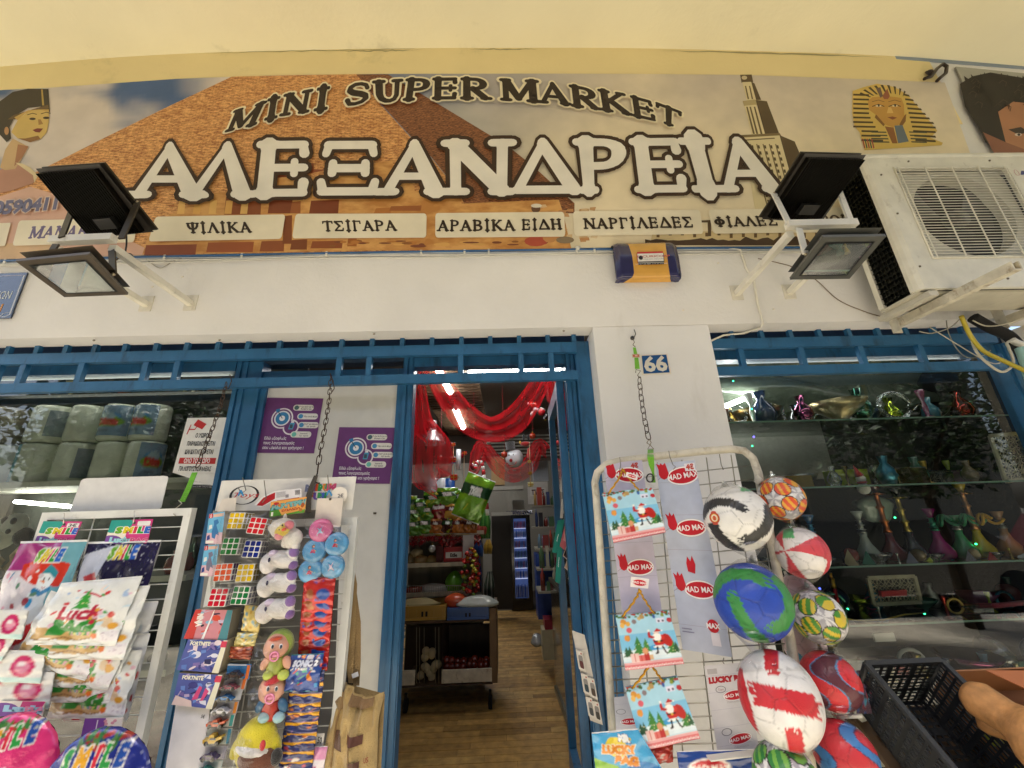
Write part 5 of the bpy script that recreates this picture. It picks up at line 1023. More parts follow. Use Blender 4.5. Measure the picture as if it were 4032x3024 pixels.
clutter(12, -3.3, -1.85, 2.45, 2.8, 1.302, ['b9a788', '5c6a58', 'a8a8a0', '3d4a5a', '8c4a40'], 'knick_knack', 'dim ornament on the middle shelf of the left window', 'ornament', 'ornaments in the left window', .08, .22)
clutter(8, -3.3, -1.85, 2.45, 2.8, .862, ['4c6a80', 'b9b4a0', '6a3a34', '3a3f3a'], 'knick_knack', 'dim ornament on the low shelf of the left window', 'ornament', 'ornaments in the left window', .08, .2)
t = thing('plush_cow', P(70, 2110, 2.5), 'black and white toy cow behind the left window glass', 'plush toy')
p = P(52, 2085, 2.5); MB('d8d8cc', 'plush').ball(p+Vector((-.10, .0, -.03)), (.12, .08, .09), 16, 12).out('body', t); hd = MB('e4e4da', 'plush').ball(p+Vector((.07, -.06, .03)), (.055, .05, .06), 14, 10).out('head', t)
for dx, dz, s in ((.05, .05, .018), (.10, .045, .016), (.09, -.01, .012)): MB('22211f', 'plush').ball(p+Vector((dx, -.10, dz)), (s, .01, s*1.2), 8, 6).out('patch', hd)
MB('23211f', 'plush').ball(p+Vector((.12, -.04, -.04)), (.05, .04, .05), 12, 8).out('hind_patch', t)

# sign of the security firm on the glass
t = card('warning_sign', 'white Greek surveillance notice with red camera taped inside the left window', 'sign', [(738, 1646), (896, 1644), (848, 1915), (680, 1861)], 2.306, None, 'e9e7df', mt='print')
t = None
a = Art(); a.poly([(0, 0), (1, 0), (1, 1), (0, 1)], 'ebe9e2'); a.rect(0, 0, 1, 1, 'ebe9e2')
for i in range(26): a.rect(-.05, i/26, -.01, i/26+.02, '26262a')
a.poly([(.2, .86), (.28, .97), (.52, .88), (.44, .78)], 'c22f2c'); a.line([(.1, .7), (.14, .86)], .025, 'c22f2c'); a.line([(.12, .78), (.26, .78), (.3, .84)], .02, 'c22f2c')
a.text('Ο ΧΩΡΟΣ', .5, .63, .075, '2a2a30', bold=.03, wsc=.75); a.text('ΠΑΡΑΚΟΛΟΥΘΕΙΤΑΙ', .5, .48, .075, '2a2a30', bold=.03, wsc=.66); a.text('ΚΑΙ ΚΑΤΑΓΡΑΦΕΤΑΙ', .5, .33, .075, '2a2a30', bold=.03, wsc=.66)
a.rect(.08, .155, .94, .26, 'bf3230'); a.text('ΟΛΟ ΤΟ 24ΩΡΟ', .5, .17, .075, 'f1eeea', bold=.03, wsc=.78); a.text('ΓΙΑ ΛΟΓΟΥΣ ΑΣΦΑΛΕΙΑΣ', .5, .03, .075, '2a2a30', bold=.03, wsc=.58)
o = [o for o in bpy.data.objects if o.name.startswith('warning_sign')][0]
card('print_sheet', None, None, [(738, 1646), (896, 1644), (850, 1862), (680, 1860)], 2.302, a, 'ebe9e2', parent=o)
a = Art(); a.rect(0, 0, 1, 1, 'ebe9e2'); a.rect(0, .84, 1, .98, 'bf3230'); a.text('SECURICORP', .5, .52, .16, 'b5646a', bold=.02, wsc=.8); a.text('APOLLON SECURITY', .5, .36, .09, '9a9a9c', wsc=.8); a.rect(0, 0, 1, .2, '1c1c22'); a.rect(0, .22, 1, .24, '1c1c22'); a.text('210 67 25 888   210 67 53 888', .5, .06, .07, 'c8c8c8', wsc=.7)
card('sticker', 'small security firm sticker under the surveillance notice', 'sticker', [(762, 1862), (848, 1862), (838, 1924), (748, 1920)], 2.31, a, 'ebe9e2')

# purple posters on the white door panel
def purple(q, label):
    a = Art(); a.rect(0, 0, 1, 1, '6f3f78')
    for (x, y, r) in ((.34, .62, .19), (.52, .46, .14)): a.ell(x, y, r, r*1.0, 'e9e2e6', 30)
    for (x, y, r) in ((.34, .62, .165), (.52, .46, .115)): a.ell(x, y, r, r, '6f3f78', 30)
    a.ell(.34, .62, .14, .14, 'e6e8ec', 24); a.ell(.34, .62, .115, .115, '3a82b5', 24); a.ell(.34, .62, .05, .05, 'f0f2f4', 16); a.poly([(.2, .78), (.27, .8), (.28, .74), (.22, .72)], '3a82b5'); a.line([(.25, .74), (.34, .62)], .012, '33404e')
    a.poly([(.48, .42), (.56, .42), (.58, .54), (.5, .54)], '4f9cc0'); a.rect(.51, .54, .56, .57, 'eceaf0'); a.rect(.5, .44, .55, .51, '3f5560')
    for (x, y, l1, l2, c) in ((.56, .82, 'Ρεύμα & Ενέργεια', 'Φυσικό αέριο', '4f6f74'), (.66, .66, 'Ύδρευση & Δήμοι', '', '4a90c0'), (.70, .5, 'Σταθερή & Κινητή', 'τηλεφωνία', '4a90c0'), (.6, .33, 'Internet &', 'Τηλεόραση', '6fbfb2')):
        a.rrect(x-.06, y-.055, x+.3, y+.055, .05, 'e6e3dc'); a.ell(x, y, .042, .042, c, 14); a.text(l1, x+.17, y+(.005 if l2 else -.015), .026, '4a4550', wsc=.8, bold=.02)
        if l2: a.text(l2, x+.17, y-.035, .026, '4a4550', wsc=.8, bold=.02)
    for i, s in enumerate(('Εδώ εξοφλείς', 'τους λογαριασμούς', 'σου εύκολα και γρήγορα !')): a.text(s, .1, .235-i*.083, .048, 'f0ecf2', 'l', .025, wsc=.84)
    return card('poster', label, 'poster', q, 2.3195, a, '6f3f78', 'purple bill payment posters', th=.001)
purple([(1052, 1566), (1273, 1569), (1236, 1785), (1006, 1783)], 'left purple Greek bill payment poster, higher on the door panel')
purple([(1336, 1682), (1561, 1684), (1534, 1905), (1305, 1902)], 'right purple Greek bill payment poster, partly behind the toy rack header')
m = MB('4a4238', 'matte'); m.bar(P(1470, 2021, 2.32), P(1482, 2021, 2.32), .004, .01); m.out('letter_slot_mark', bpy.data.objects['door_panel'])

# ================================================================ RACKS
def mesh_rack(name, label, x0, x1, Y, z0, z1, wire_dx, group, c='dfe0da', tube_r=.014):
    t = thing(name, ((x0+x1)/2, Y, z0), label, 'display rack', group)
    for a, b_, nm in (((x0, z0), (x0, z1), 'side_tube'), ((x1, z0), (x1, z1), 'side_tube'), ((x0-.014, z1), (x1+.014, z1), 'top_tube')):
        if nm == 'side_tube': MB(c, 'white_paint').box(a[0]-tube_r, a[0]+tube_r, Y-tube_r, Y+tube_r, z0, z1-tube_r).out(nm, t)
        else: MB(c, 'white_paint').box(x0-tube_r, x1+tube_r, Y-tube_r, Y+tube_r, z1-tube_r, z1+tube_r).out(nm, t)
    z = z1-.055
    while z > z0: MB(c, 'white_paint').tube([(x0, Y, z), (x1, Y, z)], .0022, 6).out('wire', t); z -= .0505
    x = x0+wire_dx
    while x < x1-.03: MB(c, 'white_paint').tube([(x, Y+.0045, z0), (x, Y+.0045, z1-.01)], .0022, 6).out('wire', t); x += wire_dx
    return t
g = 'white wire display racks'
mesh_rack('display_rack', 'leftmost white square-tube rack hung with lucky bags', -1.79, -1.245, 1.66, .3, 1.605, .175, g)
mesh_rack('display_rack', 'white square-tube rack of small toys left of the doorway', -1.10, -.595, 1.66, .3, 1.55, .175, g)
card('blank_card', 'blank white card with rounded corners behind the leftmost rack', 'card', [(323, 1884), (664, 1873), (632, 2006), (271, 2018)], 1.69, None, 'dcdbd8', rc=.06)
def smilecard(q, label, price):
    a = Art(); a.rect(0, 0, 1, 1, 'd43f86'); a.rect(0, 0, .45, 1, 'efe9d8'); a.ell(.12, .85, .42, .4, '2f9c90'); a.ell(.1, .05, .32, .3, '7c4fa0'); a.poly([(.5, 0), (1, 0), (1, 1), (.62, 1)], 'd43f86'); smile(a, .18, .44, .25, dx=.05); a.rrect(.66, .74, .97, .93, .03, 'e9e6e2')
    if price: a.text(price, .81, .76, .14, '2f2c38', bold=.02)
    a.text('Lucky', .1, .06, .2, '9fd6e0', 'l', .08, wsc=.8); a.text('BAGS', .58, .02, .2, 'c94a7a', 'l', .03, wsc=.8, halo='e8a0b8')
    card('header_card', label, 'card', q, 1.635, a, 'd43f86', 'bright header cards of the lucky bags', hole=(.58, .86))
smilecard([(172, 2052), (323, 2054), (283, 2140), (134, 2140)], 'left teal and pink header card priced 3€', '3€')
smilecard([(440, 2049), (602, 2044), (579, 2140), (410, 2140)], 'right teal and pink header card with a blank price label', '')
hook([(252, 2020), (252, 2040), (250, 2062)], 1.63, 'thin wire hook holding the left lucky bag card', c='cfcdc6'); hook([(530, 2010), (528, 2040), (524, 2060)], 1.63, 'thin wire hook holding the right lucky bag card', c='cfcdc6')
# the pair of big glossy bags
a = Art(); a.rect(0, .75, 1, 1, '9c2f78'); a.poly([(.66, 1), (1, 1), (1, .4), (.8, .3), (.72, .7)], '6fa9b8'); a.poly([(.2, .8), (.5, .86), (.9, .8), (.86, .6), (.5, .62), (.25, .7)], 'cc3320'); a.poly([(0, .1), (.3, .3), (.7, .34), (.95, .3), (.6, .12), (.3, .02)], 'c22a2e'); snowman(a, .62, .45, .5)
for k in range(36): a.ell(R(.02, .6), R(.0, .75), R(.01, .05), R(.01, .04), random.choice(['e8dfe4', 'd8a0b4', '5f8a70', 'c9c4d0', 'a83a4a', '3f7fa8', 'e9eef0']), 9, R(0, 90))
smile(a, .36, .83, .11, dx=.25)
for k in range(7): a.ell(R(.1, .9), R(.05, .3), .03, .03, random.choice(['d9b24a', '2f8d5a', 'e9e4e0']), 8)
pouch('lucky_bag', 'big magenta and blue bag with a snowman, hanging at the left', 'gift bag', [(78, 2140), (342, 2133), (160, 2600), (-110, 2590)], [1.62, 1.62, 1.60, 1.60], a, 'd9d4dc', 'big glossy lucky bags', seed=3, wr=.012, nu=110, nv=110)
a = Art(); a.rect(0, .55, 1, 1, '1e1744'); a.poly([(0, .9), (.4, .98), (.3, .7), (.05, .6)], 'c9cfe0')
for k in range(60): a.ell(R(0, 1), R(.55, 1), .006, .006, 'e6e8f4', 6)
a.poly([(0, 0), (1, 0), (1, .5), (.7, .58), (.4, .5), (.2, .66), (0, .55)], 'dfe0dc'); santa(a, .62, .45, .62)
for k in range(16): a.ell(R(.35, 1), R(.0, .3), R(.03, .06), R(.04, .07), random.choice(['c4262a', 'd03a30', 'a81f24']), 12)
a.poly([(.1, .7), (.25, .74), (.35, .6), (.2, .55)], 'c8303a'); smile(a, .36, .86, .11, dx=.15)
pouch('lucky_bag', 'big navy bag with Santa and snowflakes, right of the snowman bag', 'gift bag', [(345, 2142), (634, 2134), (500, 2590), (215, 2600)], [1.635, 1.635, 1.62, 1.62], a, 'd8d8d4', 'big glossy lucky bags', seed=9, wr=.012, nu=110, nv=110)
for i, q in enumerate(([(400, 2380), (622, 2372), (520, 2690), (300, 2690)], [(330, 2500), (590, 2500), (500, 2835), (250, 2835)])):
    a = Art()
    for k in range(26): a.ell(R(0, 1), R(0, 1), R(.03, .07), R(.03, .06), random.choice(['c4202a', 'd0342c', 'a81c24', 'b8c8d8', '3f8a4a']), 12, R(0, 90))
    pouch('lucky_bag', ('white bag with red baubles peeking out right of the layered stack, upper', 'white bag with red baubles peeking out right of the layered stack, lower')[i], 'gift bag', q, 1.636-i*.006, a, 'dfe1e4', 'big glossy lucky bags', seed=70+i, nu=60, nv=70, wr=.011)
def luckyart():
    a = Art(); a.poly([(0, .0), (1, 0), (1, .28), (.6, .2), (.4, .12), (.2, .2), (0, .26)], 'e2e6e6'); a.poly([(.0, .08), (.2, .1), (.45, .06), (.7, .1), (.72, .22), (.4, .24), (.02, .28)], 'c8a468')
    a.line([(0, .08), (.2, .06), (.4, .12), (.55, .06), (.7, .1)], .02, '8d6a3c'); pine(a, .45, .55, .4, '3a9a3a'); a.line([(.3, .86), (.5, .8), (.62, .74)], .025, 'c0304a'); a.ell(.62, .86, .05, .06, 'e8d8d0', 12); a.text('Luck', .2, .4, .2, 'b52a44', 'l', .05, wsc=.9, slant=.1, halo='f4f0ee'); a.text('BAG', .18, .17, .2, '2f8a35', 'l', .1, wsc=.9, slant=.15)
    for i, ch in enumerate('Lucky Bag'): a.text(ch, .46+i*.033, .15, .05, ['d9a0b0', 'c9d070', '8fbccf'][i % 3], 'l', .05)
    a.ell(.82, .35, .06, .09, 'd8c0a0', 12); a.ell(.84, .45, .04, .05, 'c4342e', 10); a.ell(.9, .28, .06, .05, 'd9a038', 12); a.poly([(.8, .04), (1, .06), (.98, .22), (.82, .2)], 'e2dfe6')
    for k in range(20): a.ell(R(.81, .97), R(.06, .2), .006, .006, 'a88fa8', 5)
    a.ell(.74, .14, .04, .05, 'd9702a', 12); a.ell(.74, .2, .03, .03, '4f8a35', 8)
    for k in range(26): a.ell(R(.05, .97), R(.3, .97), R(.015, .05), R(.015, .04), random.choice(['9fb8dc', 'dfe8ee', 'c4dce8', 'c8303a', '3f9a4a', 'd89a3a', 'e0b8c8']), 8, R(0, 90))
    a.ell(.66, .35, .03, .04, 'b5243c', 10); return a
g = 'white lucky bags layered down the leftmost rack'
for i, (lab, q) in enumerate([
    ('lowest of the layered white lucky bags, just above the purple card', [(280, 2560), (560, 2565), (484, 2828), (182, 2824)]),
    ('fifth white lucky bag from the top of the layered stack', [(230, 2500), (540, 2500), (428, 2762), (124, 2760)]),
    ('fourth white lucky bag, lower edge level and slightly right', [(260, 2440), (560, 2440), (424, 2712), (170, 2698)]),
    ('third white lucky bag hanging askew with its right corner low', [(200, 2330), (500, 2430), (337, 2676), (50, 2600)]),
    ('second white lucky bag from the top of the layered stack', [(240, 2330), (590, 2310), (487, 2592), (130, 2590)]),
    ('front white lucky bag with green BAG lettering and a small tree', [(240, 2300), (560, 2272), (454, 2538), (106, 2534)])]):
    pouch('lucky_bag', lab, 'gift bag', q, 1.612-i*.012, luckyart(), 'e0e3e2', g, seed=20+i, nu=84, nv=70, bulge=.016, wr=.009)
a0 = Art(); a0.ell(.72, .52, .17, .36, 'c42a66', 24); a0.ell(.72, .5, .1, .2, 'd88aa8', 16); a0.ell(.7, .6, .06, .08, 'e9dfe4', 12); a0.poly([(.05, .3), (.3, .5), (.4, .25)], '5f8a70'); a0.poly([(.2, .7), (.35, .8), (.4, .6)], 'c8506a'); a0.rect(0, 0, 1, .16, 'bfe0dd')
for i, (lab, q) in enumerate([('lowest pale bag with round pink badge at the left edge', [(-90, 2640), (215, 2650), (190, 2790), (-130, 2780)]), ('third pale bag with round pink badge at the left edge', [(-80, 2560), (180, 2565), (160, 2690), (-120, 2680)]), ('second pale bag with round pink badge at the left edge', [(-90, 2490), (68, 2500), (5, 2602), (-160, 2598)]), ('topmost pale bag with round pink badge at the left edge', [(-60, 2400), (112, 2405), (84, 2516), (-120, 2510)])]):
    pouch('lucky_bag', lab, 'gift bag', q, 1.57-i*.01, a0, 'e3e4e0', 'pale bags with pink badges at the left edge', seed=40+i, nu=40, nv=30, bulge=.006, wr=.003)
a = Art(); a.rect(0, 0, 1, 1, 'e9e2d8'); a.ell(.1, .3, .4, .6, '7c4fa0'); a.poly([(.45, .1), (.9, .1), (1, 1), (.5, 1)], 'c93a80'); a.text('Lucky', .14, .35, .35, '9fd0e6', 'l', .1, wsc=.8); a.text('BAGS', .58, .3, .35, 'e48fb0', 'l', .04, wsc=.8)
card('header_card', 'lower header card with purple and pink behind the balloons', 'card', [(0, 2760), (180, 2762), (165, 2822), (-20, 2820)], 1.56, a, 'e9e2d8', 'bright header cards of the lucky bags')
a = Art(); a.rect(0, 0, .55, 1, '7a4a9c'); a.rect(.55, 0, 1, 1, 'ece4dc')
for k in range(8): a.ell(R(.55, .95), R(.2, .9), .05, .08, random.choice(['c43a4a', '6fa0cf', 'd99aa8', '3a6a8a']), 8)
a.line([(.35, .3), (.35, .9)], .03, 'e6e0ea')
card('header_card', 'purple and cream header card above the navy balloon', 'card', [(335, 2828), (486, 2826), (470, 2905), (318, 2905)], 1.60, a, 'ece4dc', 'bright header cards of the lucky bags')
# round foil balloons
def balloon(lab, cpx, Y, r, base, dark, txt_rot, seed):
    c = P(*cpx, Y); a = Art(); a.ell(.5, .5, .5, .5, base, 30)
    if dark:
        for k in range(40): a.ell(R(0, 1), R(0, 1), .008, .008, 'dfe4f4', 6)
    else: a.poly([(.0, .5), (.5, .5), (.4, 0), (0, 0)], '8fd6dc'); a.poly([(.2, .55), (.6, .6), (.8, .2), (.5, 0), (.2, .1)], 'd8b0cc')
    for k in range(26): x = R(.3, .75); a.ell(x, R(.84, .96), .05, .02, random.choice(['2f6a35', '3c8040', 'a8342c', '4c7a3a']), 8, R(0, 180))
    cols = ['2f9e4a', 'e0a52a', 'd42f45', '2f9e4a', '2450a8']; X = .2
    for ch, cc, w in zip('SMILE', cols, (.15, .21, .09, .14, .15)): a.text(ch, X, .70+.25*(.09-(X-.45)**2)+(X-.4)*tan(radians(txt_rot)), .15, cc, 'l', .07, txt_rot, .72, .15, halo='f0eee6'); X += w*.82
    for k in range(3): a.poly([(R(.1, .8), R(0, .5)) for _ in range(3)], random.choice(['e8e4ec', 'cfd6e8', base]))
    n = 200; C = a.raster(n, n, base); rnd = random.Random(seed); m = MB(base, 'foil'); t = thing('foil_balloon', c, lab, 'balloon', 'round foil balloons at the lower left')
    f = lambda x, z: max(0, 1-x*x-z*z)
    rot = Vector((0, -1, 0))
    def pos(u, v, s=1):
        a_ = 2*pi*u; rr = v; x, z = rr*cos(a_), rr*sin(a_); k = .015*r*sin(a_*17)*rr**6; return c+Vector((x*r*(1+.006*sin(a_*17)*rr**4), s*(-.24*r*sqrt(max(0, 1-rr*rr)))-k*s, z*r))
    NA, NR = 230, 60; cf = []
    for j in range(NR):
        row = []
        for i in range(NA): rr = (j+.5)/NR; x, z = rr*cos(2*pi*(i+.5)/NA), rr*sin(2*pi*(i+.5)/NA); row.append(C[min(n-1, int(float(z+1)/2*n)), min(n-1, int(float(x+1)/2*n))])
        cf.append(row)
    m.grid(lambda u, v: pos(u, v), NA, NR, cf); m.out('front_foil', t); m = MB(base, 'foil'); m.grid(lambda u, v: pos(u, v, -1), 40, 8); m.out('back_foil', t)
balloon('pink round foil balloon with rainbow letters, cut by the left edge', (20, 3045), 1.50, .150, 'd8327a', False, 12, 1)
balloon('navy round foil balloon with rainbow letters and snowflakes', (372, 3120), 1.46, .155, '1d2a86', True, 4, 2)
# ================================================================ TOY RACK LEFT OF THE DOORWAY
a = Art(); a.ring(.19, .5, .1, .3, .018, '2a2a2c'); a.text('Toys', .19, .42, .17, 'c43a3c', wsc=.42, slant=.15)
a.poly([(.28, .18), (.32, .42), (.4, .6), (.5, .66), (.58, .6), (.62, .4), (.6, .12), (.5, .05), (.42, .3), (.33, .1)], 'f2efe9'); a.poly([(.295, .16), (.335, .4), (.41, .56), (.5, .61), (.57, .55), (.6, .4), (.59, .15), (.5, .1), (.42, .36), (.34, .14)], 'c0242c'); a.ell(.45, .48, .018, .1, 'f0eeea', 12); a.ell(.47, .5, .018, .1, 'f0eeea', 12)
for ch, x, y, c in zip('MAXIMUMFUN!', (.63, .655, .685, .705, .725, .76, .79, .67, .70, .73, .76), (.58, .59, .59, .59, .59, .59, .59, .32, .32, .32, .32), ('7f86a0', '6c8ac0', '8a6ab0', 'c8502c', '2f8f5a', 'e08a2c', 'd0507a', 'e07a3a', '7a5ab0', '3a9a5a', '4a6ac0')): a.text(ch, x, y, .2, c, 'l', .06, wsc=.32)
card('header_board', 'white cardboard header with red emblem and FUN lettering on the toy rack', 'sign', [(873, 1893), (1403, 1876), (1386, 2006), (846, 2012)], 1.628, a, 'dddbd4')
MB('8b8a88', 'paper').slab([P(838, 2010, 1.70), P(1345, 2005, 1.70), P(1300, 3080, 1.70), P(700, 3080, 1.70)], (0, .003, 0)).out('panel_shade_sheet', None, 'grey sheet standing in for the shaded white panel behind the toy rack', 'sheet')  # added sheet; its grey is the shade on the white panel
MB('0e0d0d', 'cloth').grid(lambda u, v: P(1352+u*52-v*6, 2930-v*560, 1.73+.012*sin(8*u+3*v)), 10, 16).out('dark_gap_sheet', None, 'black sheet standing in for the dark opening between toy rack and satchel strap', 'cloth')  # added black surface in place of the dark opening beside the rack
hook([(955, 1880), (968, 1930), (950, 1945), (938, 1920)], 1.61, 'bent wire hook at the left of the toy header'); hook([(1290, 1870), (1296, 1930), (1280, 1935), (1278, 1910)], 1.61, 'bent wire hook above the compacts card')
hook([(1040, 1892), (1048, 1960), (1032, 1980)], 1.61, 'thin wire hook above the puzzle cubes')
card('backing_card', 'plain beige backing card at the upper left of the toy rack', 'card', [(875, 1965), (932, 1958), (925, 2012), (855, 2015)], 1.605, None, 'd8d0c4')
card('price_disc', 'round white price tag marked 2€', 'tag', [(1345, 1930), (1366, 1932), (1366, 1968), (1345, 1966)], 1.612, None, 'e6e0d8')
t = thing('price_tag', P(1340, 1970, 1.61), 'round cream card tag priced 2€ right of the hook', 'tag'); p = P(1335, 1950, 1.609); m = MB('e4ddd2', 'paper'); m.lathe([(.032, 0), (.032, .0015)], p, 24, (0, -1, 0)); m.out('disc', t)
for o in [o for o in bpy.data.objects if o.name.startswith('price_disc')]:
    for ch in list(o.children): bpy.data.objects.remove(ch)
    bpy.data.objects.remove(o)
a = Art(); a.text('2€', .5, .3, .4, '4a4a52', wsc=.9); m = MB('ffffff', 'paper'); a.flat(m, frame(P(1320, 1935, 1.606), P(1362, 1933, 1.606), P(1362, 1968, 1.606), P(1320, 1970, 1.606))); m.out('print', t)
card('backing_card', 'beige backing card with eyelet behind the pink compact', 'card', [(1250, 1962), (1352, 1962), (1340, 2075), (1235, 2072)], 1.603, None, 'ddd3c6', hole=(.5, .97))
for x in (1296, 968-20): m = MB('2f8fc8', 'plastic'); m.tube([P(x, 1930, 1.605), P(x-10, 1952, 1.604)], .003, 6); m.tube([P(x, 1930, 1.605), P(x+10, 1952, 1.604)], .003, 6); m.out('hang_tab', None, 'small blue plastic hanging tab '+('above the beige card' if x > 1000 else 'at the left hook'), 'tab')
# orange header card
a = Art(); a.rect(0, 0, 1, 1, 'e0a052'); a.poly([(0, 0), (.35, 0), (.25, .4), (.1, .6), (0, .6)], '4f8a30'); a.poly([(.3, 0), (1, 0), (1, .22), (.7, .12), (.5, .08)], '5f9a3a'); a.ell(.16, .82, .08, .1, 'b52a24'); a.text('ΛΟΥΤΡΙΝΑ', .64, .52, .26, '6fa8a8', bold=.09, rot=7, wsc=.62, halo='3f6a70'); a.text('ΖΩΑΚΙΑ', .6, .25, .13, 'b5342a', bold=.05, rot=5, wsc=.8); a.ell(.92, .5, .05, .16, 'a8562c'); a.ell(.88, .2, .05, .1, 'b5743c'); a.rect(.04, .05, .1, .3, 'e6e2d6'); a.ell(.25, .7, .05, .08, 'c9742c')
card('header_card', 'orange Greek header card of the plush chick, white barcode label above', 'card', [(1067, 1976), (1207, 1956), (1199, 2018), (1061, 2036)], 1.575, a, 'e0a052')
a = Art()
for k in range(7): a.rect(.05, .85-k*.09, .4, .88-k*.09, '8a8690')
for k in range(9): a.rect(.76+k*.022, .3, .77+k*.022, .85, '3c3a40')
a.rect(.4, .15, .52, .5, '8c8890')
card('barcode_label', 'pale label with barcode above the orange header card', 'label', [(1084, 1936), (1186, 1922), (1188, 1956), (1082, 1972)], 1.577, a, 'd9d6d8')
# small dinosaur blocks boxes
def box_item(name, label, cat, q, Y, art, col, depth, group=None, mt='print', sidecol='b9ad94'):
    pts = [P(x, y, Y) for x, y in q]; f = frame(*pts); t = thing(name, f(.5, 0), label, cat, group)
    MB(sidecol, mt).slab([f(0, 1), f(1, 1), f(1, 0), f(0, 0)], f(0, 0, -depth)-f(0, 0, 0)).out('carton', t)
    m = MB('ffffff', mt); a = Art(); a.rect(0, 0, 1, 1, col); a.L += art.L; a.flat(m, f, h0=.0004, clamp=True); m.out('print', t); return t
for i, (q, lab) in enumerate([([(824, 2023), (886, 2014), (872, 2141), (809, 2141)], 'upper small blue box with a dinosaur at the rack\'s left'), ([(806, 2149), (862, 2143), (847, 2270), (788, 2268)], 'lower small blue box with a grey dinosaur at the rack\'s left')]):
    a = Art(); a.rect(0, .35, 1, 1, '6fb5d8'); a.rect(0, 0, 1, .35, 'dcb8c0'); a.rect(.02, .84, .26, .99, 'c4302c'); a.text('S', .14, .86, .1, 'f0eeea', bold=.05); a.rect(.3, .86, .95, .96, 'e0b8a0')
    a.poly([(.35, .2), (.3, .4), (.4, .6), (.35, .75), (.6, .78), (.7, .66), (.55, .6), (.7, .4), (.8, .25), (.6, .3), (.55, .15)], ('3f7ab0', '7a7a90')[i]); a.rect(.0, .02, .5, .1, 'e8e6dc'); a.poly([(.05, .1), (.25, .15), (.2, .3), (.05, .25)], '3a4a8a'); a.poly([(.1, .45), (.3, .5), (.28, .62), (.1, .6)], 'e4e6e2')
    box_item('toy_box', lab, 'toy box', q, 1.60, a, '6fb5d8', .022, 'small blue dinosaur boxes')
# puzzle cubes
def cube(cx, cy, w, col, lab, rz, ry=0, s=.058):
    c = P(cx, cy, 1.585); t = thing('puzzle_cube', c, lab, 'puzzle cube', 'puzzle cubes on the toy rack'); Rm = Matrix.Rotation(radians(rz), 3, 'Z') @ Matrix.Rotation(radians(ry), 3, 'Y') @ Matrix.Rotation(radians(-4), 3, 'X'); h = s/2
    bm = bmesh.new(); bmesh.ops.create_cube(bm, size=s); bmesh.ops.bevel(bm, geom=list(bm.edges), offset=.002, segments=2, affect='EDGES'); m = MB('e9e8e4', 'gloss'); m.bm(bm, Matrix.Translation(c) @ Rm.to_4x4()); m.out('body', t)
    def sticker(cc, ax_u, ax_v, n):
        for i in range(3):
            for j in range(3):
                o = c+Rm @ (n*(h+.0004)+ax_u*(i-1)*s*.325+ax_v*(j-1)*s*.325); u = Rm @ ax_u*s*.135; v = Rm @ ax_v*s*.135; k = .72
                m = MB(cc, 'gloss'); m.quad(o-u*k-v, o+u*k-v, o+u-v*k, o+u+v*k, o+u*k+v, o-u*k+v, o-u+v*k, o-u-v*k); m.out('sticker', t)
    X, Yv, Z = Vector((1, 0, 0)), Vector((0, 1, 0)), Vector((0, 0, 1))
    sticker(col, X, Z, -Yv)
    side = {'d9b400': '8a7a3a', 'd0202c': 'b58a20', '1f7a30': '9a9a96', '16267e': '8c8a98', 'e0541a': '5a2a5a'}.get(col, '7a7a8a'); sticker(side, Yv, Z, X)
for cx, cy, col, rz, ry, lab in ((949, 2052, 'd9b400', -3, 2, 'upper yellow puzzle cube, leftmost of the top pair'), (1021, 2072, 'd0202c', 14, 8, 'upper red puzzle cube beside the upper yellow one'), (923, 2151, '1f7a30', 4, 2, 'green puzzle cube in the second row'), (1007, 2162, '16267e', 4, 4, 'blue puzzle cube, the only blue one'),
                             (896, 2252, 'e0541a', 6, -1, 'orange puzzle cube, the only orange one'), (982, 2254, 'd9b400', 2, 0, 'lower yellow puzzle cube beside the orange one'), (876, 2349, 'c4122c', 6, 3, 'lower red puzzle cube at the bottom left of the cubes'), (965, 2341, '157034', 0, 3, 'lower green puzzle cube at the bottom right of the cubes')):
    cube(cx, cy, 68, col, lab, rz, ry)
t = thing('cello_bag', P(950, 2380, 1.56), 'clear wrinkled bag holding the eight puzzle cubes', 'bag'); cello('film', t, [(880, 2010), (1060, 2010), (1010, 2390), (825, 2390)], 1.592, .052, .004, n=30)
# block sets
def scene_art(seed, pal, n=26):
    rnd = random.Random(seed); a = Art()
    for k in range(n):
        x, y = rnd.uniform(.03, .97), rnd.uniform(.03, .97); w, h = rnd.uniform(.04, .2), rnd.uniform(.04, .2); c = rnd.choice(pal)
        if k % 3 == 0: a.ell(x, y, w*.6, h*.6, c, 9, rnd.uniform(0, 90))
        elif k % 3 == 1: a.poly([(x, y), (x+w, y+rnd.uniform(-.05, .05)), (x+w*.8, y+h), (x-.02, y+h*.8)], c)
        else: a.line([(x, y), (x+w, y+h)], .03, c)
    return a
a = Art(); a.L += scene_art(5, ['3a2c4a', 'e8dcd8', '8ab8d0', 'c9b8d0', '2a2a38', 'd8503a', 'd0a8b8']).L; a.poly([(0, 0), (.22, 0), (.16, 1), (0, 1)], 'c8403a'); a.text('NINJA', .11, .86, .14, 'f0e8e0', 'l', .05, -82, .8); a.poly([(.4, 0), (.46, 0), (.52, 1), (.5, 1)], 'f2f0f0'); a.poly([(.78, 0), (1, 0), (1, 1), (.85, 1)], '4f8a94')
box_item('toy_box', 'pink and teal block set box with NINJA lettering', 'toy box', [(772, 2400), (918, 2402), (893, 2526), (724, 2514)], 1.585, a, 'd08a94', .05, 'block set boxes on the toy rack', sidecol='8a8474')
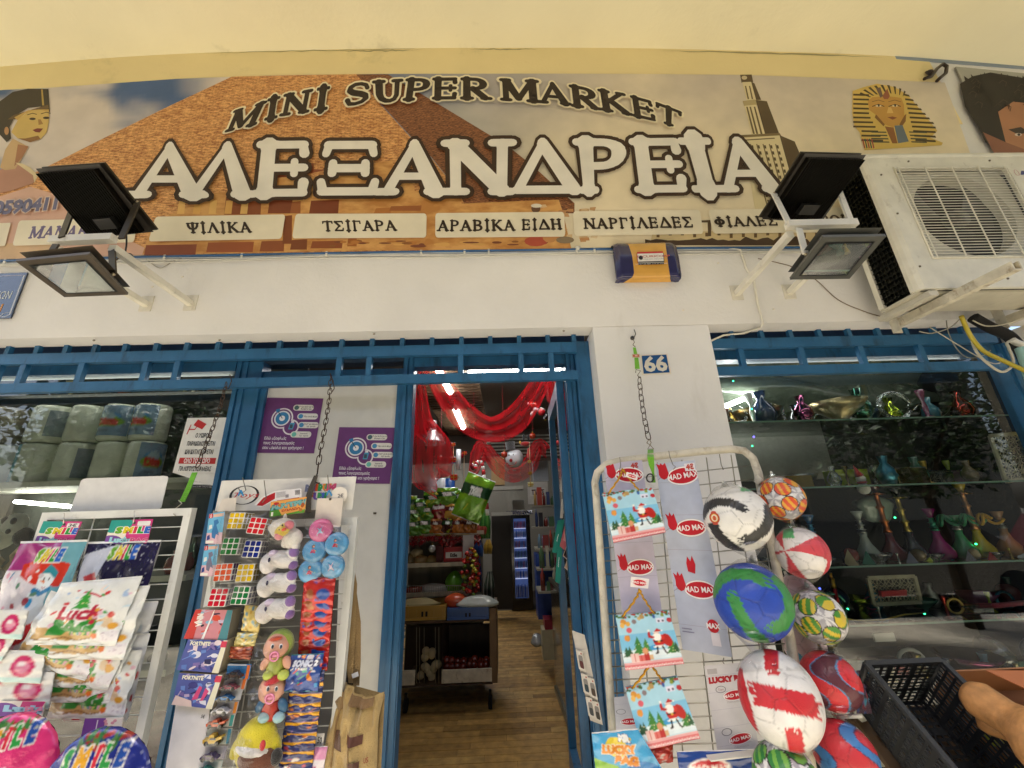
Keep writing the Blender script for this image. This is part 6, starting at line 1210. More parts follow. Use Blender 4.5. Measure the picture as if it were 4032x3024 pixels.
for q, lab, sd in (([(741, 2517), (898, 2521), (862, 2650), (696, 2638)], 'upper purple block set box with white lettering', 6), ([(706, 2650), (878, 2657), (836, 2792), (677, 2773)], 'lower blue block set box with pink wings picture', 8)):
    a = Art(); a.L += scene_art(sd, ['3a3a80', '5a7ac0', 'e0d0d8', 'b8a8cc', '6a8ad0', '2a2a58', 'd8d8e8', '7a6aa8'], 40).L
    if sd == 8: a.poly([(.45, .2), (.55, .65), (.62, .6), (.58, .25)], 'd04a80'); a.poly([(.66, .2), (.7, .6), (.8, .5), (.72, .22)], 'd04a80'); a.poly([(0, 0), (.5, 0), (.45, .18), (.05, .3)], 'dfc8c4')
    a.poly([(.84, 0), (1, 0), (1, 1), (.9, 1)], 'e0dcc4'); a.rect(.86, .78, 1, .97, 'cf3f58'); a.text('FORTNITE', .1, .82, .12, 'f0ecd8', 'l', .04, 0, .62)
    box_item('toy_box', lab, 'toy box', q, 1.58, a, '4f5aa0', .045, 'block set boxes on the toy rack', sidecol='a89c80')
a = Art(); a.text('5€', .82, .85, .05, '26262c', slant=.4, bold=.02, wsc=1.3)
card('price_board', 'white hanging board with handwritten 5€ below the block sets', 'sign', [(693, 2770), (826, 2792), (795, 3060), (646, 3060)], 1.60, a, 'dcdadc')
for q, lab, c in (([(965, 2385), (1038, 2388), (1018, 2489), (950, 2482)], 'upper gold trading card pack', 'd8c070'), ([(935, 2491), (1016, 2491), (1003, 2543), (920, 2541)], 'second gold trading card pack', 'cdbf7a'), ([(908, 2545), (998, 2545), (985, 2598), (902, 2592)], 'dark red trading card pack', '8a3a24')):
    pal = ['e8dca0', '8fb0b8', 'c9a048', '5f8a9a', 'efe8c8'] if c != '8a3a24' else ['c0602c', '5a2018', 'a84a2c', 'd88a4a']
    pouch('card_pack', lab, 'card pack', q, 1.595, scene_art(len(lab), pal, 22), c, 'small shiny card packs', nu=30, nv=30, bulge=.01, wr=.002, mt='foil', seal='d8c070')
# die-cast cars in blisters
def blister(cx, cy, w, h, car_c, card_c, edge_c, lab, kind=0, Y=1.60):
    q = [(cx-w/2+6, cy-h/2), (cx+w/2+6, cy-h/2+2), (cx+w/2-5, cy+h/2), (cx-w/2-6, cy+h/2)]; f = frame(*[P(x, y, Y) for x, y in q]); t = thing('toy_car_pack', f(.5, 0), lab, 'toy car', 'carded toy cars on the toy rack')
    MB(card_c, 'print').slab([f(0, 1), f(1, 1), f(1, 0), f(0, 0)], f(0, 0, -.002)-f(0, 0, 0)).out('card', t)
    a = Art(); a.rect(.84, .05, .97, .95, edge_c); a.rect(0, .9, .8, 1, 'c8ccd0'); m = MB('ffffff', 'print'); a.flat(m, f); m.out('print', t)
    b_ = []
    prf = [(.1, .3), (.12, .45), (.28, .5), (.38, .68), (.58, .68), (.68, .5), (.8, .44), (.82, .3)] if kind == 0 else [(.12, .3), (.1, .5), (.3, .55), (.34, .8), (.5, .82), (.55, .6), (.8, .75), (.82, .6), (.6, .42), (.6, .3)]
    MB(car_c, 'gloss').prism([f(u, v, .006) for u, v in prf], f(0, 0, .02)-f(0, 0, 0)).out('car_body', t)
    MB('1c2430', 'gloss').prism([f(u, v, .005) for u, v in ((.34, .52), (.41, .64), (.55, .64), (.62, .52))], f(0, 0, .022)-f(0, 0, 0)).out('window', t)
    for u in (.26, .66): MB('1a1a1a', 'gloss').lathe([(.0062, 0), (.0062, .024)], f(u, .3, .004), 12, f(0, 0, 1)-f(0, 0, 0)).out('wheel', t)
    m = MB('ffffff', 'clear_wrap'); m.grid(lambda u, v: f(.06+u*.78, .12+v*.72, .0012+.032*min(1, 5*min(u, 1-u))*min(1, 5*min(v, 1-v))), 10, 10, smooth=False); m.out('blister', t)
for a_ in ((938, 2645, 92, 62, '3c2620', '3a86c4', 'd8702c', 'dark brown toy car on blue card, topmost of the toy cars', 0), (922, 2692, 92, 46, '9a4a5c', 'c4c0c4', 'd8702c', 'maroon and black toy car, second of the toy cars', 0), (905, 2735, 90, 44, '2f7fc4', 'c0c2c8', 'b8bcc4', 'bright blue toy car, third of the toy cars', 0), (889, 2785, 92, 52, 'dcdce0', 'b8b4ba', 'd8862c', 'white and black toy car, fourth of the toy cars', 0),
           (872, 2836, 98, 50, 'd0582c', 'd0ccc8', '3a9a9a', 'orange toy digger, fifth of the toy cars', 1), (860, 2898, 100, 66, 'd8b034', 'b8c0b8', '3a80a0', 'yellow toy helicopter pack among the toy cars', 1), (846, 2962, 92, 54, '4a3a6a', 'c4c0c8', '9a98a8', 'dark purple toy car, second from the bottom', 0), (826, 3016, 92, 48, '2fa090', 'b0c0c4', 'c4c8c8', 'teal toy car cut by the lower photo edge', 0)):
    blister(*a_)
# plush chick and ponies, dolls
def plush(name, parts, lab, cat, group=None):
    c0 = P(*parts[0][1], parts[0][2]); t = thing(name, c0, lab, cat, group)
    for nm, px, Y, r, col, *rest in parts:
        rot = Matrix.Rotation(radians(rest[0]), 3, 'Y') if rest else None
        MB(col, rest[1] if len(rest) > 1 else 'plush').ball(P(*px, Y), r, 18, 14, rot, lump=.05 if nm in ('body', 'head') else 0, seed=px[0]).out(nm, t)
    return t
Y = 1.575
plush('plush_chick', [('head', (1112, 2080), Y, (.045, .035, .037), 'e6dfd2'), ('body', (1150, 2120), Y, (.036, .028, .036), 'e6e2da', 0), ('face_patch', (1113, 2086), Y-.026, (.03, .014, .022), 'e6c94a', -30), ('cheek', (1138, 2068), Y-.024, (.018, .015, .017), 'e0808c'), ('cheek', (1099, 2108), Y-.024, (.016, .014, .017), 'e0808c'), ('beak', (1118, 2084), Y-.042, (.009, .009, .006), 'dd5a2a', -30), ('eye', (1112, 2068), Y-.038, (.003, .003, .003), '2a2424', 0, 'gloss'), ('eye', (1100, 2086), Y-.038, (.003, .003, .003), '2a2424', 0, 'gloss'), ('foot', (1125, 2140), Y, (.014, .02, .016), 'e6e2da'), ('foot', (1165, 2150), Y, (.014, .02, .018), 'e6e2da'), ('ear', (1068, 2078), Y, (.011, .012, .014), 'e0d8c8'), ('tuft', (1122, 2040), Y, (.007, .007, .016), 'e9e2d6')], 'white plush chick with yellow face and pink cheeks in a clear bag', 'plush toy')
t = thing('cello_bag', P(1120, 2150, Y), 'clear bag around the plush chick', 'bag'); cello('film', t, [(1062, 2030), (1202, 2018), (1185, 2160), (1055, 2160)], 1.60, .075, .006)
for i, (x, y) in enumerate(((1100, 2203), (1092, 2294), (1086, 2396))):
    plush('plush_pony', [('head', (x-38, y+12), Y, (.032, .03, .038), 'e4dfdc', 25), ('body', (x+15, y), Y, (.05, .034, .03), 'e6e2de', 15), ('muzzle', (x-44, y+34), Y-.006, (.022, .022, .02), 'ebe6e2', 20), ('mane', (x-20, y-22), Y-.01, (.02, .018, .014), 'd9c8dc', 10), ('hoof', (x+54, y+20), Y-.006, (.017, .017, .017), '7d5a9a'), ('hoof', (x+56, y-26), Y-.006, (.018, .018, .02), '8a68a8'), ('leg', (x+48, y-18), Y-.004, (.026, .018, .015), 'e4e0dc', 35), ('leg', (x+44, y+16), Y-.004, (.026, .018, .014), 'e4e0dc', -20), ('eye', (x-40, y+2), Y-.031, (.0045, .003, .008), '34284a', 0, 'gloss')], ('top white plush pony with purple hooves', 'middle white plush pony with purple hooves', 'bottom white plush pony with purple hooves')[i], 'plush toy', 'plush ponies in clear bags')
    t = thing('cello_bag', P(x, y+50, Y), ('clear bag around the top pony', 'clear bag around the middle pony', 'clear bag around the bottom pony')[i], 'bag', 'clear bags around the plush toys'); cello('film', t, [(x-62, y-46), (x+92, y-50), (x+82, y+48), (x-72, y+52)], 1.61, .075, .006, seed=i+4)
for i, (x, y, hood, bodyc, lab) in enumerate(((1090, 2545, '9fb84a', 'b9c860', 'baby doll in a green hood with a pink dummy'), (1072, 2712, None, 'c8402e', 'red-haired baby doll in red with a pink dummy'))):
    pp = [('head', (x, y), Y, (.041, .038, .039), 'e6b096', 0, 'plastic'), ('body', (x-2, y+78), Y, (.03, .026, .034), bodyc, 0, 'plastic'), ('arm', (x-44, y+66), Y-.01, (.014, .014, .022), 'e2aa90' if not i else '3f6a8c', 30, 'plastic'), ('arm', (x+42, y+64), Y-.01, (.014, .014, .022), 'e2aa90' if not i else '3f6a8c', -30, 'plastic'), ('foot', (x-32, y+112), Y-.02, (.018, .018, .015), 'c0d060' if not i else '9fc4cc', 0, 'plastic'), ('foot', (x+26, y+112), Y-.02, (.018, .018, .015), 'c0d060' if not i else '9fc4cc', 0, 'plastic'),
          ('dummy_shield', (x-10, y+34), Y-.038, (.017, .006, .009), 'e58fb0', 0, 'gloss'), ('eye', (x-17, y), Y-.036, (.006, .004, .008), 'f0ece8', 0, 'gloss'), ('eye', (x+16, y), Y-.036, (.006, .004, .008), 'f0ece8', 0, 'gloss'), ('pupil', (x-17, y+2), Y-.041, (.004, .003, .006), '2f3a4a', 0, 'gloss'), ('pupil', (x+16, y+2), Y-.041, (.004, .003, .006), '2f3a4a', 0, 'gloss')]
    if hood: pp.insert(1, ('hood', (x+12, y-8), Y+.018, (.047, .036, .048), hood, 0)); pp.append(('fringe', (x-4, y-30), Y-.02, (.022, .014, .008), 'c8502c', -8))
    else: pp.append(('fringe', (x+4, y-34), Y-.012, (.03, .025, .014), 'c42a34', -20))
    t = plush('baby_doll', pp, lab, 'doll', 'baby dolls in clear packs')
    MB('e58fb0', 'gloss').tube([P(x-10, y+40, Y-.047)+Vector((.014*cos(k*pi/6), 0, .013*sin(k*pi/6))) for k in range(12)], .0028, 6, closed=True).out('dummy_ring', t)
    t = thing('cello_bag', P(x, y+130, Y), ('clear pack around the green-hooded doll', 'clear pack around the red-haired doll')[i], 'bag', 'clear packs around the dolls'); cello('film', t, [(x-62, y-60), (x+62, y-60), (x+50, y+128), (x-78, y+126)], 1.615, .09, .006, seed=i+9)
t = plush('yellow_plush', [('body', (1010, 2925), Y, (.062, .045, .075), 'dfd02e', 12), ('trousers', (1022, 2978), Y-.006, (.066, .05, .042), '6e3f28', 12), ('shirt', (1012, 2940), Y-.005, (.065, .05, .022), 'e9e6e0', 12), ('hand', (972, 3000), Y-.03, (.02, .018, .02), '222222'), ('hand', (1088, 2980), Y-.02, (.018, .018, .022), '222222'), ('arm', (945, 2935), Y, (.022, .02, .04), 'd8ca2a', 30), ('arm', (1080, 2930), Y, (.02, .02, .035), 'd8ca2a', -20), ('tie', (1034, 2935), Y-.05, (.009, .006, .014), 'c02a30')], 'yellow plush toy with brown trousers and white shirt at the rack bottom', 'plush toy')
t = thing('cello_bag', P(1010, 3050, Y), 'clear bag around the yellow plush toy', 'bag'); cello('film', t, [(930, 2840), (1110, 2835), (1100, 3060), (905, 3060)], 1.61, .1, .008)
# round compacts
for i, (x, y, c, lab) in enumerate(((1264, 2088, 'd86a9c', 'pink round compact above the blue ones'), (1326, 2142, '5fa4d4', 'upper right blue round compact with a figure'), (1239, 2167, '5fa4d4', 'upper left blue round compact with a figure'), (1224, 2246, '5fa4d4', 'lower left blue round compact with a figure'), (1311, 2230, '5fa4d4', 'lower right blue round compact with a star shape'))):
    c0 = P(x, y, 1.585); t = thing('compact', c0, lab, 'compact', 'round toy compacts'); ax = Vector((R(-.15, .15), -1, R(-.05, .2))).normalized(); r = .042
    MB(c, 'gloss').lathe([(r*.9, -.012), (r, -.008), (r, -.001)], c0, 30, ax).out('base', t)
    MB(c, 'gloss').lathe([(r*.97, 0), (r, .004), (r*.93, .011), (r*.7, .015), (.0, .0165)], c0, 30, ax).out('lid', t)
    a = Art()
    if i in (1, 2, 3): a.poly([(.28, .15), (.72, .15), (.6, .5), (.5, .55), (.4, .5)], 'c4405c'); a.ell(.48, .72, .1, .12, '6a3a34', 12); a.ell(.5, .7, .07, .08, 'dca58c', 12); a.line([(.55, .5), (.7, .42)], .05, 'dca58c')
    else: a.poly([(.3, .2), (.45, .5), (.3, .7), (.5, .6), (.65, .8), (.6, .5), (.75, .3), (.5, .35)], '9fc4e0' if i == 0 else 'd8c4dc')
    for k in range(5): a.ell(R(.1, .9), R(.1, .9), .03, .03, ('7a3a8a', '8fd0a0', 'd86a8a')[k % 3], 7)
    xx = ax.orthogonal().normalized() if False else Vector((1, 0, 0)) - ax*ax.x; xx.normalize(); zz = xx.cross(ax)*-1
    if zz.z < 0: zz = -zz
    o = c0+ax*.012; k = r*.62; f = lambda u, v, h=0: o+xx*(u-.5)*2*k+zz*(v-.5)*2*k+ax*(h+.0045*(1-((u-.5)**2+(v-.5)**2)*3))
    m = MB('ffffff', 'gloss'); a.flat(m, f); m.out('picture', t)
t = thing('cello_bag', P(1270, 2290, 1.58), 'clear bag around the round compacts', 'bag'); cello('film', t, [(1205, 2030), (1380, 2060), (1370, 2290), (1165, 2290)], 1.605, .06, .007, n=28)
# red and yellow strips of sweets
g = 'red sachets layered in a strip'
for i, (x, y) in enumerate(((1238, 2598), (1241, 2560), (1244, 2522), (1247, 2484), (1250, 2446), (1253, 2410), (1257, 2374), (1260, 2340))):
    a = scene_art(60+i, ['c22a24', '2a4a9a', 'b5743c', '8a4a2c', 'd8322c', '2f5ab0', 'b8201f'], 16); a.rect(0, 0, 1, .14, 'cc2a22'); a.ell(.68, .4, .22, .22, '2a4f9c', 14); a.ell(.25, .4, .12, .2, '9a5a34', 12)
    pouch('sachet', ('lowest', 'seventh', 'sixth', 'fifth', 'fourth', 'third', 'second', 'topmost')[i]+' red and blue sachet in the strip', 'sachet', [(x-62, y-62), (x+62, y-66), (x+50, y+42), (x-68, y+40)], 1.612-i*.005, a, 'b52a26', g, nu=34, nv=26, bulge=.012, wr=.004, seed=i, mt='foil', seal='c8322c')
g = 'yellow-edged sachets layered in a strip'
for i in range(10):
    x, y = 1160+i*5.2, 3030-i*38; a = scene_art(80+i, ['2a3a7a', 'd87a2c', 'e8e0d8', '8a6aa0', '3a4a9a', '5a2a4a', 'c8506a'], 18); a.rect(0, 0, 1, .26, 'e0a424')
    pouch('sachet', ('lowest', 'ninth', 'eighth', 'seventh', 'sixth', 'fifth', 'fourth', 'third', 'second', 'topmost')[i]+' yellow-edged sachet in the strip', 'sachet', [(x-60, y-44), (x+72, y-52+R(-6, 6)), (x+66, y+18+R(-8, 4)), (x-62, y+20+R(-5, 5))], 1.612-i*.004, a, '3a3f70', g, nu=34, nv=20, bulge=.011, wr=.004, seed=i+30, mt='foil', seal='d89a24')
a = scene_art(99, ['2a3f9a', 'c8402c', '4f9ad0', 'd8802c', 'e8e4e8', '1f2f7a', '3fa08a'], 40); a.rect(.05, .68, .95, .88, '2f2f5c'); a.text('SONIC 2', .5, .7, .16, 'dfe4f4', bold=.07, wsc=.85, slant=.15, halo='1f2a6a'); a.text('THE HEDGEHOG', .5, .6, .07, 'e8e0e0', bold=.03, wsc=.7)
pouch('sachet', 'blue sachet with bold lettering between the red and yellow strips', 'sachet', [(1148, 2580), (1275, 2575), (1252, 2720), (1118, 2720)], 1.565, a, '2f4f9a', nu=60, nv=60, bulge=.012, wr=.004, mt='foil', seal='3f8a9a')
a = Art(); a.text('50', .55, .3, .45, '2f2f34', bold=.02, wsc=.8); card('price_tag', 'small white price tag marked 50 at the rack\'s lower right', 'tag', [(1243, 2888), (1278, 2888), (1270, 2945), (1236, 2942)], 1.63, a, 'e2dfda')
a = Art(); a.rect(0, .6, 1, 1, 'd890b8'); a.rect(0, 0, 1, .6, 'e4dce4'); a.text('ms', .3, .2, .3, 'b8407a', bold=.03)
pouch('lucky_bag', 'small pink and white bag at the bottom right of the toy rack', 'gift bag', [(1232, 2940), (1290, 2940), (1270, 3060), (1205, 3060)], 1.62, a, 'dcc8d8', nu=24, nv=30, bulge=.008)

# ================================================================ CANVAS SATCHEL
t = thing('canvas_bag', P(1400, 3000, 1.72), 'khaki canvas satchel with brown leather tabs hanging from a long strap', 'bag'); CV = 'bfa36c'
def ribbon(nm, pts, ws, c, mt='cloth', th=.003, bulge=0):
    m = MB(c, mt); pts = [Vector(p) for p in pts]; n = len(pts)-1
    def f(u, v):
        k = u*n; i = min(int(k), n-1); fr = k-i; p = pts[i].lerp(pts[i+1], fr); w = ws[i]*(1-fr)+ws[i+1]*fr; return p+Vector(((v-.5)*2*w, -bulge*(1-(2*v-1)**2), 0))
    m.grid(f, n*6, 6); m.out(nm, t)
ribbon('strap', [P(1382, 2200, 1.70), P(1388, 2300, 1.70), P(1378, 2450, 1.70), P(1376, 2560, 1.70), P(1381, 2690, 1.70)], [.006, .018, .022, .018, .008], 'a68a5c')
ribbon('strap', [P(1388, 2300, 1.708), P(1400, 2450, 1.708), P(1408, 2600, 1.708), P(1402, 2700, 1.708)], [.012, .02, .012, .012], '9a7f54')
f = frame(P(1345, 2690, 1.70), P(1510, 2735, 1.66), P(1490, 3120, 1.60), P(1275, 3120, 1.66))
def cv(u, v):
    e = (max(0, sin(pi*u))**.4)*(max(0, sin(pi*min(1, v*.9+.05)))**.35); w = .012*sin(9*u+4*v)*e+.01*sin(23*u-5*v+1)*e*(.4+.6*v)+.007*sin(31*u+12*v)*v; p = f(u, v, .055*e+w)
    return p+Vector((-.012*sin(pi*v), 0, .012*sin(7*u)*v))
m = MB(CV, 'cloth'); m.grid(cv, 46, 50); m.out('body', t)
m = MB('a88c58', 'cloth'); m.grid(lambda u, v: f(u, v, -.01), 6, 6); m.out('back', t)
def onbag(u0, u1, v0, v1, c, nm, mt='leather', d=.004, n=10): m = MB(c, mt); m.grid(lambda u, v: Vector(cv(u0+(u1-u0)*u, v0+(v1-v0)*v))+Vector((0, -d-.002*sin(pi*u), 0)), n, n); m.out(nm, t)
onbag(.62, .66, 0, .9, 'a0804e', 'seam', 'cloth', .003); onbag(.22, .245, 0, .95, 'a0804e', 'seam', 'cloth', .003)
onbag(.55, .82, .52, .62, '5a3020', 'leather_tab'); onbag(.62, .80, .0, .36, '54301f', 'leather_tab'); onbag(.6, .74, .62, .95, 'ad9464', 'webbing', 'cloth'); onbag(.25, .45, .42, .58, '6a4a34', 'pocket_lining', 'cloth', .002)
onbag(.45, .9, .9, 1.0, '8a6c48', 'rolled_handle', 'cloth', .015)
a = Art(); a.text('US', .93, .36, .05, '9a4438', bold=.02, wsc=.8)
m = MB('ffffff', 'cloth'); a.flat(m, lambda u, v, h=0: Vector(cv(u-.03, v-.03))+Vector((0, -.004-h, 0))); m.out('print', t)
MB('d8d8dc', 'plastic').slab([P(1384, 2655, 1.695), P(1408, 2645, 1.695), P(1412, 2662, 1.695), P(1388, 2672, 1.695)], (0, .002, 0)).out('strap_slider', t)
ribbon('side_knot', [P(1352, 2720, 1.66), P(1335, 2760, 1.65), P(1340, 2790, 1.65)], [.012, .016, .01], '9a8058', bulge=.01)
# ================================================================ ROUND-TUBE RACK WITH FOOTBALLS IN FRONT OF THE PILLAR
def RY(px): return 1.72-(px-2340)*.00022      # the rack stands slightly askew: its right side is nearer
t = thing('display_rack', (.7, 1.65, .4), 'old cream round-tube rack with football and gift bags in front of the pillar', 'display rack')
TC_ = 'cdc6b4'
def rp(x, y, d=0): return P(x, y, RY(x)-d)
path = [(2425, 3060), (2400, 2700), (2372, 2300), (2348, 1960), (2342, 1900), (2352, 1860), (2385, 1830), (2440, 1815), (2600, 1795), (2760, 1777), (2880, 1768), (2930, 1775), (2965, 1805), (2985, 1860), (3000, 1940), (3050, 2200), (3120, 2560), (3150, 2760), (3200, 3060)]
MB(TC_, 'old_paint').tube([rp(*p) for p in path], .0155, 12).out('tube_frame', t)
def lx(y): return 2352+(y-1900)*.0475+14
def rx_(y): return 2990+(y-1900)*.178-8
WR = 'b8b4a8'
for k in range(24):
    y = 1890+k*52.0
    if y > 3060: break
    sl = -.105*(1-k/26)-.005; x0, x1 = lx(y), rx_(y-60); MB(WR, 'metal').tube([rp(x0, y+8, -.012), rp(x1, y+8+(x1-x0)*sl, -.012)], .0023, 6).out('wire', t)
for u in (.03, .2, .36, .52, .68, .84, .97):
    y0, y1 = 1830, 3060; MB(WR, 'metal').tube([rp(2370+u*(2975-2370), 1842-u*60, -.0165), rp(lx(3060)+u*(rx_(3060)-lx(3060)), y1, -.0165)], .0023, 6).out('wire', t)
for x, y in ((2985, 1890), (3010, 2000), (3100, 2480)): m = MB('d9d4c4', 'cloth'); m.tube([rp(x-8, y-10, .02), rp(x+6, y, .024), rp(x-6, y+14, .02)], .013, 8); m.out('tape_wrap', t)
g = 'long shop header strips on the football rack'
def strip(q, label, logos, extra=None, col='c6bfd0', Yd=.012, grp=g):
    a = Art(); a.rect(0, 0, 1, 1, col)
    for k in range(5): a.rect(0, .12+k*.19, 1, .122+k*.19, 'a8a2b4')
    for k in range(12): a.rect(.34+.0*k, k/12, .62, (k+1)/12, 'd2ccd8') if 0 else None
    W_ = 1.0
    sub = Art()
    for x, y, w, rot, blob in logos:
        b_ = Art(); madmax(b_, 0, 0, w, rot, blob); asp = ASP[0]; a.place(b_, lambda u, v, x=x, y=y: (x+u, y+v*asp))
    if extra: extra(a)
    return card('header_strip', label, 'sign', q, [RY(q[0][0])-Yd, RY(q[1][0])-Yd, RY(q[2][0])-Yd, RY(q[3][0])-Yd], a, col, grp, th=.001)
ASP = [.26]
def ex1(a):
    a.rect(.72, .94, .98, .985, 'e6e0e2'); a.place(Art().text('4€', 0, 0, .11, 'c04438', 'l', .06, wsc=1), lambda u, v: (.76+u, .95+v*.26))
    a.rect(.05, .1, .26, .105, '8a86a0'); a.rect(.05, .085, .3, .09, '8a86a0'); a.rect(.64, .04, .82, .1, 'e4dfe6'); a.place(Art().ell(0, 0, .12, .12, 'c4202e'), lambda u, v: (.72+u, .13+v*.26)); a.place(Art().text('MAX', 0, -.04, .09, 'f4f0ee', bold=.04), lambda u, v: (.72+u, .13+v*.26))
    a.place(Art().poly([(-.09, -.1), (-.1, .06), (-.06, .2), (0, .1), (.05, .22), (.1, .04), (.06, -.14)], 'c4202e'), lambda u, v: (.47+u, .415+v*.26))
strip([(2376, 1822), (2528, 1812), (2618, 2500), (2462, 2508)], 'left lilac header strip behind the hanging gift bags', [(.62, .91, .78, -4, True), (.60, .36, .72, 0, True)], lambda a: a.place(Art().text('4€', 0, 0, .11, 'c04438', 'l', .06), lambda u, v: (.7+u, .955+v*.26)))
strip([(2580, 1826), (2735, 1812), (2884, 2588), (2688, 2557)], 'long pale blue header strip in the middle of the football rack', [(.64, .915, .82, 5, True), (.62, .62, .74, 4, True), (.58, .30, .72, 2, True)], ex1, 'bcc2d2')
def ex2(a): a.place(Art().text('LUCKY BAG', 0, 0, .15, 'b5222c', 'l', .09, wsc=.85), lambda u, v: (.06+u, .80+v*.4)); a.rect(.06, .9, .3, .96, 'b8b4b4'); a.place(Art().ring(.0, 0, .12, .09, .012, '4a4a50').text('Toys', 0, -.03, .06, 'a05a5a', wsc=.8), lambda u, v: (.32+u, .72+v*.4)); a.place(Art().ring(.0, 0, .12, .09, .012, '4a4a50'), lambda u, v: (.3+u, .26+v*.4)); a.place(Art().text('ΠΑΙΧΝΙΔΙΑ', 0, 0, .05, 'b0a8a8', bold=.0), lambda u, v: (.6+u, .56+v*.4)); a.place(Art().text('ΠΑΙΧΝΙΔΙΑ', 0, 0, .05, 'b0a8a8', bold=.0), lambda u, v: (.6+u, .08+v*.4))
ASP = [.4]
strip([(2772, 2622), (2930, 2608), (2990, 2960), (2830, 2990)], 'white header strip with red LUCKY BAG lettering beside the big red cross ball', [(.64, .64, .6, 4, False), (.6, .17, .6, 6, False)], ex2, 'dbd8d8', .01)
strip([(2390, 2748), (2510, 2738), (2560, 3000), (2410, 2990)], 'white header strip mostly behind the lowest gift bag', [(.62, .6, .6, 4, False)], lambda a: a.place(Art().ring(0, 0, .14, .1, .012, '4a4a50'), lambda u, v: (.4+u, .76+v*.4)), 'd8d4d6', .008)
hook([(2440, 1800), (2444, 1830), (2440, 1850), (2450, 1860)], 1.66, 'wire hook holding the topmost gift bag'); hook([(2633, 1775), (2638, 1800), (2650, 1830), (2660, 1838), (2652, 1848)], 1.62, 'wire hook holding the long header strip'); hook([(2833, 1788), (2840, 1830), (2848, 1850)], 1.6, 'wire hook holding the white and black football')
hook([(2850, 2590), (2846, 2606), (2856, 2622)], 1.6, 'small wire hook above the LUCKY BAG strip')
# Christmas gift bags
def giftbag(q, label, knot, sd):
    random.seed(sd); a = Art(); a.rect(0, 0, 1, 1, 'a8d4e4'); a.rect(0, .35, 1, .62, '7fc0e0'); a.poly([(.4, .35), (.7, .42), (.62, .22), (.4, .24)], '3f9ad0'); a.rect(0, .14, 1, .3, 'dcebf0'); a.poly([(0, .3), (.25, .34), (.5, .27), (1, .32), (1, .2), (0, .2)], 'e4eff2')
    a.rect(0, 0, 1, .13, 'd8787a'); a.rect(0, .09, 1, .1, 'eccaca'); a.rect(0, .115, 1, .122, 'f0d8d4')
    for k in range(34): a.ell(.015+k*.03, .03, .011, .016, 'f6eeea', 8)
    for k in range(40): a.ell(R(0, 1), R(.93, 1), .03, .02, random.choice(['3f6a34', '5a7a3a', 'a8342c', '2f5a30', 'b0443a']), 7)
    for x, y, r, c in ((.12, .86, .06, 'd9953a'), (.2, .82, .05, 'e0a848'), (.32, .85, .045, '8a7a7a'), (.48, .93, .05, 'b0925a'), (.42, .9, .035, 'c9aa6a'), (.7, .91, .035, '3a62a8'), (.86, .93, .035, '8a9a3a'), (.96, .82, .05, 'b8353a'), (.2, .7, .055, 'd8606a'), (.14, .56, .06, 'dd9440'), (.09, .8, .05, 'e8b860')): a.ell(x, y, r*.9, r, c, 14)
    a.rect(.72, .79, .88, .87, 'e2dfee')
    for k in range(9): a.rect(.735+k*.015, .8, .742+k*.015, .84, '4a4860')
    pine(a, .3, .24, .42, '3f8038'); pine(a, .44, .27, .32, '4a8a40'); pine(a, .88, .2, .4, '3f8038')
    for x in (.08, .14, .95): pine(a, x, .22, .24, '2f5a3a')
    for x, y, w, h, c in ((.14, .13, .13, .15, 'e8c4bc'), (.27, .13, .1, .11, 'd8706a'), (.37, .13, .09, .13, 'b5302f'), (.46, .14, .06, .09, 'd8b48a')): a.rect(x, y, x+w, y+h, c); a.rect(x+w*.45, y, x+w*.55, y+h, 'c43a38')
    a.ell(.41, .3, .05, .06, 'd89a70', 12); santa(a, .68, .47, .62)
    pts = [P(x, y, yy) for (x, y), yy in zip(q, (1.60, 1.565, 1.54, 1.575))]; f = frame(*pts); t = thing('gift_bag', f(.5, 0), label, 'gift bag', 'Christmas paper gift bags hanging on the football rack')
    D = f(0, 0, -1)-f(0, 0, 0); Dn = D.normalized()
    o = [f(0, 1), f(1, 1), f(1, 0), f(0, 0)]; back = [p+Dn*k for p, k in zip(o, (.012, .012, .06, .06))]
    m = MB('9cc8d8', 'print'); m.quad(o[0], o[3], back[3], back[0]); m.quad(o[1], o[2], back[2], back[1]); m.out('side', t); MB('b8505c', 'print').quad(o[3], o[2], back[2], back[3]).out('bottom', t); MB('9cc8d8', 'print').quad(*[p-Dn*0 for p in back]).out('back', t)
    m = MB('a8d4e4', 'print'); m.grid(lambda u, v: f(u, v, .004*sin(pi*u)*sin(pi*v)+.002*sin(6*u+3*v)), 80, 80, a.raster(80, 80, 'a8d4e4')); m.out('front', t)
    k = P(*knot, 1.57)
    for (u0, du, nm) in ((.12, .14, 'handle'), (.72, -.14, 'handle')):
        a0 = f(u0, .97, .006); pts = [a0, a0.lerp(k, .35)+Vector((du*.03, -.006, 0)), a0.lerp(k, .75)+Vector((du*.04, -.006, 0)), k]; tw = [p+Vector((.0022*sin(i*1.7), .0022*cos(i*1.7), 0)) for i, p in enumerate([pts[0].lerp(pts[1], j/6) for j in range(6)]+[pts[1].lerp(pts[2], j/6) for j in range(6)]+[pts[2].lerp(pts[3], j/6) for j in range(7)])]
        MB('c08f2c', 'metal').tube(tw, .0038, 6).out(nm, t)
    return t
giftbag([(2371, 1940), (2568, 1920), (2622, 2095), (2415, 2136)], 'topmost Christmas gift bag with Santa, tagged at its knotted handles', (2452, 1846), 1)
giftbag([(2423, 2424), (2632, 2403), (2694, 2614), (2463, 2640)], 'middle Christmas gift bag with Santa, hanging level', (2518, 2320), 2)
giftbag([(2461, 2707), (2666, 2662), (2758, 2908), (2530, 2956)], 'lowest Christmas gift bag with Santa, tilted clockwise', (2560, 2600), 3)
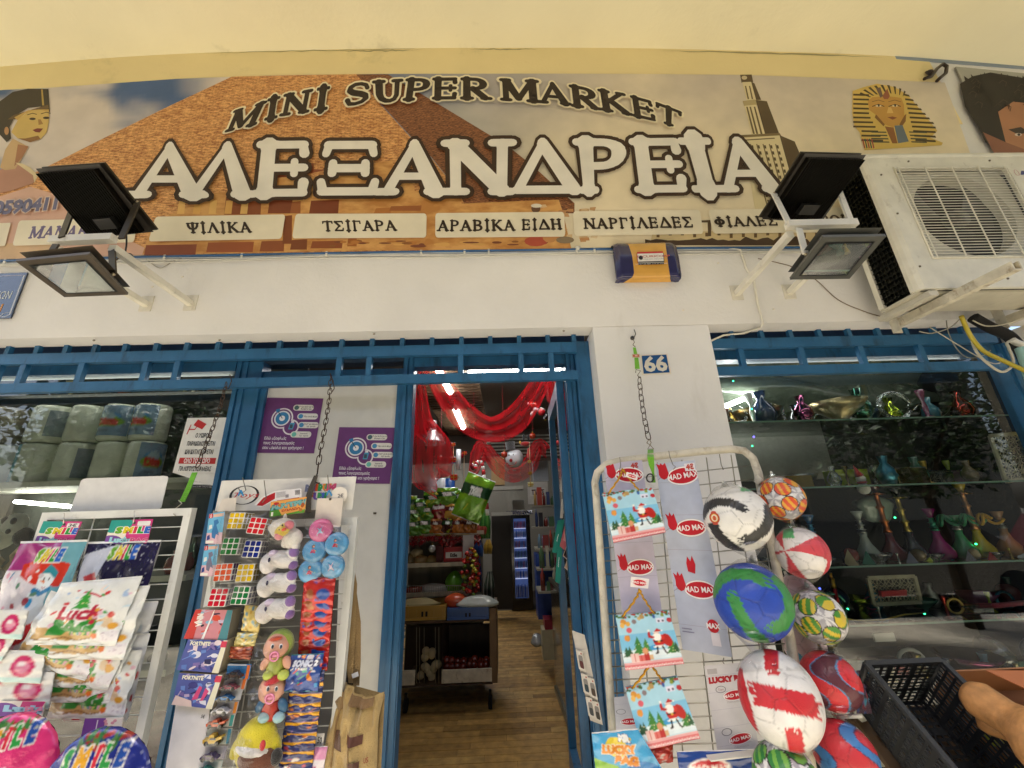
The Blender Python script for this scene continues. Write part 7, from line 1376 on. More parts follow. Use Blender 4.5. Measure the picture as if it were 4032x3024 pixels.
a = Art(); a.rect(0, 0, 1, 1, 'e8e2e0'); b_ = Art(); madmax(b_, 0, 0, 1, 0, False); a.place(b_, lambda u, v: (.5+u*.9, .5+v*1.5))
card('hang_tag', 'small tilted white tag with red oval over the top gift bag handles', 'tag', [(2468, 1858), (2512, 1872), (2508, 1892), (2462, 1876)], 1.55, a, 'e8e2e0'); card('hang_tag', 'small white tag with red oval above the middle gift bag', 'tag', [(2485, 2270), (2556, 2280), (2552, 2318), (2482, 2310)], 1.57, a, 'e8e2e0')
MB('201f1f', 'plastic').tube([P(2560+14*cos(k*pi/8), 1882+16*sin(k*pi/8), 1.6) for k in range(16)], .003, 6, closed=True).out('split_ring', None, 'small black ring beside the green strap buckle', 'ring')
# blue lucky bag at the foot
a = Art(); a.rect(0, 0, 1, 1, '4fa8d8'); a.poly([(0, 0), (.5, 0), (.35, .35), (0, .5)], '8fc04a'); a.ell(.42, .72, .2, .2, 'e0c83a'); a.ell(.72, .1, .32, .34, '2f7fc0', 20); a.ell(.6, .42, .08, .14, '2f7fc0', 14); a.ell(.61, .42, .045, .09, '3a3a9a', 12); a.ell(.82, .1, .1, .09, 'd88a3a', 12); a.ell(.72, .85, .03, .03, 'd8c03a')
for s_, x, y, h, c, r in (('MR', .5, .84, .12, 'f0f0ea', -12), ('LUCKY', .14, .62, .15, 'e08a2a', -4), ('BAG', .32, .42, .15, 'e08a2a', -10)): a.text(s_, x, y, h, c, 'l', .09, r, .85, .1, halo='5a4a8a' if c[0] == 'f' else 'f0ead0')
pouch('lucky_bag', 'blue and green MR LUCKY BAG with a blue shape at the rack\'s foot', 'gift bag', [(2330, 2888), (2512, 2872), (2640, 3080), (2350, 3080)], 1.56, a, '5ab0dc', nu=80, nv=70, bulge=.012, wr=.004)
a = scene_art(77, ['1f3f8a', 'd8e0e8', 'c4302c', '2a5ab0'], 14); b_ = Art(); madmax(b_, 0, 0, .5, 0, False); a.place(b_, lambda u, v: (.35+u, .5+v*2.4))
pouch('lucky_bag', 'navy pouch with red oval at the lower photo edge under the balls', 'gift bag', [(2665, 2960), (3010, 2950), (3010, 3080), (2680, 3080)], 1.55, a, '24458f', nu=60, nv=30, bulge=.01, wr=.003)
pouch('sachet', 'crumpled red sachet under the lowest gift bag', 'sachet', [(2545, 2950), (2650, 2920), (2650, 3000), (2560, 3010)], 1.59, scene_art(31, ['c23a2c', 'd8743a', 'a8242c', 'e8d8d0']), 'c0392c', nu=24, nv=24, mt='foil')
MB('d8d6cc', 'plastic').bar(P(2790, 2986, 1.52), P(3010, 2960, 1.52), .03, .004).out('shelf_edge', None, 'short white strip under the LUCKY BAG header', 'strip')

# ---- footballs in nets
PH = (1+sqrt(5))/2
ICO = [Vector(p).normalized() for p in [(0, s, t_*PH) for s in (-1, 1) for t_ in (-1, 1)]+[(s, t_*PH, 0) for s in (-1, 1) for t_ in (-1, 1)]+[(t_*PH, 0, s) for s in (-1, 1) for t_ in (-1, 1)]]
HEX = []
for i in range(12):
    for j in range(i+1, 12):
        for k in range(j+1, 12):
            if (ICO[i]-ICO[j]).length < 1.1 and (ICO[i]-ICO[k]).length < 1.1 and (ICO[j]-ICO[k]).length < 1.1: HEX.append(((ICO[i]+ICO[j]+ICO[k])/3).normalized())
ICN, HXN = np.array([tuple(v) for v in ICO]), np.array([tuple(v) for v in HEX])
def football(cx, cy, rpx, Y, label, fn, spin=(0, 0, 0), net=None, squash=(1, 1, 1), hookp=None, seams=True, tilt=0):
    c = P(cx, cy, Y); r = rpx*(c-EYE).dot(FW)/FPX; t = thing('football', c-Vector((0, 0, r)), label, 'football', 'footballs in clear nets on the round-tube rack')
    vw = (EYE-c).normalized(); xx = Vector((0, 0, 1)).cross(vw).normalized(); yy = vw.cross(xx)
    E = Matrix.Rotation(spin[0], 3, 'X') @ Matrix.Rotation(spin[1], 3, 'Y') @ Matrix.Rotation(spin[2], 3, 'Z'); nu, nv = 96, 60; E_ = np.array(E)
    A, T = np.meshgrid(2*np.pi*np.arange(nu)/nu, np.pi*np.arange(nv+1)/nv); D = np.stack([np.sin(T)*np.cos(A), np.sin(T)*np.sin(A), np.cos(T)], -1); L = D @ E_.T
    da = L @ ICN.T; dh = L @ HXN.T; W_ = np.concatenate([da*1.012, dh], -1); S_ = np.sort(W_, -1); gap = S_[..., -1]-S_[..., -2]; seam = np.clip(1-gap/.016, 0, 1) if seams else gap*0
    rr = r*(1-.022*seam); m = MB('ffffff', 'leather'); Vv = np.array(c)+ (D[..., 0:1]*np.array(xx)*squash[0]+D[..., 1:2]*np.array(yy)*squash[1]+D[..., 2:3]*np.array(vw))*rr[..., None]
    base = len(m.v); m.v += [tuple(p) for p in Vv.reshape(-1, 3)]; m.smooth = True
    cols = np.zeros((nv+1, nu, 3), np.float32)
    for j in range(nv+1):
        for i in range(nu):
            x, y, z = D[j, i]; cc = lin(fn(x, y, z, L[j, i])); k = 1-.35*float(seam[j, i]); cols[j, i] = [q*k for q in cc]
    for j in range(nv):
        for i in range(nu): l = (i+1) % nu; m.cc[len(m.f)] = (cols[j+1, i], cols[j+1, l], cols[j, l], cols[j, i]); m.face((base+(j+1)*nu+i, base+(j+1)*nu+l, base+j*nu+l, base+j*nu+i))
    m.out('ball', t)
    n = MB('e4e4de', 'clear_wrap'); top = hookp and P(*hookp, Y+.04) or c+Vector((0, .02, r*1.75)); ax = (top-c); Ln = ax.length; ax.normalize()
    prof = [(r*.86, r*.56), (r*.66, r*.8), (r*.4, (r+Ln)/2*.95), (r*.16, Ln*.86), (r*.1, Ln)]; n.lathe(prof, c, 16, ax); n.out('net_top', t)
    MB('c9c9c0', 'plastic').tube([top-ax*.01, top+ax*.012], [.008, .004], 8).out('net_knot', t)
    n = MB('e4e4de', 'clear_wrap'); dn = -ax; n.lathe([(r*.55, r*.86), (r*.25, r*1.1), (r*.08, r*1.25)], c, 14, dn); n.out('net_tail', t)
    return t, c, r, xx, yy, vw
def brush(y, x, edge, sd=0): return edge+.1*sin(y*70+sd)*.6+.07*sin(y*131+sd*2)
def pd(x, y, pts):
    b_ = 9
    for (x0, y0), (x1, y1) in zip(pts, pts[1:]):
        t_ = max(0, min(1, ((x-x0)*(x1-x0)+(y-y0)*(y1-y0))/((x1-x0)**2+(y1-y0)**2))); b_ = min(b_, math.hypot(x-x0-t_*(x1-x0), y-y0-t_*(y1-y0)))
    return b_
def f_bw(x, y, z, L):
    if z < -.1: return 'e0ded8'
    k = .05*sin(y*60+x*20)
    if pd(x, y, [(-1, .1), (-.82, .36), (-.5, .5), (-.1, .46), (.25, .28)]) < .13 and x < .34+k*2: return '222222'
    if pd(x, y, [(-.72, -.18), (-.6, -.5), (-.3, -.86), (-.1, -1)]) < .15 and y < -.12: return '242424'
    if pd(x, y, [(.92, .3), (.86, -.05), (.66, -.36), (.3, -.58), (0, -.66)]) < .14 and x > -.02-k*2.4 and y < .42: return '222222'
    if x > .25 and y > .8: return '5ab070'
    return 'e8e6e0'
def f_bg(x, y, z, L):
    if z < -.1: return '1c3f9c'
    k = .06*sin(y*55+x*25)
    if pd(x, y, [(-1, .18), (-.75, .5), (-.35, .68), (.1, .66), (.5, .45)]) < .15 and x < .5+k*2: return '2f8a3c'
    if pd(x, y, [(-.45, .1), (-.36, -.3), (-.14, -.75), (.1, -1)]) < .16 and y < .2+k*2: return '2f8a3c'
    if pd(x, y, [(.72, .55), (.88, .2), (.84, -.2), (.6, -.5), (.3, -.62)]) < .14 and x > .24-k*2: return '2f8a3c'
    return '1d46b0'
def f_cross(x, y, z, L):
    if z < -.2: return 'e2dfda'
    yy_ = y+.06*x+.02
    if abs(yy_) < .22 and brush(y, x, -.62, 3) < x < brush(y, x, .82, 1): return 'cc1f2c'
    if y > .42 and .0 < x-.15*y+.28 < .34 and y > brush(x*1.6, y, .44, 2): return 'cc1f2c'
    if y < -.5 and -.02 < x < .34 and y < brush(x*1.6, y, -.5, 2): return 'cc1f2c'
    if x < -.72-.1*y and y < .5: return 'c8202c'
    return 'e9e6e2'
def f_star(c1, c2, white='dcdad8'):
    def fn(x, y, z, L):
        d = ICN @ L; k = int(np.argmax(d)); m_ = d[k]; dh = HXN @ L; kh = int(np.argmax(dh)); 
        if dh[kh] > .935: 
            s = math.sin(22*float(L[0]+.5*L[1])+6*float(L[2])); edge = dh[kh] < .948
            if edge: return '26221e'
            return c1 if s > -.2 else c2
        a_ = math.atan2(float(L[1]-ICN[k][1]), float(L[0]-ICN[k][0])); s = math.sin(a_*5)
        return white if s > 0 else 'a8a6aa'
    return fn
def f_rw(x, y, z, L):
    ax_, ay_ = x+.55, y-.05; a_ = math.atan2(ay_, ax_); d = sqrt(ax_*ax_+ay_*ay_)
    if d > 1.38 and d < 1.5: return 'c8303c'
    s = math.sin(a_*4+.6+d*.35)
    if s > .45+.2*math.cos(d*2): return 'd2454e' if d < 1.3 else 'c02f3a'
    if y > .55 and x < -.1: return '5ab070'
    return 'e4e0dc'
def f_swirl(c1, c2, c3):
    def fn(x, y, z, L):
        w = math.sin(4.2*x+2.2*math.sin(3.1*y+.4))+.35*math.sin(6*y-1.5*x); 
        if abs(w) < .13: return c3
        return c1 if w > 0 else c2
    return fn
def f_swirl2(x, y, z, L):
    w = math.sin(3.6*x-1.0+1.8*math.sin(3.4*y-.5)); 
    if w > .72: return '3f7fc0'
    if .62 < w <= .72: return '5a2a50'
    return 'cc2c38'
def f_tile(x, y, z, L):
    return '3f9ab8' if (math.sin(5*L[0])+math.sin(6*L[1])+math.sin(5*L[2])) > 1.1 else 'e0c4c4'
B1 = football(2902, 2040, 121, 1.50, 'white football with black brush bands and a round crest', f_bw, (.3, .2, .4), hookp=(2850, 1905))
a = Art(); a.ell(0, 0, .5, .5, 'c8442c', 24); a.ell(0, 0, .36, .36, 'e8b43a', 20); a.ell(0, 0, .29, .3, 'f0e8dc', 18); a.ell(0, -.02, .2, .22, 'd8862c', 14); a.poly([(-.1, -.18), (-.08, .1), (0, .24), (.08, .1), (.1, -.18)], 'c8442c'); a.ell(0, .5, .26, .1, 'c8442c', 12); a.ell(0, -.5, .26, .1, 'c8442c', 12)
_, c, r, xx, yy, vw = B1
def onball(u, v, h=0): x, y = -.62+u*.30, .02+v*.34; z = sqrt(max(0, 1-x*x-y*y)); return c+(xx*x+yy*y+vw*z)*(r*1.004+h)
m = MB('ffffff', 'leather'); a.flat(m, onball); m.out('crest_print', B1[0])
football(3076, 1962, 82, 1.53, 'orange football with star pattern at the top right of the rack', f_star('d0481c', 'dca028'), (.5, .3, .1), hookp=(3040, 1868), seams=False)
football(3155, 2176, 93, 1.53, 'red and white petal football at the right of the rack', f_rw, (.1, .9, .2), hookp=(3120, 2062))
football(2962, 2368, 138, 1.48, 'large blue football with green brush bands', f_bg, (.9, .1, .3), hookp=(2960, 2200))
football(3140, 2345, 72, 1.62, 'pale pink football half hidden behind the blue one', lambda x, y, z, L: 'dfc6cc', (0, 0, 0), hookp=(3095, 2262))
football(3218, 2428, 94, 1.52, 'green and yellow football with star pattern', f_star('3f8a22', 'd4b828'), (.2, .8, .5), hookp=(3175, 2300), seams=False)
football(3165, 2540, 75, 1.66, 'pink and blue patterned football behind the tubes', f_tile, (.2, .8, .5), hookp=(3140, 2440))
football(3068, 2748, 152, 1.42, 'white football with a broad red cross of brush strokes', f_cross, (.35, .5, .1), hookp=(3003, 2545), squash=(.94, 1.06, 1))
football(3268, 2680, 100, 1.50, 'red football with dark wavy bands edged in blue', f_swirl('5a1c2c', 'd02a30', '4f86b0'), (.2, .2, .5), hookp=(3228, 2552))
football(3325, 2968, 108, 1.46, 'red football with curling blue flames at the lower right', f_swirl2, (.7, .2, .1), hookp=(3310, 2838))
football(3095, 3062, 116, 1.40, 'green and white star football cut by the lower photo edge', f_star('1f7a34', '6aa83a', 'e4e2e0'), (.4, .6, .2), hookp=(3070, 2928), seams=False)
m = MB('d8d6cc', 'plastic'); m.bar(P(3295, 2822, 1.5), P(3392, 2820, 1.5), .008, .008); m.out('peg', None, 'short white plastic peg between the two red footballs', 'peg')

# ================================================================ CRATE AND SQUASH BOX IN FRONT OF THE RIGHT WINDOW
A, B = Vector((1.297, 1.657, 1.0)), Vector((1.577, 1.657, 1.0)); dl = Vector((0, -.22, -.19)).normalized(); dd = Vector((0, .655, -.755)).normalized(); LEN, DEP = .56, .21
t = thing('crate', A+dl*LEN+dd*DEP, 'empty black plastic slotted crate tilted towards the street, lower right', 'crate'); BK = '1b1e22'
def cp(u, v, w): k = 1-.10*w; uc = .5+(u-.5)*k; vc = .5+(v-.5)*(1-.06*w); return A.lerp(B, uc)+dl*LEN*vc+dd*DEP*w
def wall(nm, fa, rows, cols_, off, holes=None):
    m = MB(BK, 'plastic')
    def cell(u0, u1, w0, w1): m.hexa([fa(u0, w0)+off, fa(u1, w0)+off, fa(u1, w1)+off, fa(u0, w1)+off, fa(u0, w0), fa(u1, w0), fa(u1, w1), fa(u0, w1)])
    for i in range(rows+1): w = i/rows; h_ = .34/rows if i % 4 else .9/rows; cell(0, 1, max(0, w-h_/2), min(1, w+h_/2))
    for j in range(cols_+1): u = j/cols_; h_ = .26/cols_ if j % 3 else .6/cols_; cell(max(0, u-h_/2), min(1, u+h_/2), 0, 1)
    o = m.out(nm, t, kind='stuff')
wall('back_wall', lambda u, w: cp(u, 0, w), 12, 9, Vector((0, -.004, 0))); wall('side_wall', lambda u, w: cp(0, u, w), 13, 20, Vector((.004, 0, 0))); wall('side_wall', lambda u, w: cp(1, u, w), 13, 20, Vector((-.004, 0, 0))); wall('front_wall', lambda u, w: cp(u, 1, w), 12, 9, Vector((0, .004, 0)))
wall('floor', lambda u, w: cp(u, w, 1), 22, 9, dd*-.004)
for p, q in ((cp(0, 0, 0), cp(1, 0, 0)), (cp(0, 0, 0), cp(0, 1, 0)), (cp(1, 0, 0), cp(1, 1, 0)), (cp(0, 1, 0), cp(1, 1, 0))): MB('2a2e34', 'plastic').bar(p-dd*.003, q-dd*.003, .017, .011, up=dd).out('rim', t)
for u, v in ((0, 0), (1, 0), (0, 1), (1, 1)): MB(BK, 'plastic').tube([cp(u, v, 0), cp(u, v, 1)], .010, 8).out('corner', t)
c_ = cp(.5, .3, 1)+Vector((0, .03, -.03))
st = thing('display_stand', (1.5, 1.6, 0), 'plain wooden slant stand under the crate and squash box', 'stand')
q = [cp(-.1, 0, 1.1), cp(2.8, 0, 1.1), cp(2.8, 1.1, 1.1), cp(-.1, 1.1, 1.1)]; MB('5a4630', 'wood').slab(q, dd*.02).out('board', st)
for p in q: MB('5a4630', 'wood').box(p.x-.02, p.x+.02, p.y-.02, p.y+.02, 0, p.z-.03).out('leg', st)
t = thing('carton', cp(1.6, .5, 1), 'orange-brown cardboard tray beside the black crate', 'carton'); CB = '9a6a44'
def kp(u, v, w): return A+Vector((.315+u*.42, .03, -.045))+dl*(.40*v)+dd*.13*w
for a_, b_ in (((0, 0), (1, 0)), ((0, 0), (0, 1)), ((1, 0), (1, 1)), ((0, 1), (1, 1))):
    p0, p1, p2, p3 = kp(*a_, 0), kp(*b_, 0), kp(*b_, 1), kp(*a_, 1); n = (p1-p0).cross(p3-p0).normalized()*.005; MB(CB, 'paper').slab([p0, p1, p2, p3], n).out('side', t)
MB(CB, 'paper').slab([kp(0, 0, 1), kp(1, 0, 1), kp(1, 1, 1), kp(0, 1, 1)], dd*.004).out('base', t); MB('b87044', 'paper').slab([kp(.36, 0, 0), kp(.7, .02, -.01), kp(1.0, .35, -.02), kp(.75, .4, -.03)], dd*.004).out('flap', t)
def squash(c, ax, s, label):
    m = MB('c8925c', 'rind'); m.lathe([(r_, h_*(.6+.45*s)) for r_, h_ in [(.004, -.005), (.022, 0), (.028, .02), (.027, .05), (.026, .08), (.032, .11), (.045, .14), (.052, .17), (.05, .20), (.036, .225), (.008, .235)]], c, 22, ax, sc=(s*1.45, s*1.45)); m.out('squash', None, label, 'squash', 'butternut squashes in the carton')
p0, p1 = P(3825, 2735, 1.52), P(4020, 2860, 1.40); squash(p0, (p1-p0), 1.35, 'large butternut squash lying across the carton, neck to the left')
p0, p1 = P(3850, 2830, 1.56), P(3990, 2880, 1.50); squash(p0, (p1-p0), .85, 'smaller butternut squash under the large one')
for i, (u, v, w, lb) in enumerate(((1.12, .32, .45, 'yellow lemon seen through the crate side, nearest its back'), (1.12, .5, .5, 'yellow lemon seen through the middle of the crate side'), (1.12, .66, .55, 'yellow lemon seen through the crate side, nearest the street'))): MB('c8cc38', 'leather').ball(cp(u, v, w), (.026, .03, .03), 14, 10).out('lemon', None, lb, 'lemon', 'lemons beside the crate')
# white woven cloth and patterned cushion behind the crate
MB('c9cabc', 'cloth').grid(lambda u, v: P(3300+u*190, 2600+v*420, 1.78+.02*sin(9*u)), 12, 12).out('cloth_sack', None, 'pale woven sack hanging behind the red footballs', 'sack')
a = scene_art(55, ['2f5a9a', 'c8402c', '3fa0b8', 'd89a2c', '8a2a3a', '2a2a3a'], 50)
m = MB('ffffff', 'cloth'); m.grid(lambda u, v: P(3372+u*60, 2640+v*170, 1.70), 24, 24, a.raster(24, 24, '5a3a4a')); m.out('striped_towel', None, 'narrow multicoloured striped cloth left of the crate', 'cloth')
# ================================================================ INSIDE THE SHOP, SEEN THROUGH THE DOORWAY
def tulle(pts, ws, label, Y, n=40, c='d8202c', sag=.03, seed=0):
    ps = [P(x, y, (Y[i] if isinstance(Y, (list, tuple)) else Y)) for i, (x, y) in enumerate(pts)]; m = MB(c, 'tulle'); N = len(ps)-1
    def cr(k):
        i = min(int(k), N-1); t_ = k-i; p0, p1, p2, p3 = ps[max(i-1, 0)], ps[i], ps[i+1], ps[min(i+2, N)]
        return .5*((2*p1)+(p2-p0)*t_+(2*p0-5*p1+4*p2-p3)*t_*t_+(3*p1-p0-3*p2+p3)*t_**3), ws[i]*(1-t_)+ws[i+1]*t_
    def f(u, v):
        p, w = cr(u*N*.9999); q, _ = cr(min(u*N*.9999+.02, N*.9999)); d = (q-p); d = d.normalized() if d.length > 1e-6 else Vector((1, 0, 0)); x = d.cross(Vector((0, 1, 0))).normalized()
        return p+x*(v-.5)*w+Vector((0, sag*sin(v*15+seed+u*2), .2*sag*sin(v*9+u*8)))
    m.grid(f, n, 26); m.out('tulle', None, label, 'garland', 'red tulle garlands')
tulle([(1672, 1390), (1745, 1530), (1830, 1640), (1930, 1690), (2030, 1650), (2115, 1530), (2180, 1390)], [.13, .2, .24, .2, .22, .17, .12], 'large red tulle swag across the top of the doorway', 3.2)
tulle([(1648, 1390), (1654, 1520), (1665, 1640), (1680, 1700)], [.08, .10, .14, .2], 'red tulle hanging straight down beside the left jamb', 3.25)
tulle([(1665, 1660), (1690, 1760), (1700, 1850), (1720, 1900)], [.16, .42, .42, .30], 'gathered red tulle drape behind the left jamb', 3.6, sag=.05)
tulle([(1860, 1870), (1885, 1790), (1900, 1752), (1960, 1830), (2020, 1862), (2085, 1830), (2120, 1750), (2150, 1780)], [.1, .22, .14, .2, .22, .2, .14, .16], 'far red tulle swag below the snowman head', 4.9)
tulle([(2168, 1390), (2175, 1500), (2178, 1580)], [.10, .14, .10], 'short red tulle by the open door leaf', 3.3); tulle([(2222, 1530), (2215, 1640), (2228, 1700)], [.05, .12, .08], 'red tulle seen through the open door glass', 3.4)
def ribbonline(x0, y0, x1, y1, Y, w, label): a_, b_ = P(x0, y0, Y), P(x1, y1, Y); MB('b81c26', 'cloth').bar(a_, b_, w, .002).out('ribbon', None, label, 'ribbon', 'thin red ribbons hanging from the shop ceiling')
ribbonline(1866, 1500, 1866, 1722, 4.4, .018, 'red ribbon left of the middle of the doorway'); ribbonline(1976, 1495, 1987, 1775, 4.4, .016, 'red ribbon above the bauble beside the snowman'); ribbonline(1740, 1590, 1735, 1792, 4.2, .012, 'red ribbon of the leftmost bauble'); ribbonline(2094, 1620, 2097, 1700, 4.4, .014, 'red ribbon below the flying Santa'); ribbonline(2208, 1560, 2226, 1730, 4.0, .012, 'red ribbon behind the door glass')
def bauble(x, y, Y, r, c, label): t_ = thing('bauble', P(x, y, Y), label, 'bauble', 'Christmas baubles in the doorway'); MB(c, 'gloss').ball(P(x, y, Y), r, 20, 14).out('ball', t_); MB('c9a23a', 'metal').lathe([(.008, 0), (.008, .012)], P(x, y, Y)+Vector((0, 0, r*.97)), 8).out('cap', t_)
bauble(1734, 1805, 4.2, .036, '8f2a20', 'dark red bauble at the far left of the doorway'); bauble(1986, 1790, 4.4, .037, 'a8341c', 'red bauble touching the snowman head'); bauble(1813, 1794, 4.2, .036, '8a1c24', 'dark red bauble above the chip bags'); bauble(1865, 1838, 4.3, .04, '7a121c', 'deep red bauble beside the candy cane'); bauble(2097, 1716, 4.4, .036, 'a8341c', 'red bauble on the reindeer ribbon'); bauble(2231, 1785, 3.6, .03, 'c23a40', 'red bauble seen through the door glass')
def gift(x, y, Y, s, c, label): t_ = thing('gift_ornament', P(x, y, Y), label, 'ornament', 'little gift box ornaments on a string'); p = P(x, y, Y); MB(c, 'gloss').rbox(p.x-s, p.x+s, p.y-s, p.y+s, p.z-s*.8, p.z+s*.8, .003).out('box', t_); m = MB('d9a83a', 'metal'); m.box(p.x-s*.15, p.x+s*.15, p.y-s-.002, p.y+s, p.z-s*.82, p.z+s*.86); m.box(p.x-s-.002, p.x+s+.002, p.y-s-.003, p.y+s, p.z-s*.12, p.z+s*.12); m.out('bow', t_)
gift(1785, 1751, 4.0, .02, 'c8402c', 'small red gift ornament, top of the string'); gift(1783, 1812, 4.0, .034, '8a2418', 'dark red gift ornament in the middle of the string'); gift(1788, 1880, 4.0, .034, 'c8402c', 'orange-red gift ornament at the bottom of the string'); gift(1830, 1785, 4.1, .022, 'b8342c', 'gift ornament beside the candle'); gift(2084, 1818, 3.9, .016, 'd8c070', 'gold gift ornament under the reindeer'); gift(2087, 1864, 3.9, .018, '9a7a30', 'dull gold gift ornament'); gift(2089, 1908, 3.9, .026, 'e8e0a0', 'bright pale gold gift ornament hanging lowest')
for x0, y0, x1, y1, Y in ((1786, 1755, 1785, 1885, 4.0), (1828, 1780, 1826, 1900, 4.1), (2084, 1740, 2088, 1900, 3.9)): MB('d8b48a', 'cloth').tube([P(x0, y0, Y), P(x1, y1, Y)], .003, 5).out('string', None, 'thin string of hanging ornaments '+str({1786: 'left', 1828: 'beside the candle', 2084: 'on the right'}[x0]), 'string')
# candy cane and candle
t = thing('candy_cane', P(1905, 2000, 4.1), 'tall red and white striped candy cane by the chip bags', 'decoration'); pth = [P(x, y, 4.1) for x, y in [(1872, 1848), (1874, 1828), (1886, 1816), (1898, 1822), (1903, 1850), (1907, 1890), (1911, 1930), (1916, 1980), (1920, 2030)]]
for i in range(len(pth)-1):
    for k in range(2): MB(('d02430', 'ece8e4')[k], 'gloss').tube([pth[i].lerp(pth[i+1], k/2), pth[i].lerp(pth[i+1], (k+1)/2)], .019, 10).out('stripe', t)
MB('e8ecf4', 'gloss').tube([P(1806, 1770, 4.1), P(1805, 1850, 4.1)], .026, 12).out('candle', None, 'large white candle ornament in the doorway', 'candle')
# snowman head, Santa, reindeer, dark figure
t = thing('snowman_balloon', P(2022, 1805, 4.6), 'inflatable white snowman head with a black top hat', 'decoration'); c = P(2025, 1803, 4.6)
MB('e6e9ee', 'gloss').ball(c, (.105, .1, .11), 26, 18).out('head', t); MB('151416', 'plush').lathe([(.085, 0), (.08, .005), (.052, .012), (.056, .10), (.0, .104)], c+Vector((-.035, -.01, .085)), 22, (-.12, 0, 1)).out('hat', t)
for x, y, r, cc, nm in ((2004, 1792, .008, '1a1a1e', 'eye'), (2021, 1790, .008, '1a1a1e', 'eye'), (2012, 1813, .02, 'c8242a', 'nose')): MB(cc, 'gloss').ball(P(x, y, 4.505), r, 10, 8).out(nm, t)
MB('b8242c', 'gloss').tube([P(x, y, 4.52) for x, y in [(1997, 1822), (2004, 1832), (2016, 1834), (2030, 1826), (2036, 1812)]], .005, 6).out('mouth', t)
t = thing('santa_figure', P(2110, 1600, 4.0), 'small inflatable Santa flying horizontally near the open door', 'decoration')
for nm, x, y, r, cc in (('body', 2105, 1596, (.06, .04, .035), 'c42a1c'), ('beard', 2112, 1612, (.035, .03, .03), 'e8d8dc'), ('coat', 2132, 1622, (.04, .035, .04), 'c42028'), ('trim', 2136, 1612, (.036, .037, .01), 'ece8e8'), ('boot', 2150, 1640, (.022, .03, .04), '1b1a1e'), ('hat', 2082, 1590, (.018, .018, .014), 'e8a0a8'), ('mitten', 2095, 1628, (.014, .014, .03), 'ecebe8'), ('buckle', 2147, 1652, (.01, .01, .01), 'd8b83a')): MB(cc, 'gloss').ball(P(x, y, 4.0), r, 14, 10, Matrix.Rotation(.5, 3, 'Y')).out(nm, t)
t = thing('reindeer_figure', P(2080, 1760, 4.5), 'red reindeer decoration with black antlers right of the snowman', 'decoration')
for nm, x, y, r, cc in (('body', 2070, 1748, (.06, .04, .028), 'b02420'), ('antler', 2062, 1722, (.016, .01, .035), '17161a'), ('antler', 2080, 1722, (.016, .01, .035), '17161a'), ('leg', 2082, 1785, (.02, .02, .06), 'b8281f'), ('bow', 2048, 1742, (.012, .01, .02), 'd8b03a')): MB(cc, 'plush').ball(P(x, y, 4.5), r, 12, 9).out(nm, t)
t = thing('dark_figure', P(1926, 1740, 4.4), 'small dark hanging ornament under the red swag', 'decoration')
for nm, x, y, r, cc in (('body', 1926, 1722, (.045, .03, .045), '141316'), ('head', 1926, 1702, (.035, .03, .02), '5a4a34'), ('base', 1926, 1745, (.03, .03, .018), '6a645c')): MB(cc, 'plush').ball(P(x, y, 4.4), r, 12, 9).out(nm, t)
t = thing('dome_lamp', P(1700, 1725, 3.9), 'silver industrial dome lamp behind the tulle', 'lamp'); p = P(1702, 1748, 3.9); MB('d8dade', 'metal').lathe([(.13, 0), (.125, .02), (.09, .08), (.05, .12), (.045, .13)], p, 22).out('shade', t)
for k in range(6): MB('e6e6e6', 'plastic').lathe([(.035, 0), (.035, .011)], p+Vector((0, 0, .135+k*.017)), 14).out('cooling_ring', t)
# shelf unit with crisps
def board(x0, x1, y, Y, lab, c='c4baa4', th=.035, dep=.4): a_, b_ = P(x0, y, Y), P(x1, y, Y); MB(c, 'wood').box(a_.x, b_.x, Y, Y+dep, a_.z-th, a_.z).out('board', bpy.data.objects['shop_shelf'])
t = thing('shop_shelf', (-.6, 4.3, 0), 'shelf unit of crisps and groceries facing the doorway', 'shelf')
for y, x0, x1 in ((2100, 1560, 1905), (2222, 1560, 1826), (2338, 1560, 1845)): board(x0, x1, y, 4.25, '')
MB('8c8472', 'wood').box(-1.05, -.25, 4.66, 4.68, .1, 1.5).out('back_panel', t)
for x in (1630, 1725, 1860-25, 1760+5): p = P(x, 2106, 4.245); MB(('c8c030' if x % 2 else 'd8d6d0'), 'paper').box(p.x-.028, p.x+.028, 4.24, 4.2485, p.z-.028, p.z+.004).out('price_label', t)
random.seed(5); ml = MB('8a0f16', 'foil')
for k in range(700):
    u = R(0, 1); p = P(1600+u*290, 2118+R(-10, 34)*(.6+.4*sin(u*14)), 4.22); d = Vector((R(-1, 1), R(-1, .2), R(-1, 1))).normalized()*.02; e = Vector((R(-1, 1), 0, R(-1, 1))).normalized()*.004; ml.c = lin(random.choice(['8a0f16', 'b01820', '6a0a10'])); ml.quad(p-d-e, p+d-e, p+d+e, p-d+e)
tag(ml.out('tinsel', kind='stuff'), 'red tinsel along the front of the crisps shelf', 'tinsel')
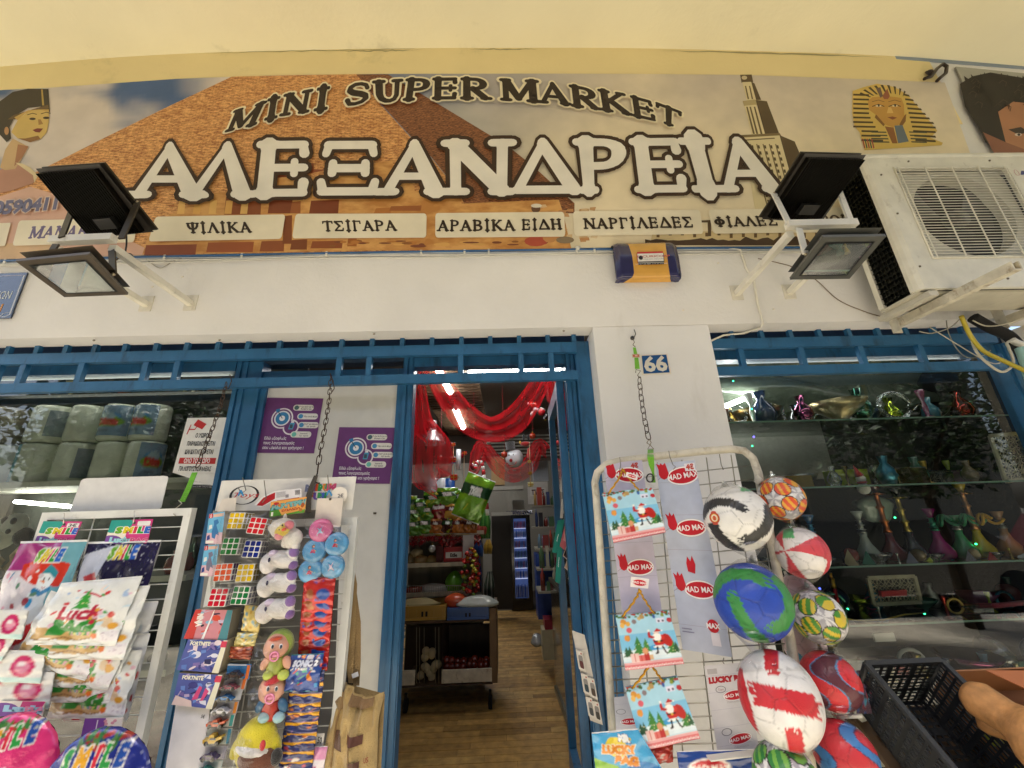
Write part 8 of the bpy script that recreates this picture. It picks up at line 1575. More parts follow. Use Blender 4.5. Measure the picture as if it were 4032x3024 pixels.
def chips(cx, cy, w, h, c, txt, tc, lab, Y=4.2, rot=0, nu=44):
    a_ = Art(); a_.L += scene_art(int(cx), [c, '7fae2a' if c[0] in '4567' else 'c8862c', 'c8c030' if c[0] in '4567' else '8a4a1c'], 12).L; a_.poly([(0, .5), (1, .56), (1, .82), (0, .76)], '1f4a24' if c[0] in '4567' else '5a1a14'); a_.text(txt, .5, .56, .17, tc, bold=.09, wsc=.62, rot=5, slant=.15)
    ca, sa = cos(radians(rot)), sin(radians(rot)); q = [(cx+x*ca-y*sa, cy+x*sa+y*ca) for x, y in ((-w*.6, -h*.6), (w*.6, -h*.6), (w*.6, h*.5), (-w*.6, h*.5))]
    pouch('crisps_bag', lab, 'crisps', q, Y, a_, c, 'bags of crisps on the shelf', nu=nu, nv=nu, bulge=.035, wr=.012, mt='foil', seed=int(cx))
for cx, cy, w, h, c, tx, lab in ((1612, 1995, 52, 70, '5a8a20', '', 'green crisps bag at the left jamb, top row'), (1655, 2000, 54, 60, '4f8a24', 'TIGER', 'green crisps bag, second in the upper row'), (1705, 1972, 62, 60, '5f9a26', 'TIGER', 'green crisps bag above the red one'), (1762, 1960, 72, 66, '6aa024', 'TIGER', 'green crisps bag with raised yellow top'), (1815, 1968, 60, 64, '5f9a26', 'TIGER', 'green crisps bag left of the big one'),
                             (1628, 2028, 56, 58, '4f8a24', 'TIGER', 'green crisps bag, second row left'), (1682, 2020, 56, 56, '4f8a24', 'TIGER', 'green crisps bag, second row beside the red one'), (1728, 2012, 56, 74, '8a1c1c', 'Bruschette', 'dark red crisps bag in the second row'), (1782, 2016, 62, 60, 'c89a3a', 'Bake', 'yellow crisps bag in the second row'),
                             (1622, 2078, 62, 62, '4f8a24', 'TIGER', 'green crisps bag, bottom row left'), (1672, 2072, 60, 60, '4f8a24', 'TIGER', 'green crisps bag, bottom row second'), (1716, 2072, 50, 56, 'b8702c', 'Bake', 'orange crisps bag, bottom row first of four'), (1764, 2070, 46, 58, '4a1a1a', 'Bake', 'dark crisps bag, bottom row'), (1802, 2070, 46, 58, 'b8702c', 'Bake', 'orange crisps bag, bottom row third'), (1848, 2070, 50, 58, 'a86428', 'Bake', 'orange crisps bag, bottom row rightmost')):
    chips(cx, cy, w, h, c, tx, 'e8e8e4', lab)
chips(1862, 1968, 96, 160, '74ae20', 'TIGER', 'e8ece4', 'big bright green crisps bag leaning in front', 4.05, 22, 60)
def pack(x0, y0, x1, y1, Y, dep, c, lab, txt=None, tc='f0ece8', mt='print', name='grocery_box', cat='box', grp='boxes and packs inside the shop'):
    a_, b_ = P(x0, y1, Y), P(x1, y0, Y); t_ = thing(name, (a_.x, Y, a_.z), lab, cat, grp); MB(c, mt).box(a_.x, b_.x, Y, Y+dep, a_.z, b_.z).out('carton', t_)
    if txt: ar = Art(); ar.rect(.1, .35, .9, .7, tc); ar.text(txt, .5, .42, .2, '3a1a1a', bold=.06, wsc=.7); m = MB('ffffff', mt); ar.flat(m, frame(Vector((a_.x, Y-.001, b_.z)), Vector((b_.x, Y-.001, b_.z)), Vector((b_.x, Y-.001, a_.z)), Vector((a_.x, Y-.001, a_.z))), clamp=True); m.out('print', t_)
pack(1746, 2152, 1826, 2222, 4.3, .2, 'b0242a', 'red biscuit box with a white label on the middle shelf', 'Etile'); pack(1716, 2148, 1744, 2222, 4.32, .12, '5a1c1c', 'narrow dark red carton on the middle shelf', None); pack(1822, 2105, 1866, 2200, 4.18, .01, 'c8c4c8', 'hanging white header strip in front of the shelf', None)
for i, (x, y, r, c) in enumerate(((1640, 2178, .06, 'b5a27a'), (1612, 2206, .07, '8a7448'), (1660, 2206, .075, '9a8050'), (1700, 2206, .06, '8f7a4a'))): MB(c, 'film').ball(P(x, y, 4.35), (r*1.1, r, r*.8), 12, 8, lump=.2, seed=i).out('nut_bag', None, ('pale dried fruit bag, upper', 'brown nut bag at the jamb', 'brown nut bag in the middle', 'brown nut bag beside the carton')[i], 'bag', 'bags of nuts on the middle shelf')
bauble(1702, 2160, 4.2, .034, 'c8c8c8', 'silver bell bauble hanging in front of the middle shelf')
MB('5a9a24', 'film').ball(P(1785, 2305, 4.35), (.09, .08, .14), 14, 10, lump=.2).out('green_bag', None, 'green plastic bag on the lower shelf', 'bag'); MB('b8b8b8', 'film').ball(P(1715, 2325, 4.35), (.13, .08, .07), 14, 10, lump=.3, seed=4).out('clear_bag', None, 'crumpled clear bag on the lower shelf', 'bag'); MB('7a2418', 'film').ball(P(1610, 2325, 4.35), (.16, .08, .05), 14, 10, lump=.3, seed=6).out('red_bag', None, 'dark red packets on the lower shelf', 'bag')
t = thing('wire_basket_front', P(1700, 2330, 4.24), 'thin wire front rail of the lower shelf', 'rail')
for x in range(1600, 1840, 9): MB('8a8a84', 'metal').bar(P(x, 2306, 4.235), P(x, 2334, 4.235), .003, .003).out('wire', t)
MB('8a8a84', 'metal').bar(P(1600, 2306, 4.235), P(1840, 2306, 4.235), .005, .005).out('wire', t)
t = thing('sweets_net', P(1858, 2345, 4.1), 'net of shiny red and gold wrapped sweets hanging at the shelf end', 'sweets'); random.seed(8)
for k in range(90): a_ = R(0, 6.28); h = R(0, 1); rr = .09*sin(pi*min(1, h*.9+.12))**.5*R(.6, 1); p = P(1855, 2340, 4.1)+Vector((rr*cos(a_), rr*sin(a_), h*.4)); MB(random.choice(['a82418', 'c8801c', 'b8b02c', '5a7a1c', '8a1410', 'd0342c']), 'foil').ball(p, (.02, .02, .016), 7, 5).out('sweet', t)
def crate_in(x0, y0, x1, y1, Y, dep, c, lab):
    a_, b_ = P(x0, y1, Y), P(x1, y0, Y); t_ = thing('stacking_crate', (a_.x, Y, a_.z), lab, 'crate', 'plastic crates under the shelves'); w = .012
    MB(c, 'plastic').box(a_.x, b_.x, Y, Y+w, a_.z, b_.z).out('front', t_); MB(c, 'plastic').box(a_.x, b_.x, Y+dep, Y+dep+w, a_.z, b_.z).out('back', t_)
    for x in (a_.x, b_.x-w): MB(c, 'plastic').box(x, x+w, Y+w+.001, Y+dep-.001, a_.z, b_.z).out('side', t_)
    MB(c, 'plastic').box(a_.x, b_.x, Y-.012, Y-.001, b_.z-.03, b_.z).out('rim', t_); MB(c, 'plastic').box(a_.x, b_.x, Y-.012, Y-.001, a_.z, a_.z+.02).out('rim', t_); MB('0c0b0a', 'matte').box(a_.x+.16, b_.x-.16, Y-.003, Y-.0008, b_.z-.085, b_.z-.045).out('handle_slot', t_)
    for k in range(5): x = a_.x+(b_.x-a_.x)*(k+.5)/5; MB(c, 'plastic').box(x-.008, x+.008, Y-.008, Y-.001, a_.z+.021, b_.z-.031).out('rib', t_)
crate_in(1586, 2382, 1756, 2445, 3.95, .35, 'a8802c', 'mustard yellow plastic crate on the vegetable stand'); crate_in(1760, 2388, 1924, 2442, 3.97, .35, '1c4a8c', 'blue plastic crate beside the yellow one')
MB('c8502c', 'film').ball(P(1798, 2366, 4.1), (.12, .1, .075), 16, 12, lump=.25, seed=2).out('carrot_bag', None, 'orange bag of carrots in the blue crate', 'bag'); MB('c4c8c0', 'film').ball(P(1880, 2370, 4.05), (.17, .1, .06), 16, 12, lump=.3, seed=5).out('leek_bag', None, 'clear bag of greens over the blue crate', 'bag'); MB('a8986a', 'paper').ball(P(1640, 2378, 4.1), (.2, .1, .04), 14, 8, lump=.35, seed=7).out('paper_sheet', None, 'crumpled paper in the yellow crate', 'paper')
t = thing('vegetable_stand', (-.4, 4.0, 0), 'brown wooden vegetable stand on castors in the doorway', 'stand')
def pbox(x0, y0, x1, y1, Y, dep, c, nm, mt='wood'): a_, b_ = P(x0, y1, Y), P(x1, y0, Y); MB(c, mt).box(a_.x, b_.x, Y, Y+dep, a_.z, b_.z).out(nm, t)
pbox(1590, 2445, 1935, 2452, 4.0, .5, '5a4028', 'top_board'); pbox(1930, 2395, 1954, 2690, 3.98, .5, '7a5c3a', 'end_panel'); pbox(1738, 2455, 1744, 2690, 4.0, .45, '4a3420', 'divider'); pbox(1738, 2632, 1936, 2692, 3.96, .02, 'cfc4ac', 'front_board', 'old_paint'); pbox(1580, 2640, 1634, 2700, 3.96, .02, 'cfc4ac', 'front_board', 'old_paint'); pbox(1580, 2693, 1940, 2704, 3.97, .5, '4a3420', 'base'); pbox(1590, 2455, 1930, 2690, 4.48, .02, '3a2818', 'back_board')
for x in (1640, 1652, 1670, 1714, 1728): MB('9a9280', 'metal').bar(P(x, 2470, 3.98), P(x, 2690, 3.98), .005, .005).out('basket_wire', t)
for x in (1600, 1930): p = P(x, 2712, 4.05); MB('161514', 'matte').lathe([(.05, -.015), (.05, .015)], (p.x, 4.05, .052), 16, (1, 0, 0)).out('castor', t); MB('3a3632', 'metal').box(p.x-.012, p.x+.012, 4.04, 4.06, .06, .14).out('castor_fork', t)
random.seed(3)
for k in range(14): MB('c8b48a', 'matte').ball(P(R(1655, 1725), R(2560, 2680), 4.1), .034, 10, 8, lump=.1, seed=k).out('garlic', None, 'garlic bulb in the wire basket of the stand', 'garlic', 'garlic bulbs in the wire basket')
for k in range(16): MB('7a2c1c', 'gloss').ball(P(1758+(k % 8)*22+R(-4, 4), 2622+R(-8, 4)-(k//8)*20, 4.08+.05*(k//8)), .036, 10, 8).out('onion', None, 'red onion behind the cream board of the stand', 'onion', 'red onions in the stand')
# bundles of umbrellas / straws at the shelf end
for x, y0, y1, cols, lab, n_ in ((1912, 1990, 2120, ['2a6a24', '3a8a2c', '5a9a3a'], 'bundle of green umbrellas hanging at the shelf end', 7), (1900, 2050, 2110, ['a83c30', 'c8584a', 'b04a3a'], 'bundle of red striped umbrellas', 6), (1885, 2125, 2190, ['1c3a8a', '2a4fa8', '2a5aa0'], 'bundle of blue umbrellas', 6), (1924, 2125, 2180, ['a8862c', 'b8942c', '8a7024'], 'bundle of mustard umbrellas', 5), (1880, 2180, 2330, ['7a241c', '8a2c24', '2a2a5a'], 'bundle of dark red umbrellas', 6), (1930, 2250, 2360, ['3a4a3a', '8a8a80', '2a3a2a'], 'grey-green packs hanging by the aisle', 6)):
    t = thing('umbrella_bundle', P(x, y1, 4.3), lab, 'umbrellas', 'bundles of umbrellas at the shelf end')
    for k in range(n_): dx = (k-n_/2)*5.5; MB(cols[k % 3], 'cloth').tube([P(x+dx*.5, y0, 4.3), P(x+dx, (y0+y1)/2, 4.28), P(x+dx*1.15, y1, 4.3)], [.006, .02, .008], 8).out('umbrella', t)
# drinks fridge at the back
FX0, FX1, FY = .075, .45, 7.6
t = thing('drinks_fridge', ((FX0+FX1)/2, FY, 0), 'tall black drinks fridge with blue-lit shelves at the end of the aisle', 'fridge')
m = MB('101114', 'gloss'); m.box(FX0, FX1, FY+.05, FY+.5, .02, 1.56); m.out('cabinet', t)
for x0, x1, z0, z1, nm in ((FX0, FX0+.075, .02, 1.56, 'door_stile'), (FX1-.075, FX1, .02, 1.56, 'door_stile'), (FX0+.0751, FX1-.0751, 1.5, 1.56, 'door_head'), (FX0+.0751, FX1-.0751, .02, .2, 'kick_panel')): MB('131418', 'gloss').box(x0, x1, FY, FY+.049, z0, z1).out(nm, t)
MB('3a4a78', 'fridge_glow').box(FX0+.076, FX1-.076, FY+.047, FY+.049, .2, 1.5).out('lit_interior', t); random.seed(12)
for k in range(6):
    z = .5+k*.165; MB('c8d4f4', 'fridge_glow').box(FX0+.08, FX1-.08, FY+.01, FY+.045, z, z+.008).out('shelf', t)
    for j in range(8): MB(random.choice([['b83a4a', '8a2c3a'], ['c8d4e8', '6a8ac8'], ['8a3a4a', '5a6ab8'], ['2a5a4a', '3a4a6a'], ['1f3a5a', '7a2c3a'], ['3a5ab0', 'c8c8d8']][5-k]), 'gloss').lathe([(.0105, 0), (.0105, .09), (.006, .12)], (FX0+.095+j*.0265, FY+.025, z+.009), 8).out('can', t)
for j in range(7): MB(random.choice(['4a6ac8', 'a8b8e8', '3a4a9a']), 'gloss').lathe([(.013, 0), (.013, .16), (.006, .2)], (FX0+.098+j*.03, FY+.025, .21), 8).out('bottle', t)
ml = MB('1c2460', 'foil')
for k in range(260): p = Vector((R(FX0-.05, FX1+.05), FY-.02+R(-.03, .03), 1.6+R(-.03, .03))); d = Vector((R(-1, 1), R(-1, 1), R(-1, 1))).normalized()*.025; ml.quad(p-d, p+d, p+d+Vector((.004, 0, .004)), p-d+Vector((.004, 0, .004)))
tag(ml.out('tinsel', kind='stuff'), 'blue tinsel on top of the drinks fridge', 'tinsel')
pack(2018, 1968, 2064, 2008, 7.5, .03, 'b8b8b4', 'white notice standing on the fridge', None); pack(2080, 1895, 2156, 1985, 6.2, .02, 'b4b0a8', 'white notice board hanging beyond the aisle', 'ΤΙΜΕΣ', 'c4c0b8')
# back of the shop: tall cupboard, white door, dark shelving and clutter
pack(1935, 1800, 1985, 1910, 6.6, .3, 'a88a5c', 'pale wooden cupboard door at the back', None, grp='fittings at the back of the shop'); pack(2100, 1755, 2152, 1895, 7.6, .1, 'b8c0c8', 'white door at the back on the right', None, grp='fittings at the back of the shop'); pack(1930, 1912, 2060, 1930, 6.5, .3, 'a8a498', 'grey shelf edge below the cupboard', None, grp='fittings at the back of the shop'); pack(1935, 2015, 2018, 2030, 6.3, .3, 'a8a498', 'lower grey shelf edge at the back', None, grp='fittings at the back of the shop'); pack(1940, 2030, 2010, 2400, 6.9, .3, '2a2622', 'dark cabinet beside the fridge', None, grp='fittings at the back of the shop')
pack(1600, 1900, 1672, 1965, 5.5, .2, '3a3a38', 'dark microwave on the wall shelf', None, grp='fittings at the back of the shop')
for i, (x, c) in enumerate(((1705, 'd8dce0'), (1738, 'd4d8dc'), (1770, '2a5aa8'))): p = P(x, 1960, 4.7); MB(c, 'film').lathe([(.06, 0), (.062, .02), (.062, .2), (.05, .215)], p, 18).out('paper_roll', None, ('kitchen roll behind the crisps, left', 'kitchen roll behind the crisps, middle', 'blue pack behind the crisps')[i], 'paper roll', 'kitchen rolls behind the crisps')
random.seed(21)
for r_, (y, x0, x1, Y) in enumerate(((1990, 2095, 2165, 5.6), (2075, 2100, 2175, 5.2), (2160, 2110, 2180, 4.9), (2240, 2115, 2185, 4.7), (2330, 2120, 2190, 4.5))):
    t = thing('side_shelf', P((x0+x1)/2, y, Y), ('topmost', 'second', 'third', 'fourth', 'lowest')[r_]+' cluttered side shelf along the right of the aisle', 'shelf', 'side shelves along the aisle'); a_, b_ = P(x0, y, Y), P(x1+30, y, Y); MB('9a9484', 'white_paint').box(a_.x, b_.x+.5, Y, Y+.35, a_.z-.02, a_.z).out('board', t)
    x = a_.x+.03
    k = 0
    while x < b_.x+.1:
        w = R(.03, .07); h = R(.08, .24); c = random.choice(['8a3a34', '3a4a7a', 'a8a490', '4a6a4a', 'b8a060', '2a2a30', '6a8aa0', 'b04a3a']); g_ = MB(c, random.choice(['gloss', 'film', 'print']))
        if k % 2: g_.box(x, x+w, Y+.02, Y+.1, a_.z, a_.z+h)
        else: g_.lathe([(w*.5, 0), (w*.5, h*.7), (w*.2, h*.85), (w*.2, h)], (x+w/2, Y+.06, a_.z), 10)
        g_.out('product', t); x += w+.012; k += 1
pack(2120, 2180, 2175, 2440, 4.9, .3, '1f3f8a', 'blue display unit low on the right of the aisle', None); pack(2140, 2480, 2176, 2600, 4.6, .2, 'b8b090', 'white and yellow carton stack at the aisle\'s right', None); pack(2146, 2440, 2180, 2480, 4.6, .2, '8a2030', 'dark red pack on the carton stack', None)
MB('9a9a98', 'film').ball(P(2120, 2525, 4.9), (.08, .08, .06), 12, 9, lump=.3, seed=3).out('plastic_bag', None, 'grey plastic bag on the floor by the aisle', 'bag')
t = thing('glass_counter', (.75, 3.8, 0), 'glass-fronted counter along the right, behind the open door', 'counter')
ca, cb = P(2176, 2470, 4.3), P(2290, 2470, 2.95); MB('8a8674', 'metal').bar((ca.x, 4.3, .95), (.47, 2.98, .95), .03, .03).out('edge_trim', t); MB('8a8674', 'metal').bar((ca.x, 4.3, .04), (.47, 2.98, .04), .03, .05).out('edge_trim', t); MB('232018', 'gloss').hexa([(ca.x, 4.3, .065), (.47, 2.98, .065), (1.2, 2.98, .065), (1.2, 4.3, .065), (ca.x, 4.3, .93), (.47, 2.98, .93), (1.2, 2.98, .93), (1.2, 4.3, .93)]).out('cabinet', t)
for i in range(9):
    p = Vector((ca.x+.12+.05*(i % 3), 4.15-i*.13, .97)); c = ['a8c8c4', '8a9a2c', 'b8506a', 'c8c8c4', '3a6a8a', 'd8a02c', '7a2c4a', '8ab0b8', 'c8b8a0'][i]; MB(c, ['film', 'gloss'][i % 2]).ball(p+Vector((0, 0, .06)), (.05, .05, .07), 12, 9, lump=.15, seed=i).out('counter_item', None, ['pale green', 'lime', 'pink', 'white', 'teal', 'amber', 'plum', 'light blue', 'beige'][i]+' item on the glass counter', 'item', 'items on the glass counter')
# packs hanging on the open door and right jamb
g = 'packs hanging inside the open door'
for i, (q, c, lab, mt) in enumerate([([(2196, 2050), (2222, 2045), (2200, 2180), (2174, 2175)], '1f8a7a', 'teal pack with white lettering, upper', 'print'), ([(2196, 2120), (2216, 2120), (2206, 2300), (2186, 2290)], '1f8a7a', 'teal pack behind the red ones, lower', 'print'), ([(2238, 2020), (2268, 2020), (2276, 2270), (2252, 2240)], 'c01c28', 'tall red pack strip beside the jamb', 'print'), ([(2226, 2060), (2252, 2060), (2240, 2180), (2204, 2150)], 'c86a70', 'clear and red pack, topmost of the layered ones', 'film'), ([(2240, 2120), (2258, 2125), (2245, 2215), (2216, 2190)], '3a1c1c', 'dark pack with cream edge, second of the layered ones', 'film'), ([(2246, 2170), (2264, 2180), (2252, 2262), (2222, 2235)], 'c8a88a', 'cream-edged pack, third of the layered ones', 'film'), ([(2252, 2215), (2272, 2225), (2262, 2300), (2236, 2280)], '1c1418', 'black pack with cream edge, lowest of the layered ones', 'film')]):
    a_ = Art(); a_.rect(.06, .06, .94, .94, c); 
    if i < 2: a_.text('life', .5, .45, .14, 'd8e8e4', bold=.04, rot=80)
    else: a_.rect(.2, .3, .8, .7, ['a81420', 'd89a9a', '5a3a3a', '8a5a4a', '3a2a2a'][i-2])
    card('hanging_pack', lab, 'pack', q, 2.62-.012*i, a_, 'd8c4b4' if i > 3 else c, g, th=.006, mt=mt)
for i, (q, lab) in enumerate((([(2218, 1775), (2250, 1780), (2256, 1950), (2205, 1935)], 'framed pale print hanging behind the door glass'), ([(2210, 1965), (2220, 1965), (2216, 2040), (2205, 2040)], 'narrow white hanging card'), ([(2240, 1955), (2256, 1955), (2256, 2020), (2240, 2020)], 'white hanging header card above the red packs'))): card('hanging_card', lab, 'card', q, 2.6-.01*i, scene_art(i, ['c8c0b0', 'a89a88', 'd8d4cc'], 10) if i == 0 else None, 'c4beb4', 'cards behind the door glass')
t = thing('eyewear_card', P(2290, 2650, 2.25), 'white hanging card with five boxed eyeglass cases on the right jamb', 'display card')
def epx(u, v): return (2252+u*50+v*72, 2482+v*355+u*18)
q = [epx(0, 0), epx(1, 0), epx(1, 1), epx(0, 1)]; card('sheet', None, None, q, 2.245, None, 'd4cfc6', parent=t)
for i, (u, v, c) in enumerate(((.0, .22, '5a2024'), (.02, .48, '1f3a4a'), (.52, .50, '4a3a30'), (.02, .74, '3a3f44'), (.5, .76, '33302e'))):
    x, y = epx(u, v); a_ = Art(); a_.rrect(.2, .12, .85, .78, .15, '8a8684'); a_.rrect(.26, .12, .8, .5, .12, c); a_.ell(.7, .88, .1, .05, 'b8483a', 10); card('case', None, None, [(x, y), (x+26, y+6), (x+40, y+88), (x+12, y+74)], 2.228, a_, 'dad5cb', parent=t, th=.012)

# ================================================================ RIGHT DISPLAY WINDOW
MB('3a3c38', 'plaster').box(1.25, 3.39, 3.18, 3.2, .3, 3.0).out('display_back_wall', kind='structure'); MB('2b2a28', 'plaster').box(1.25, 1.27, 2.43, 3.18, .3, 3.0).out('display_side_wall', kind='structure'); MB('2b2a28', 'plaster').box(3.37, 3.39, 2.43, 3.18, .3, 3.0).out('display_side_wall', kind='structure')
for i, (z, y1, lab) in enumerate(((2.07, 2.95, 'high'), (1.66, 2.8, 'upper'), (1.22, 2.85, 'middle'), (.93, 2.85, 'lower'), (.62, 3.1, 'lowest'))):
    t = thing('glass_shelf', (2.3, 2.4, z), lab+' glass shelf of the right display window', 'shelf', 'glass shelves of the right window'); MB('c8d8d0', 'clear_glass').box(1.29, 3.36, 2.42, y1, z-.008, z).out('glass', t); MB('7a9a8c', 'gloss').box(1.29, 3.36, 2.413, 2.4195, z-.009, z+.001).out('edge', t)
t = thing('fluorescent_lamp', P(2940, 1560, 2.75), 'lit strip lamp slanting at the top left of the right display window', 'lamp'); MB('ffffff', 'tube_light').tube([P(2850, 1602, 2.6), P(2990, 1545, 2.9)], .016, 8).out('tube', t)
m = MB('f0f0e8', 'fill_light'); m.tube([(1.4, 2.43, 2.413), (3.1, 2.43, 2.413)], .009, 8); m.out('strip_light', None, 'added fill strip under the head of the right display window', 'lamp')  # extra fill light added to brighten the goods in this window
def hookah(x, y, z, h, c1, c2, lab, tray=True, hose=None):
    t_ = thing('hookah', (x, y, z), lab, 'hookah', 'hookahs in the right display window')
    MB(c1, 'gloss').lathe([(.05, 0), (.062, .02), (.06, .05), (.03, .1), (.018, .14), (.022, .16)], (x, y, z), 20).out('base', t_); k = h-.16
    MB(c2, 'metal').lathe([(r_*1.7, h_) for r_, h_ in [(.014, 0), (.009, .02), (.009, k*.2), (.015, k*.24), (.008, k*.3), (.008, k*.5), (.014, k*.55), (.008, k*.6), (.007, k*.85), (.012, k*.88)]], (x, y, z+.16), 14).out('stem', t_)
    if tray: MB(c2, 'chrome').lathe([(.01, 0), (.05, .004), (.055, .01)], (x, y, z+.16+k*.82), 22).out('tray', t_)
    MB(c1, 'gloss').lathe([(.012, 0), (.018, .02), (.032, .05), (.03, .055)], (x, y, z+.16+k*.88), 16).out('bowl', t_)
    if hose: MB(hose, 'plastic').tube([(x+.07*cos(a_*.9)+.01*a_, y-.05+.04*sin(a_*1.3), z+.22+.03*sin(a_*1.7)) for a_ in [i*.35 for i in range(22)]], .008, 7).out('hose', t_)
for px, py, hh, c1, c2, lab, tr, hz in ((3500, 2110, .52, '5a1c24', 'b86a3a', 'copper-stemmed hookah with dark red base left of the middle', True, None), (3580, 2110, .48, '2a2a30', 'a8924a', 'dark brass hookah beside the copper one', True, None), (3850, 2110, .50, 'b8a020', 'c89060', 'hookah with bright yellow bowl and yellow coiled hose', True, 'c89a1c'), (3400, 2112, .3, 'a8b0a8', 'b8b8b0', 'clear glass hookah with a white cap', False, None), (3690, 2112, .3, '8a1c6a', '3a9a80', 'small magenta and green hookah', False, '2a7a5a'), (3960, 2112, .26, 'a87a50', '8a8a80', 'short clay-coloured hookah near the right frame', False, None), (3200, 2112, .28, '2a5a8a', '4a9ac0', 'blue-stemmed hookah behind the footballs', False, None), (3780, 2112, .24, '3a8a5a', 'b8b8b0', 'green glass hookah with a green hose', False, '2f8a5a')):
    p = P(px, py, 2.55); hookah(p.x, 2.55, 1.222, hh*.82, c1, c2, lab, tr, hz)
random.seed(17)
def litem(z, n, cols, lab, hmin, hmax, names, x0=1.34, x1=3.3, y0=2.45, y1=2.75):
    for i in range(n):
        x, y, c = x0+(x1-x0)*(i+R(.2, .8))/n, R(y0, y1), cols[i % len(cols)]; h = R(hmin, hmax); kind = names[i % len(names)]; mt = ['gloss', 'metal', 'clear_glass', 'chrome', 'gloss'][i % 5]; lab_ = f'{c[1]} {kind} on the {lab} glass shelf, {["far left", "left", "middle", "right", "far right"][min(4, i*5//n)]} part'; m_ = MB(c[0], mt)
        if kind == 'bowl': m_.lathe([(h*.25, 0), (h*.2, h*.08), (h*.6, h*.4), (h*.75, h*.6), (h*.7, h*.6), (h*.5, h*.35)], (x, y, z), 18)
        elif kind == 'vase': m_.lathe([(h*.2, 0), (h*.32, h*.3), (h*.28, h*.5), (h*.1, h*.75), (h*.16, h)], (x, y, z), 16)
        elif kind == 'skull': m_.ball((x, y, z+h*.5), (h*.4, h*.5, h*.45), 14, 10, lump=.15, seed=i)
        elif kind == 'candlestick': m_.lathe([(h*.22, 0), (h*.2, h*.05), (h*.05, h*.12), (h*.08, h*.4), (h*.04, h*.6), (h*.12, h*.9), (h*.12, h)], (x, y, z), 14)
        elif kind == 'box': m_.rbox(x-h*.6, x+h*.6, y-h*.3, y+h*.3, z, z+h*.6, .004)
        elif kind == 'pyramid': m_.lathe([(h*.5, 0), (.001, h*.8)], (x, y, z), 4, smooth=False)
        else: m_.tube([(x+h*.5*cos(t_), y, z+h*.5+h*.42*sin(t_)) for t_ in [k*.4 for k in range(16)]], h*.07, 7)
        m_.out(kind, None, lab_, kind, 'ornaments in the right display window')
CC = [('b0a078', 'sand-coloured'), ('7a2c24', 'dark red'), ('3a6a5a', 'sea green'), ('b89a4a', 'brass'), ('c8c8c0', 'silvery'), ('2a3a5a', 'navy'), ('6a5a3a', 'olive brown'), ('a8b83a', 'lime'), ('8a4a6a', 'plum'), ('4a8aa0', 'teal'), ('1c1c1e', 'black')]
litem(2.07, 26, CC, 'high', .12, .24, ['vase', 'bowl', 'coil', 'vase', 'candlestick']); litem(1.66, 19, CC[3:]+CC[:3], 'upper', .1, .2, ['box', 'bowl', 'vase', 'candlestick'], x0=1.9); litem(1.22, 28, CC[2:]+CC[:2], 'middle', .05, .10, ['skull', 'pyramid', 'bowl', 'candlestick', 'pyramid'], y0=2.44, y1=2.52); litem(.93, 32, CC[5:]+CC[:5], 'lower', .06, .16, ['candlestick', 'bowl', 'coil', 'vase', 'box', 'skull']); litem(.62, 30, CC[1:]+CC[:1], 'lowest', .08, .2, ['bowl', 'vase', 'coil', 'candlestick', 'skull', 'box'])
t = thing('snowman_ornament', P(3392, 1900, 2.5), 'small snowman ornament with red hat and scarf behind the glass', 'ornament'); p = P(3395, 1905, 2.5)
for nm, dz, r, c in (('body', -.03, .034, 'e0e0da'), ('head', .03, .026, 'e4e4de'), ('scarf', .008, .028, 'b82028')): MB(c, 'plush').ball(p+Vector((0, 0, dz)), (r, r, r*(.4 if nm == 'scarf' else 1)), 14, 10).out(nm, t)
MB('b82028', 'plush').lathe([(.024, 0), (.012, .035), (.001, .07)], p+Vector((-.002, 0, .048)), 12, (-.3, 0, 1)).out('hat', t)
def lattice(q, Y, lab, c='9a9a86'):
    pts = [P(x, y, Y) for x, y in q]; f = frame(*pts); t_ = thing('lattice_panel', f(.5, 0), lab, 'panel', 'carved lattice panels')
    for a_, b_ in (((0, 0), (1, 0)), ((1, 0), (1, 1)), ((1, 1), (0, 1)), ((0, 1), (0, 0))): MB(c, 'old_paint').bar(f(*a_), f(*b_), .02, .012, up=(0, 1, 0)).out('frame', t_)
    W_ = (pts[1]-pts[0]).length; H_ = (pts[3]-pts[0]).length; nx, ny = max(2, round(W_/.045)), max(2, round(H_/.045)); m_ = MB(c, 'old_paint')
    for i in range(nx):
        for j in range(ny):
            m_.tube([f((i+.5+.5*cos(k*pi/4))/nx, (j+.5+.5*sin(k*pi/4))/ny, .002) for k in range(8)], .003, 5, closed=True)
            m_.bar(f(i/nx, j/ny), f((i+1)/nx, (j+1)/ny), .003, .003, up=(0, 1, 0)); m_.bar(f((i+1)/nx, j/ny), f(i/nx, (j+1)/ny), .003, .003, up=(0, 1, 0))
    m_.out('lattice', t_, kind='stuff')
lattice([(3898, 1716), (4010, 1706), (4060, 1880), (3960, 1896)], 2.42, 'cream lattice panel hanging in the upper right of the window', 'b8b49c'); lattice([(3418, 2276), (3600, 2268), (3625, 2370), (3440, 2380)], 2.6, 'cream lattice panel with a red book in front, lower shelf', 'a8a48c')
MB('a81c20', 'print').slab([P(3470, 2328, 2.57), P(3570, 2322, 2.57), P(3572, 2346, 2.57), P(3472, 2350, 2.57)], (0, .02, 0)).out('red_book', None, 'red flat box before the lattice panel', 'box')
t = thing('figurine', P(3305, 2390, 2.5), 'slim red and gold standing figurine behind the footballs', 'figurine'); p = P(3305, 2400, 2.5)
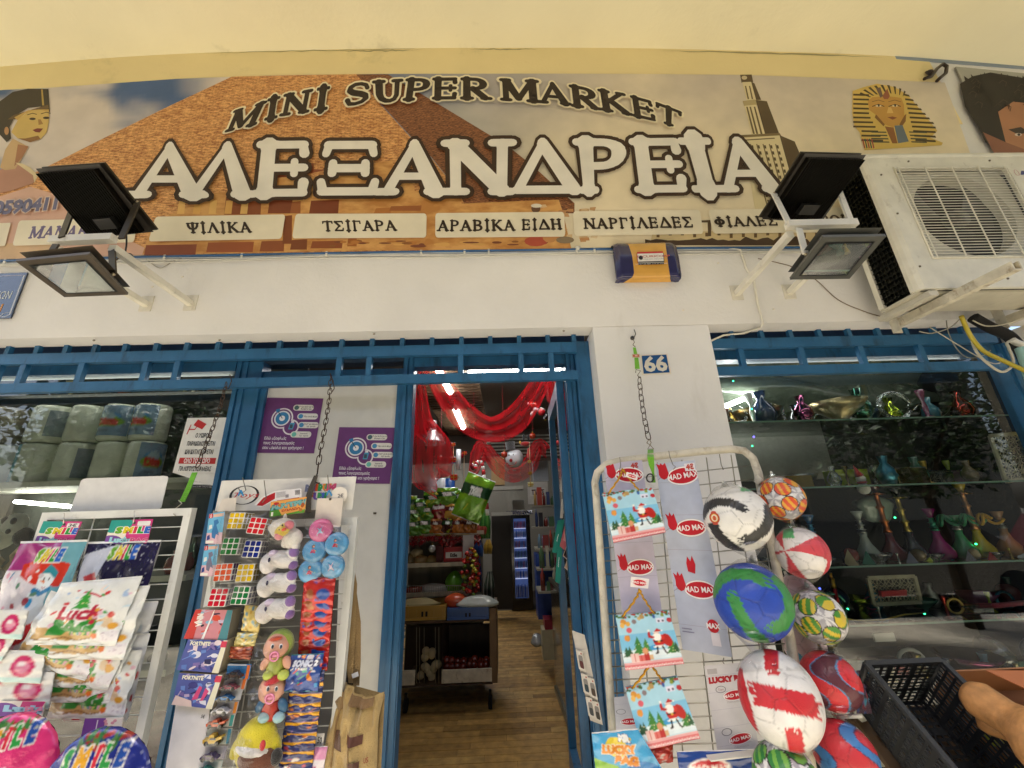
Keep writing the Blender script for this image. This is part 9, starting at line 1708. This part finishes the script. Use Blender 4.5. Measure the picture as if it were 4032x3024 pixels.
for dz, r, h, c, nm in ((0, .022, .01, '7a5a24', 'plinth'), (.01, .014, .10, '8a1c1c', 'robe'), (.11, .016, .05, 'a8862c', 'chest'), (.16, .011, .03, 'b8862c', 'head')): MB(c, 'metal').lathe([(r, 0), (r*.8, h*.5), (r, h)], p+Vector((0, 0, dz)), 12).out(nm, t)
m = MB('b09a4a', 'metal'); m.tube([P(x, y, 2.44) for x, y in [(3320, 2436), (3400, 2444), (3480, 2440), (3560, 2420), (3640, 2412)]], .004, 6); m.out('bead_chain', None, 'golden bead chain sagging along the lower shelf', 'chain')
MB('8a1c38', 'cloth').tube([P(3850, 2386, 2.5), P(3930, 2384, 2.5), P(4050, 2372, 2.5)], .014, 8).out('velvet_roll', None, 'dark crimson velvet roll on the lower shelf', 'cloth')
pack(3448, 2492, 3520, 2528, 2.5, .01, 'c8c8c4', 'white card with a red square on the lowest shelf', None)
for i, (x, y, c, Y) in enumerate([(3953, 1484, 'ffe070', 2.4), (3966, 1505, 'ffd860', 2.4), (3974, 1530, 'ffd860', 2.4), (3990, 1566, 'ffe070', 2.4), (3998, 1598, 'ffd860', 2.4), (4006, 1636, 'ffe070', 2.4), (4012, 1672, 'ffd860', 2.4), (4025, 1710, 'ffe070', 2.4), (3508, 1896, '30e080', 2.5), (3496, 1885, '3040ff', 2.5), (3524, 2038, '30e080', 2.5), (3843, 2142, '30ff90', 2.5), (3640, 2416, '30e080', 2.45), (3338, 2398, '30e080', 2.5), (3228, 2318, '4050ff', 2.5), (2962, 1756, '30e080', 2.5), (2960, 1610, '30ffa0', 2.5), (2968, 1720, '5040ff', 2.5), (2887, 1500, '30e080', 2.45), (3555, 2180, '8060ff', 2.5)]):
    MB(c, 'led').ball(P(x, y, Y), .0055 if i < 8 else .005, 8, 6).out('fairy_light', None, ('warm yellow' if i < 8 else 'green or blue')+' fairy light bulb glowing behind the right window glass', 'fairy light', 'yellow fairy lights by the right frame' if i < 8 else 'coloured fairy lights in the right window')
t = thing('duct', (2.3, 2.8, 2.5), 'crumpled grey-green sheeting along the top of the right window', 'sheeting'); MB('6a7464', 'film').grid(lambda u, v: (1.3+2.05*u, 2.9+.06*sin(9*v+4*u), 2.25+.5*v+.03*sin(14*u+5*v)), 60, 18).out('sheet', t)
m = MB('8a9a8c', 'film'); m.ball(P(3440, 2000, 2.62), (.13, .06, .08), 18, 12, lump=.3, seed=2); m.out('plastic_bundle', None, 'bundle wrapped in clear plastic behind the glass', 'bundle')
MB('a8a89c', 'print').box(1.3, 2.6, 3.12, 3.17, 1.75, 2.15).out('back_board', None, 'pale board at the back of the right window', 'board')
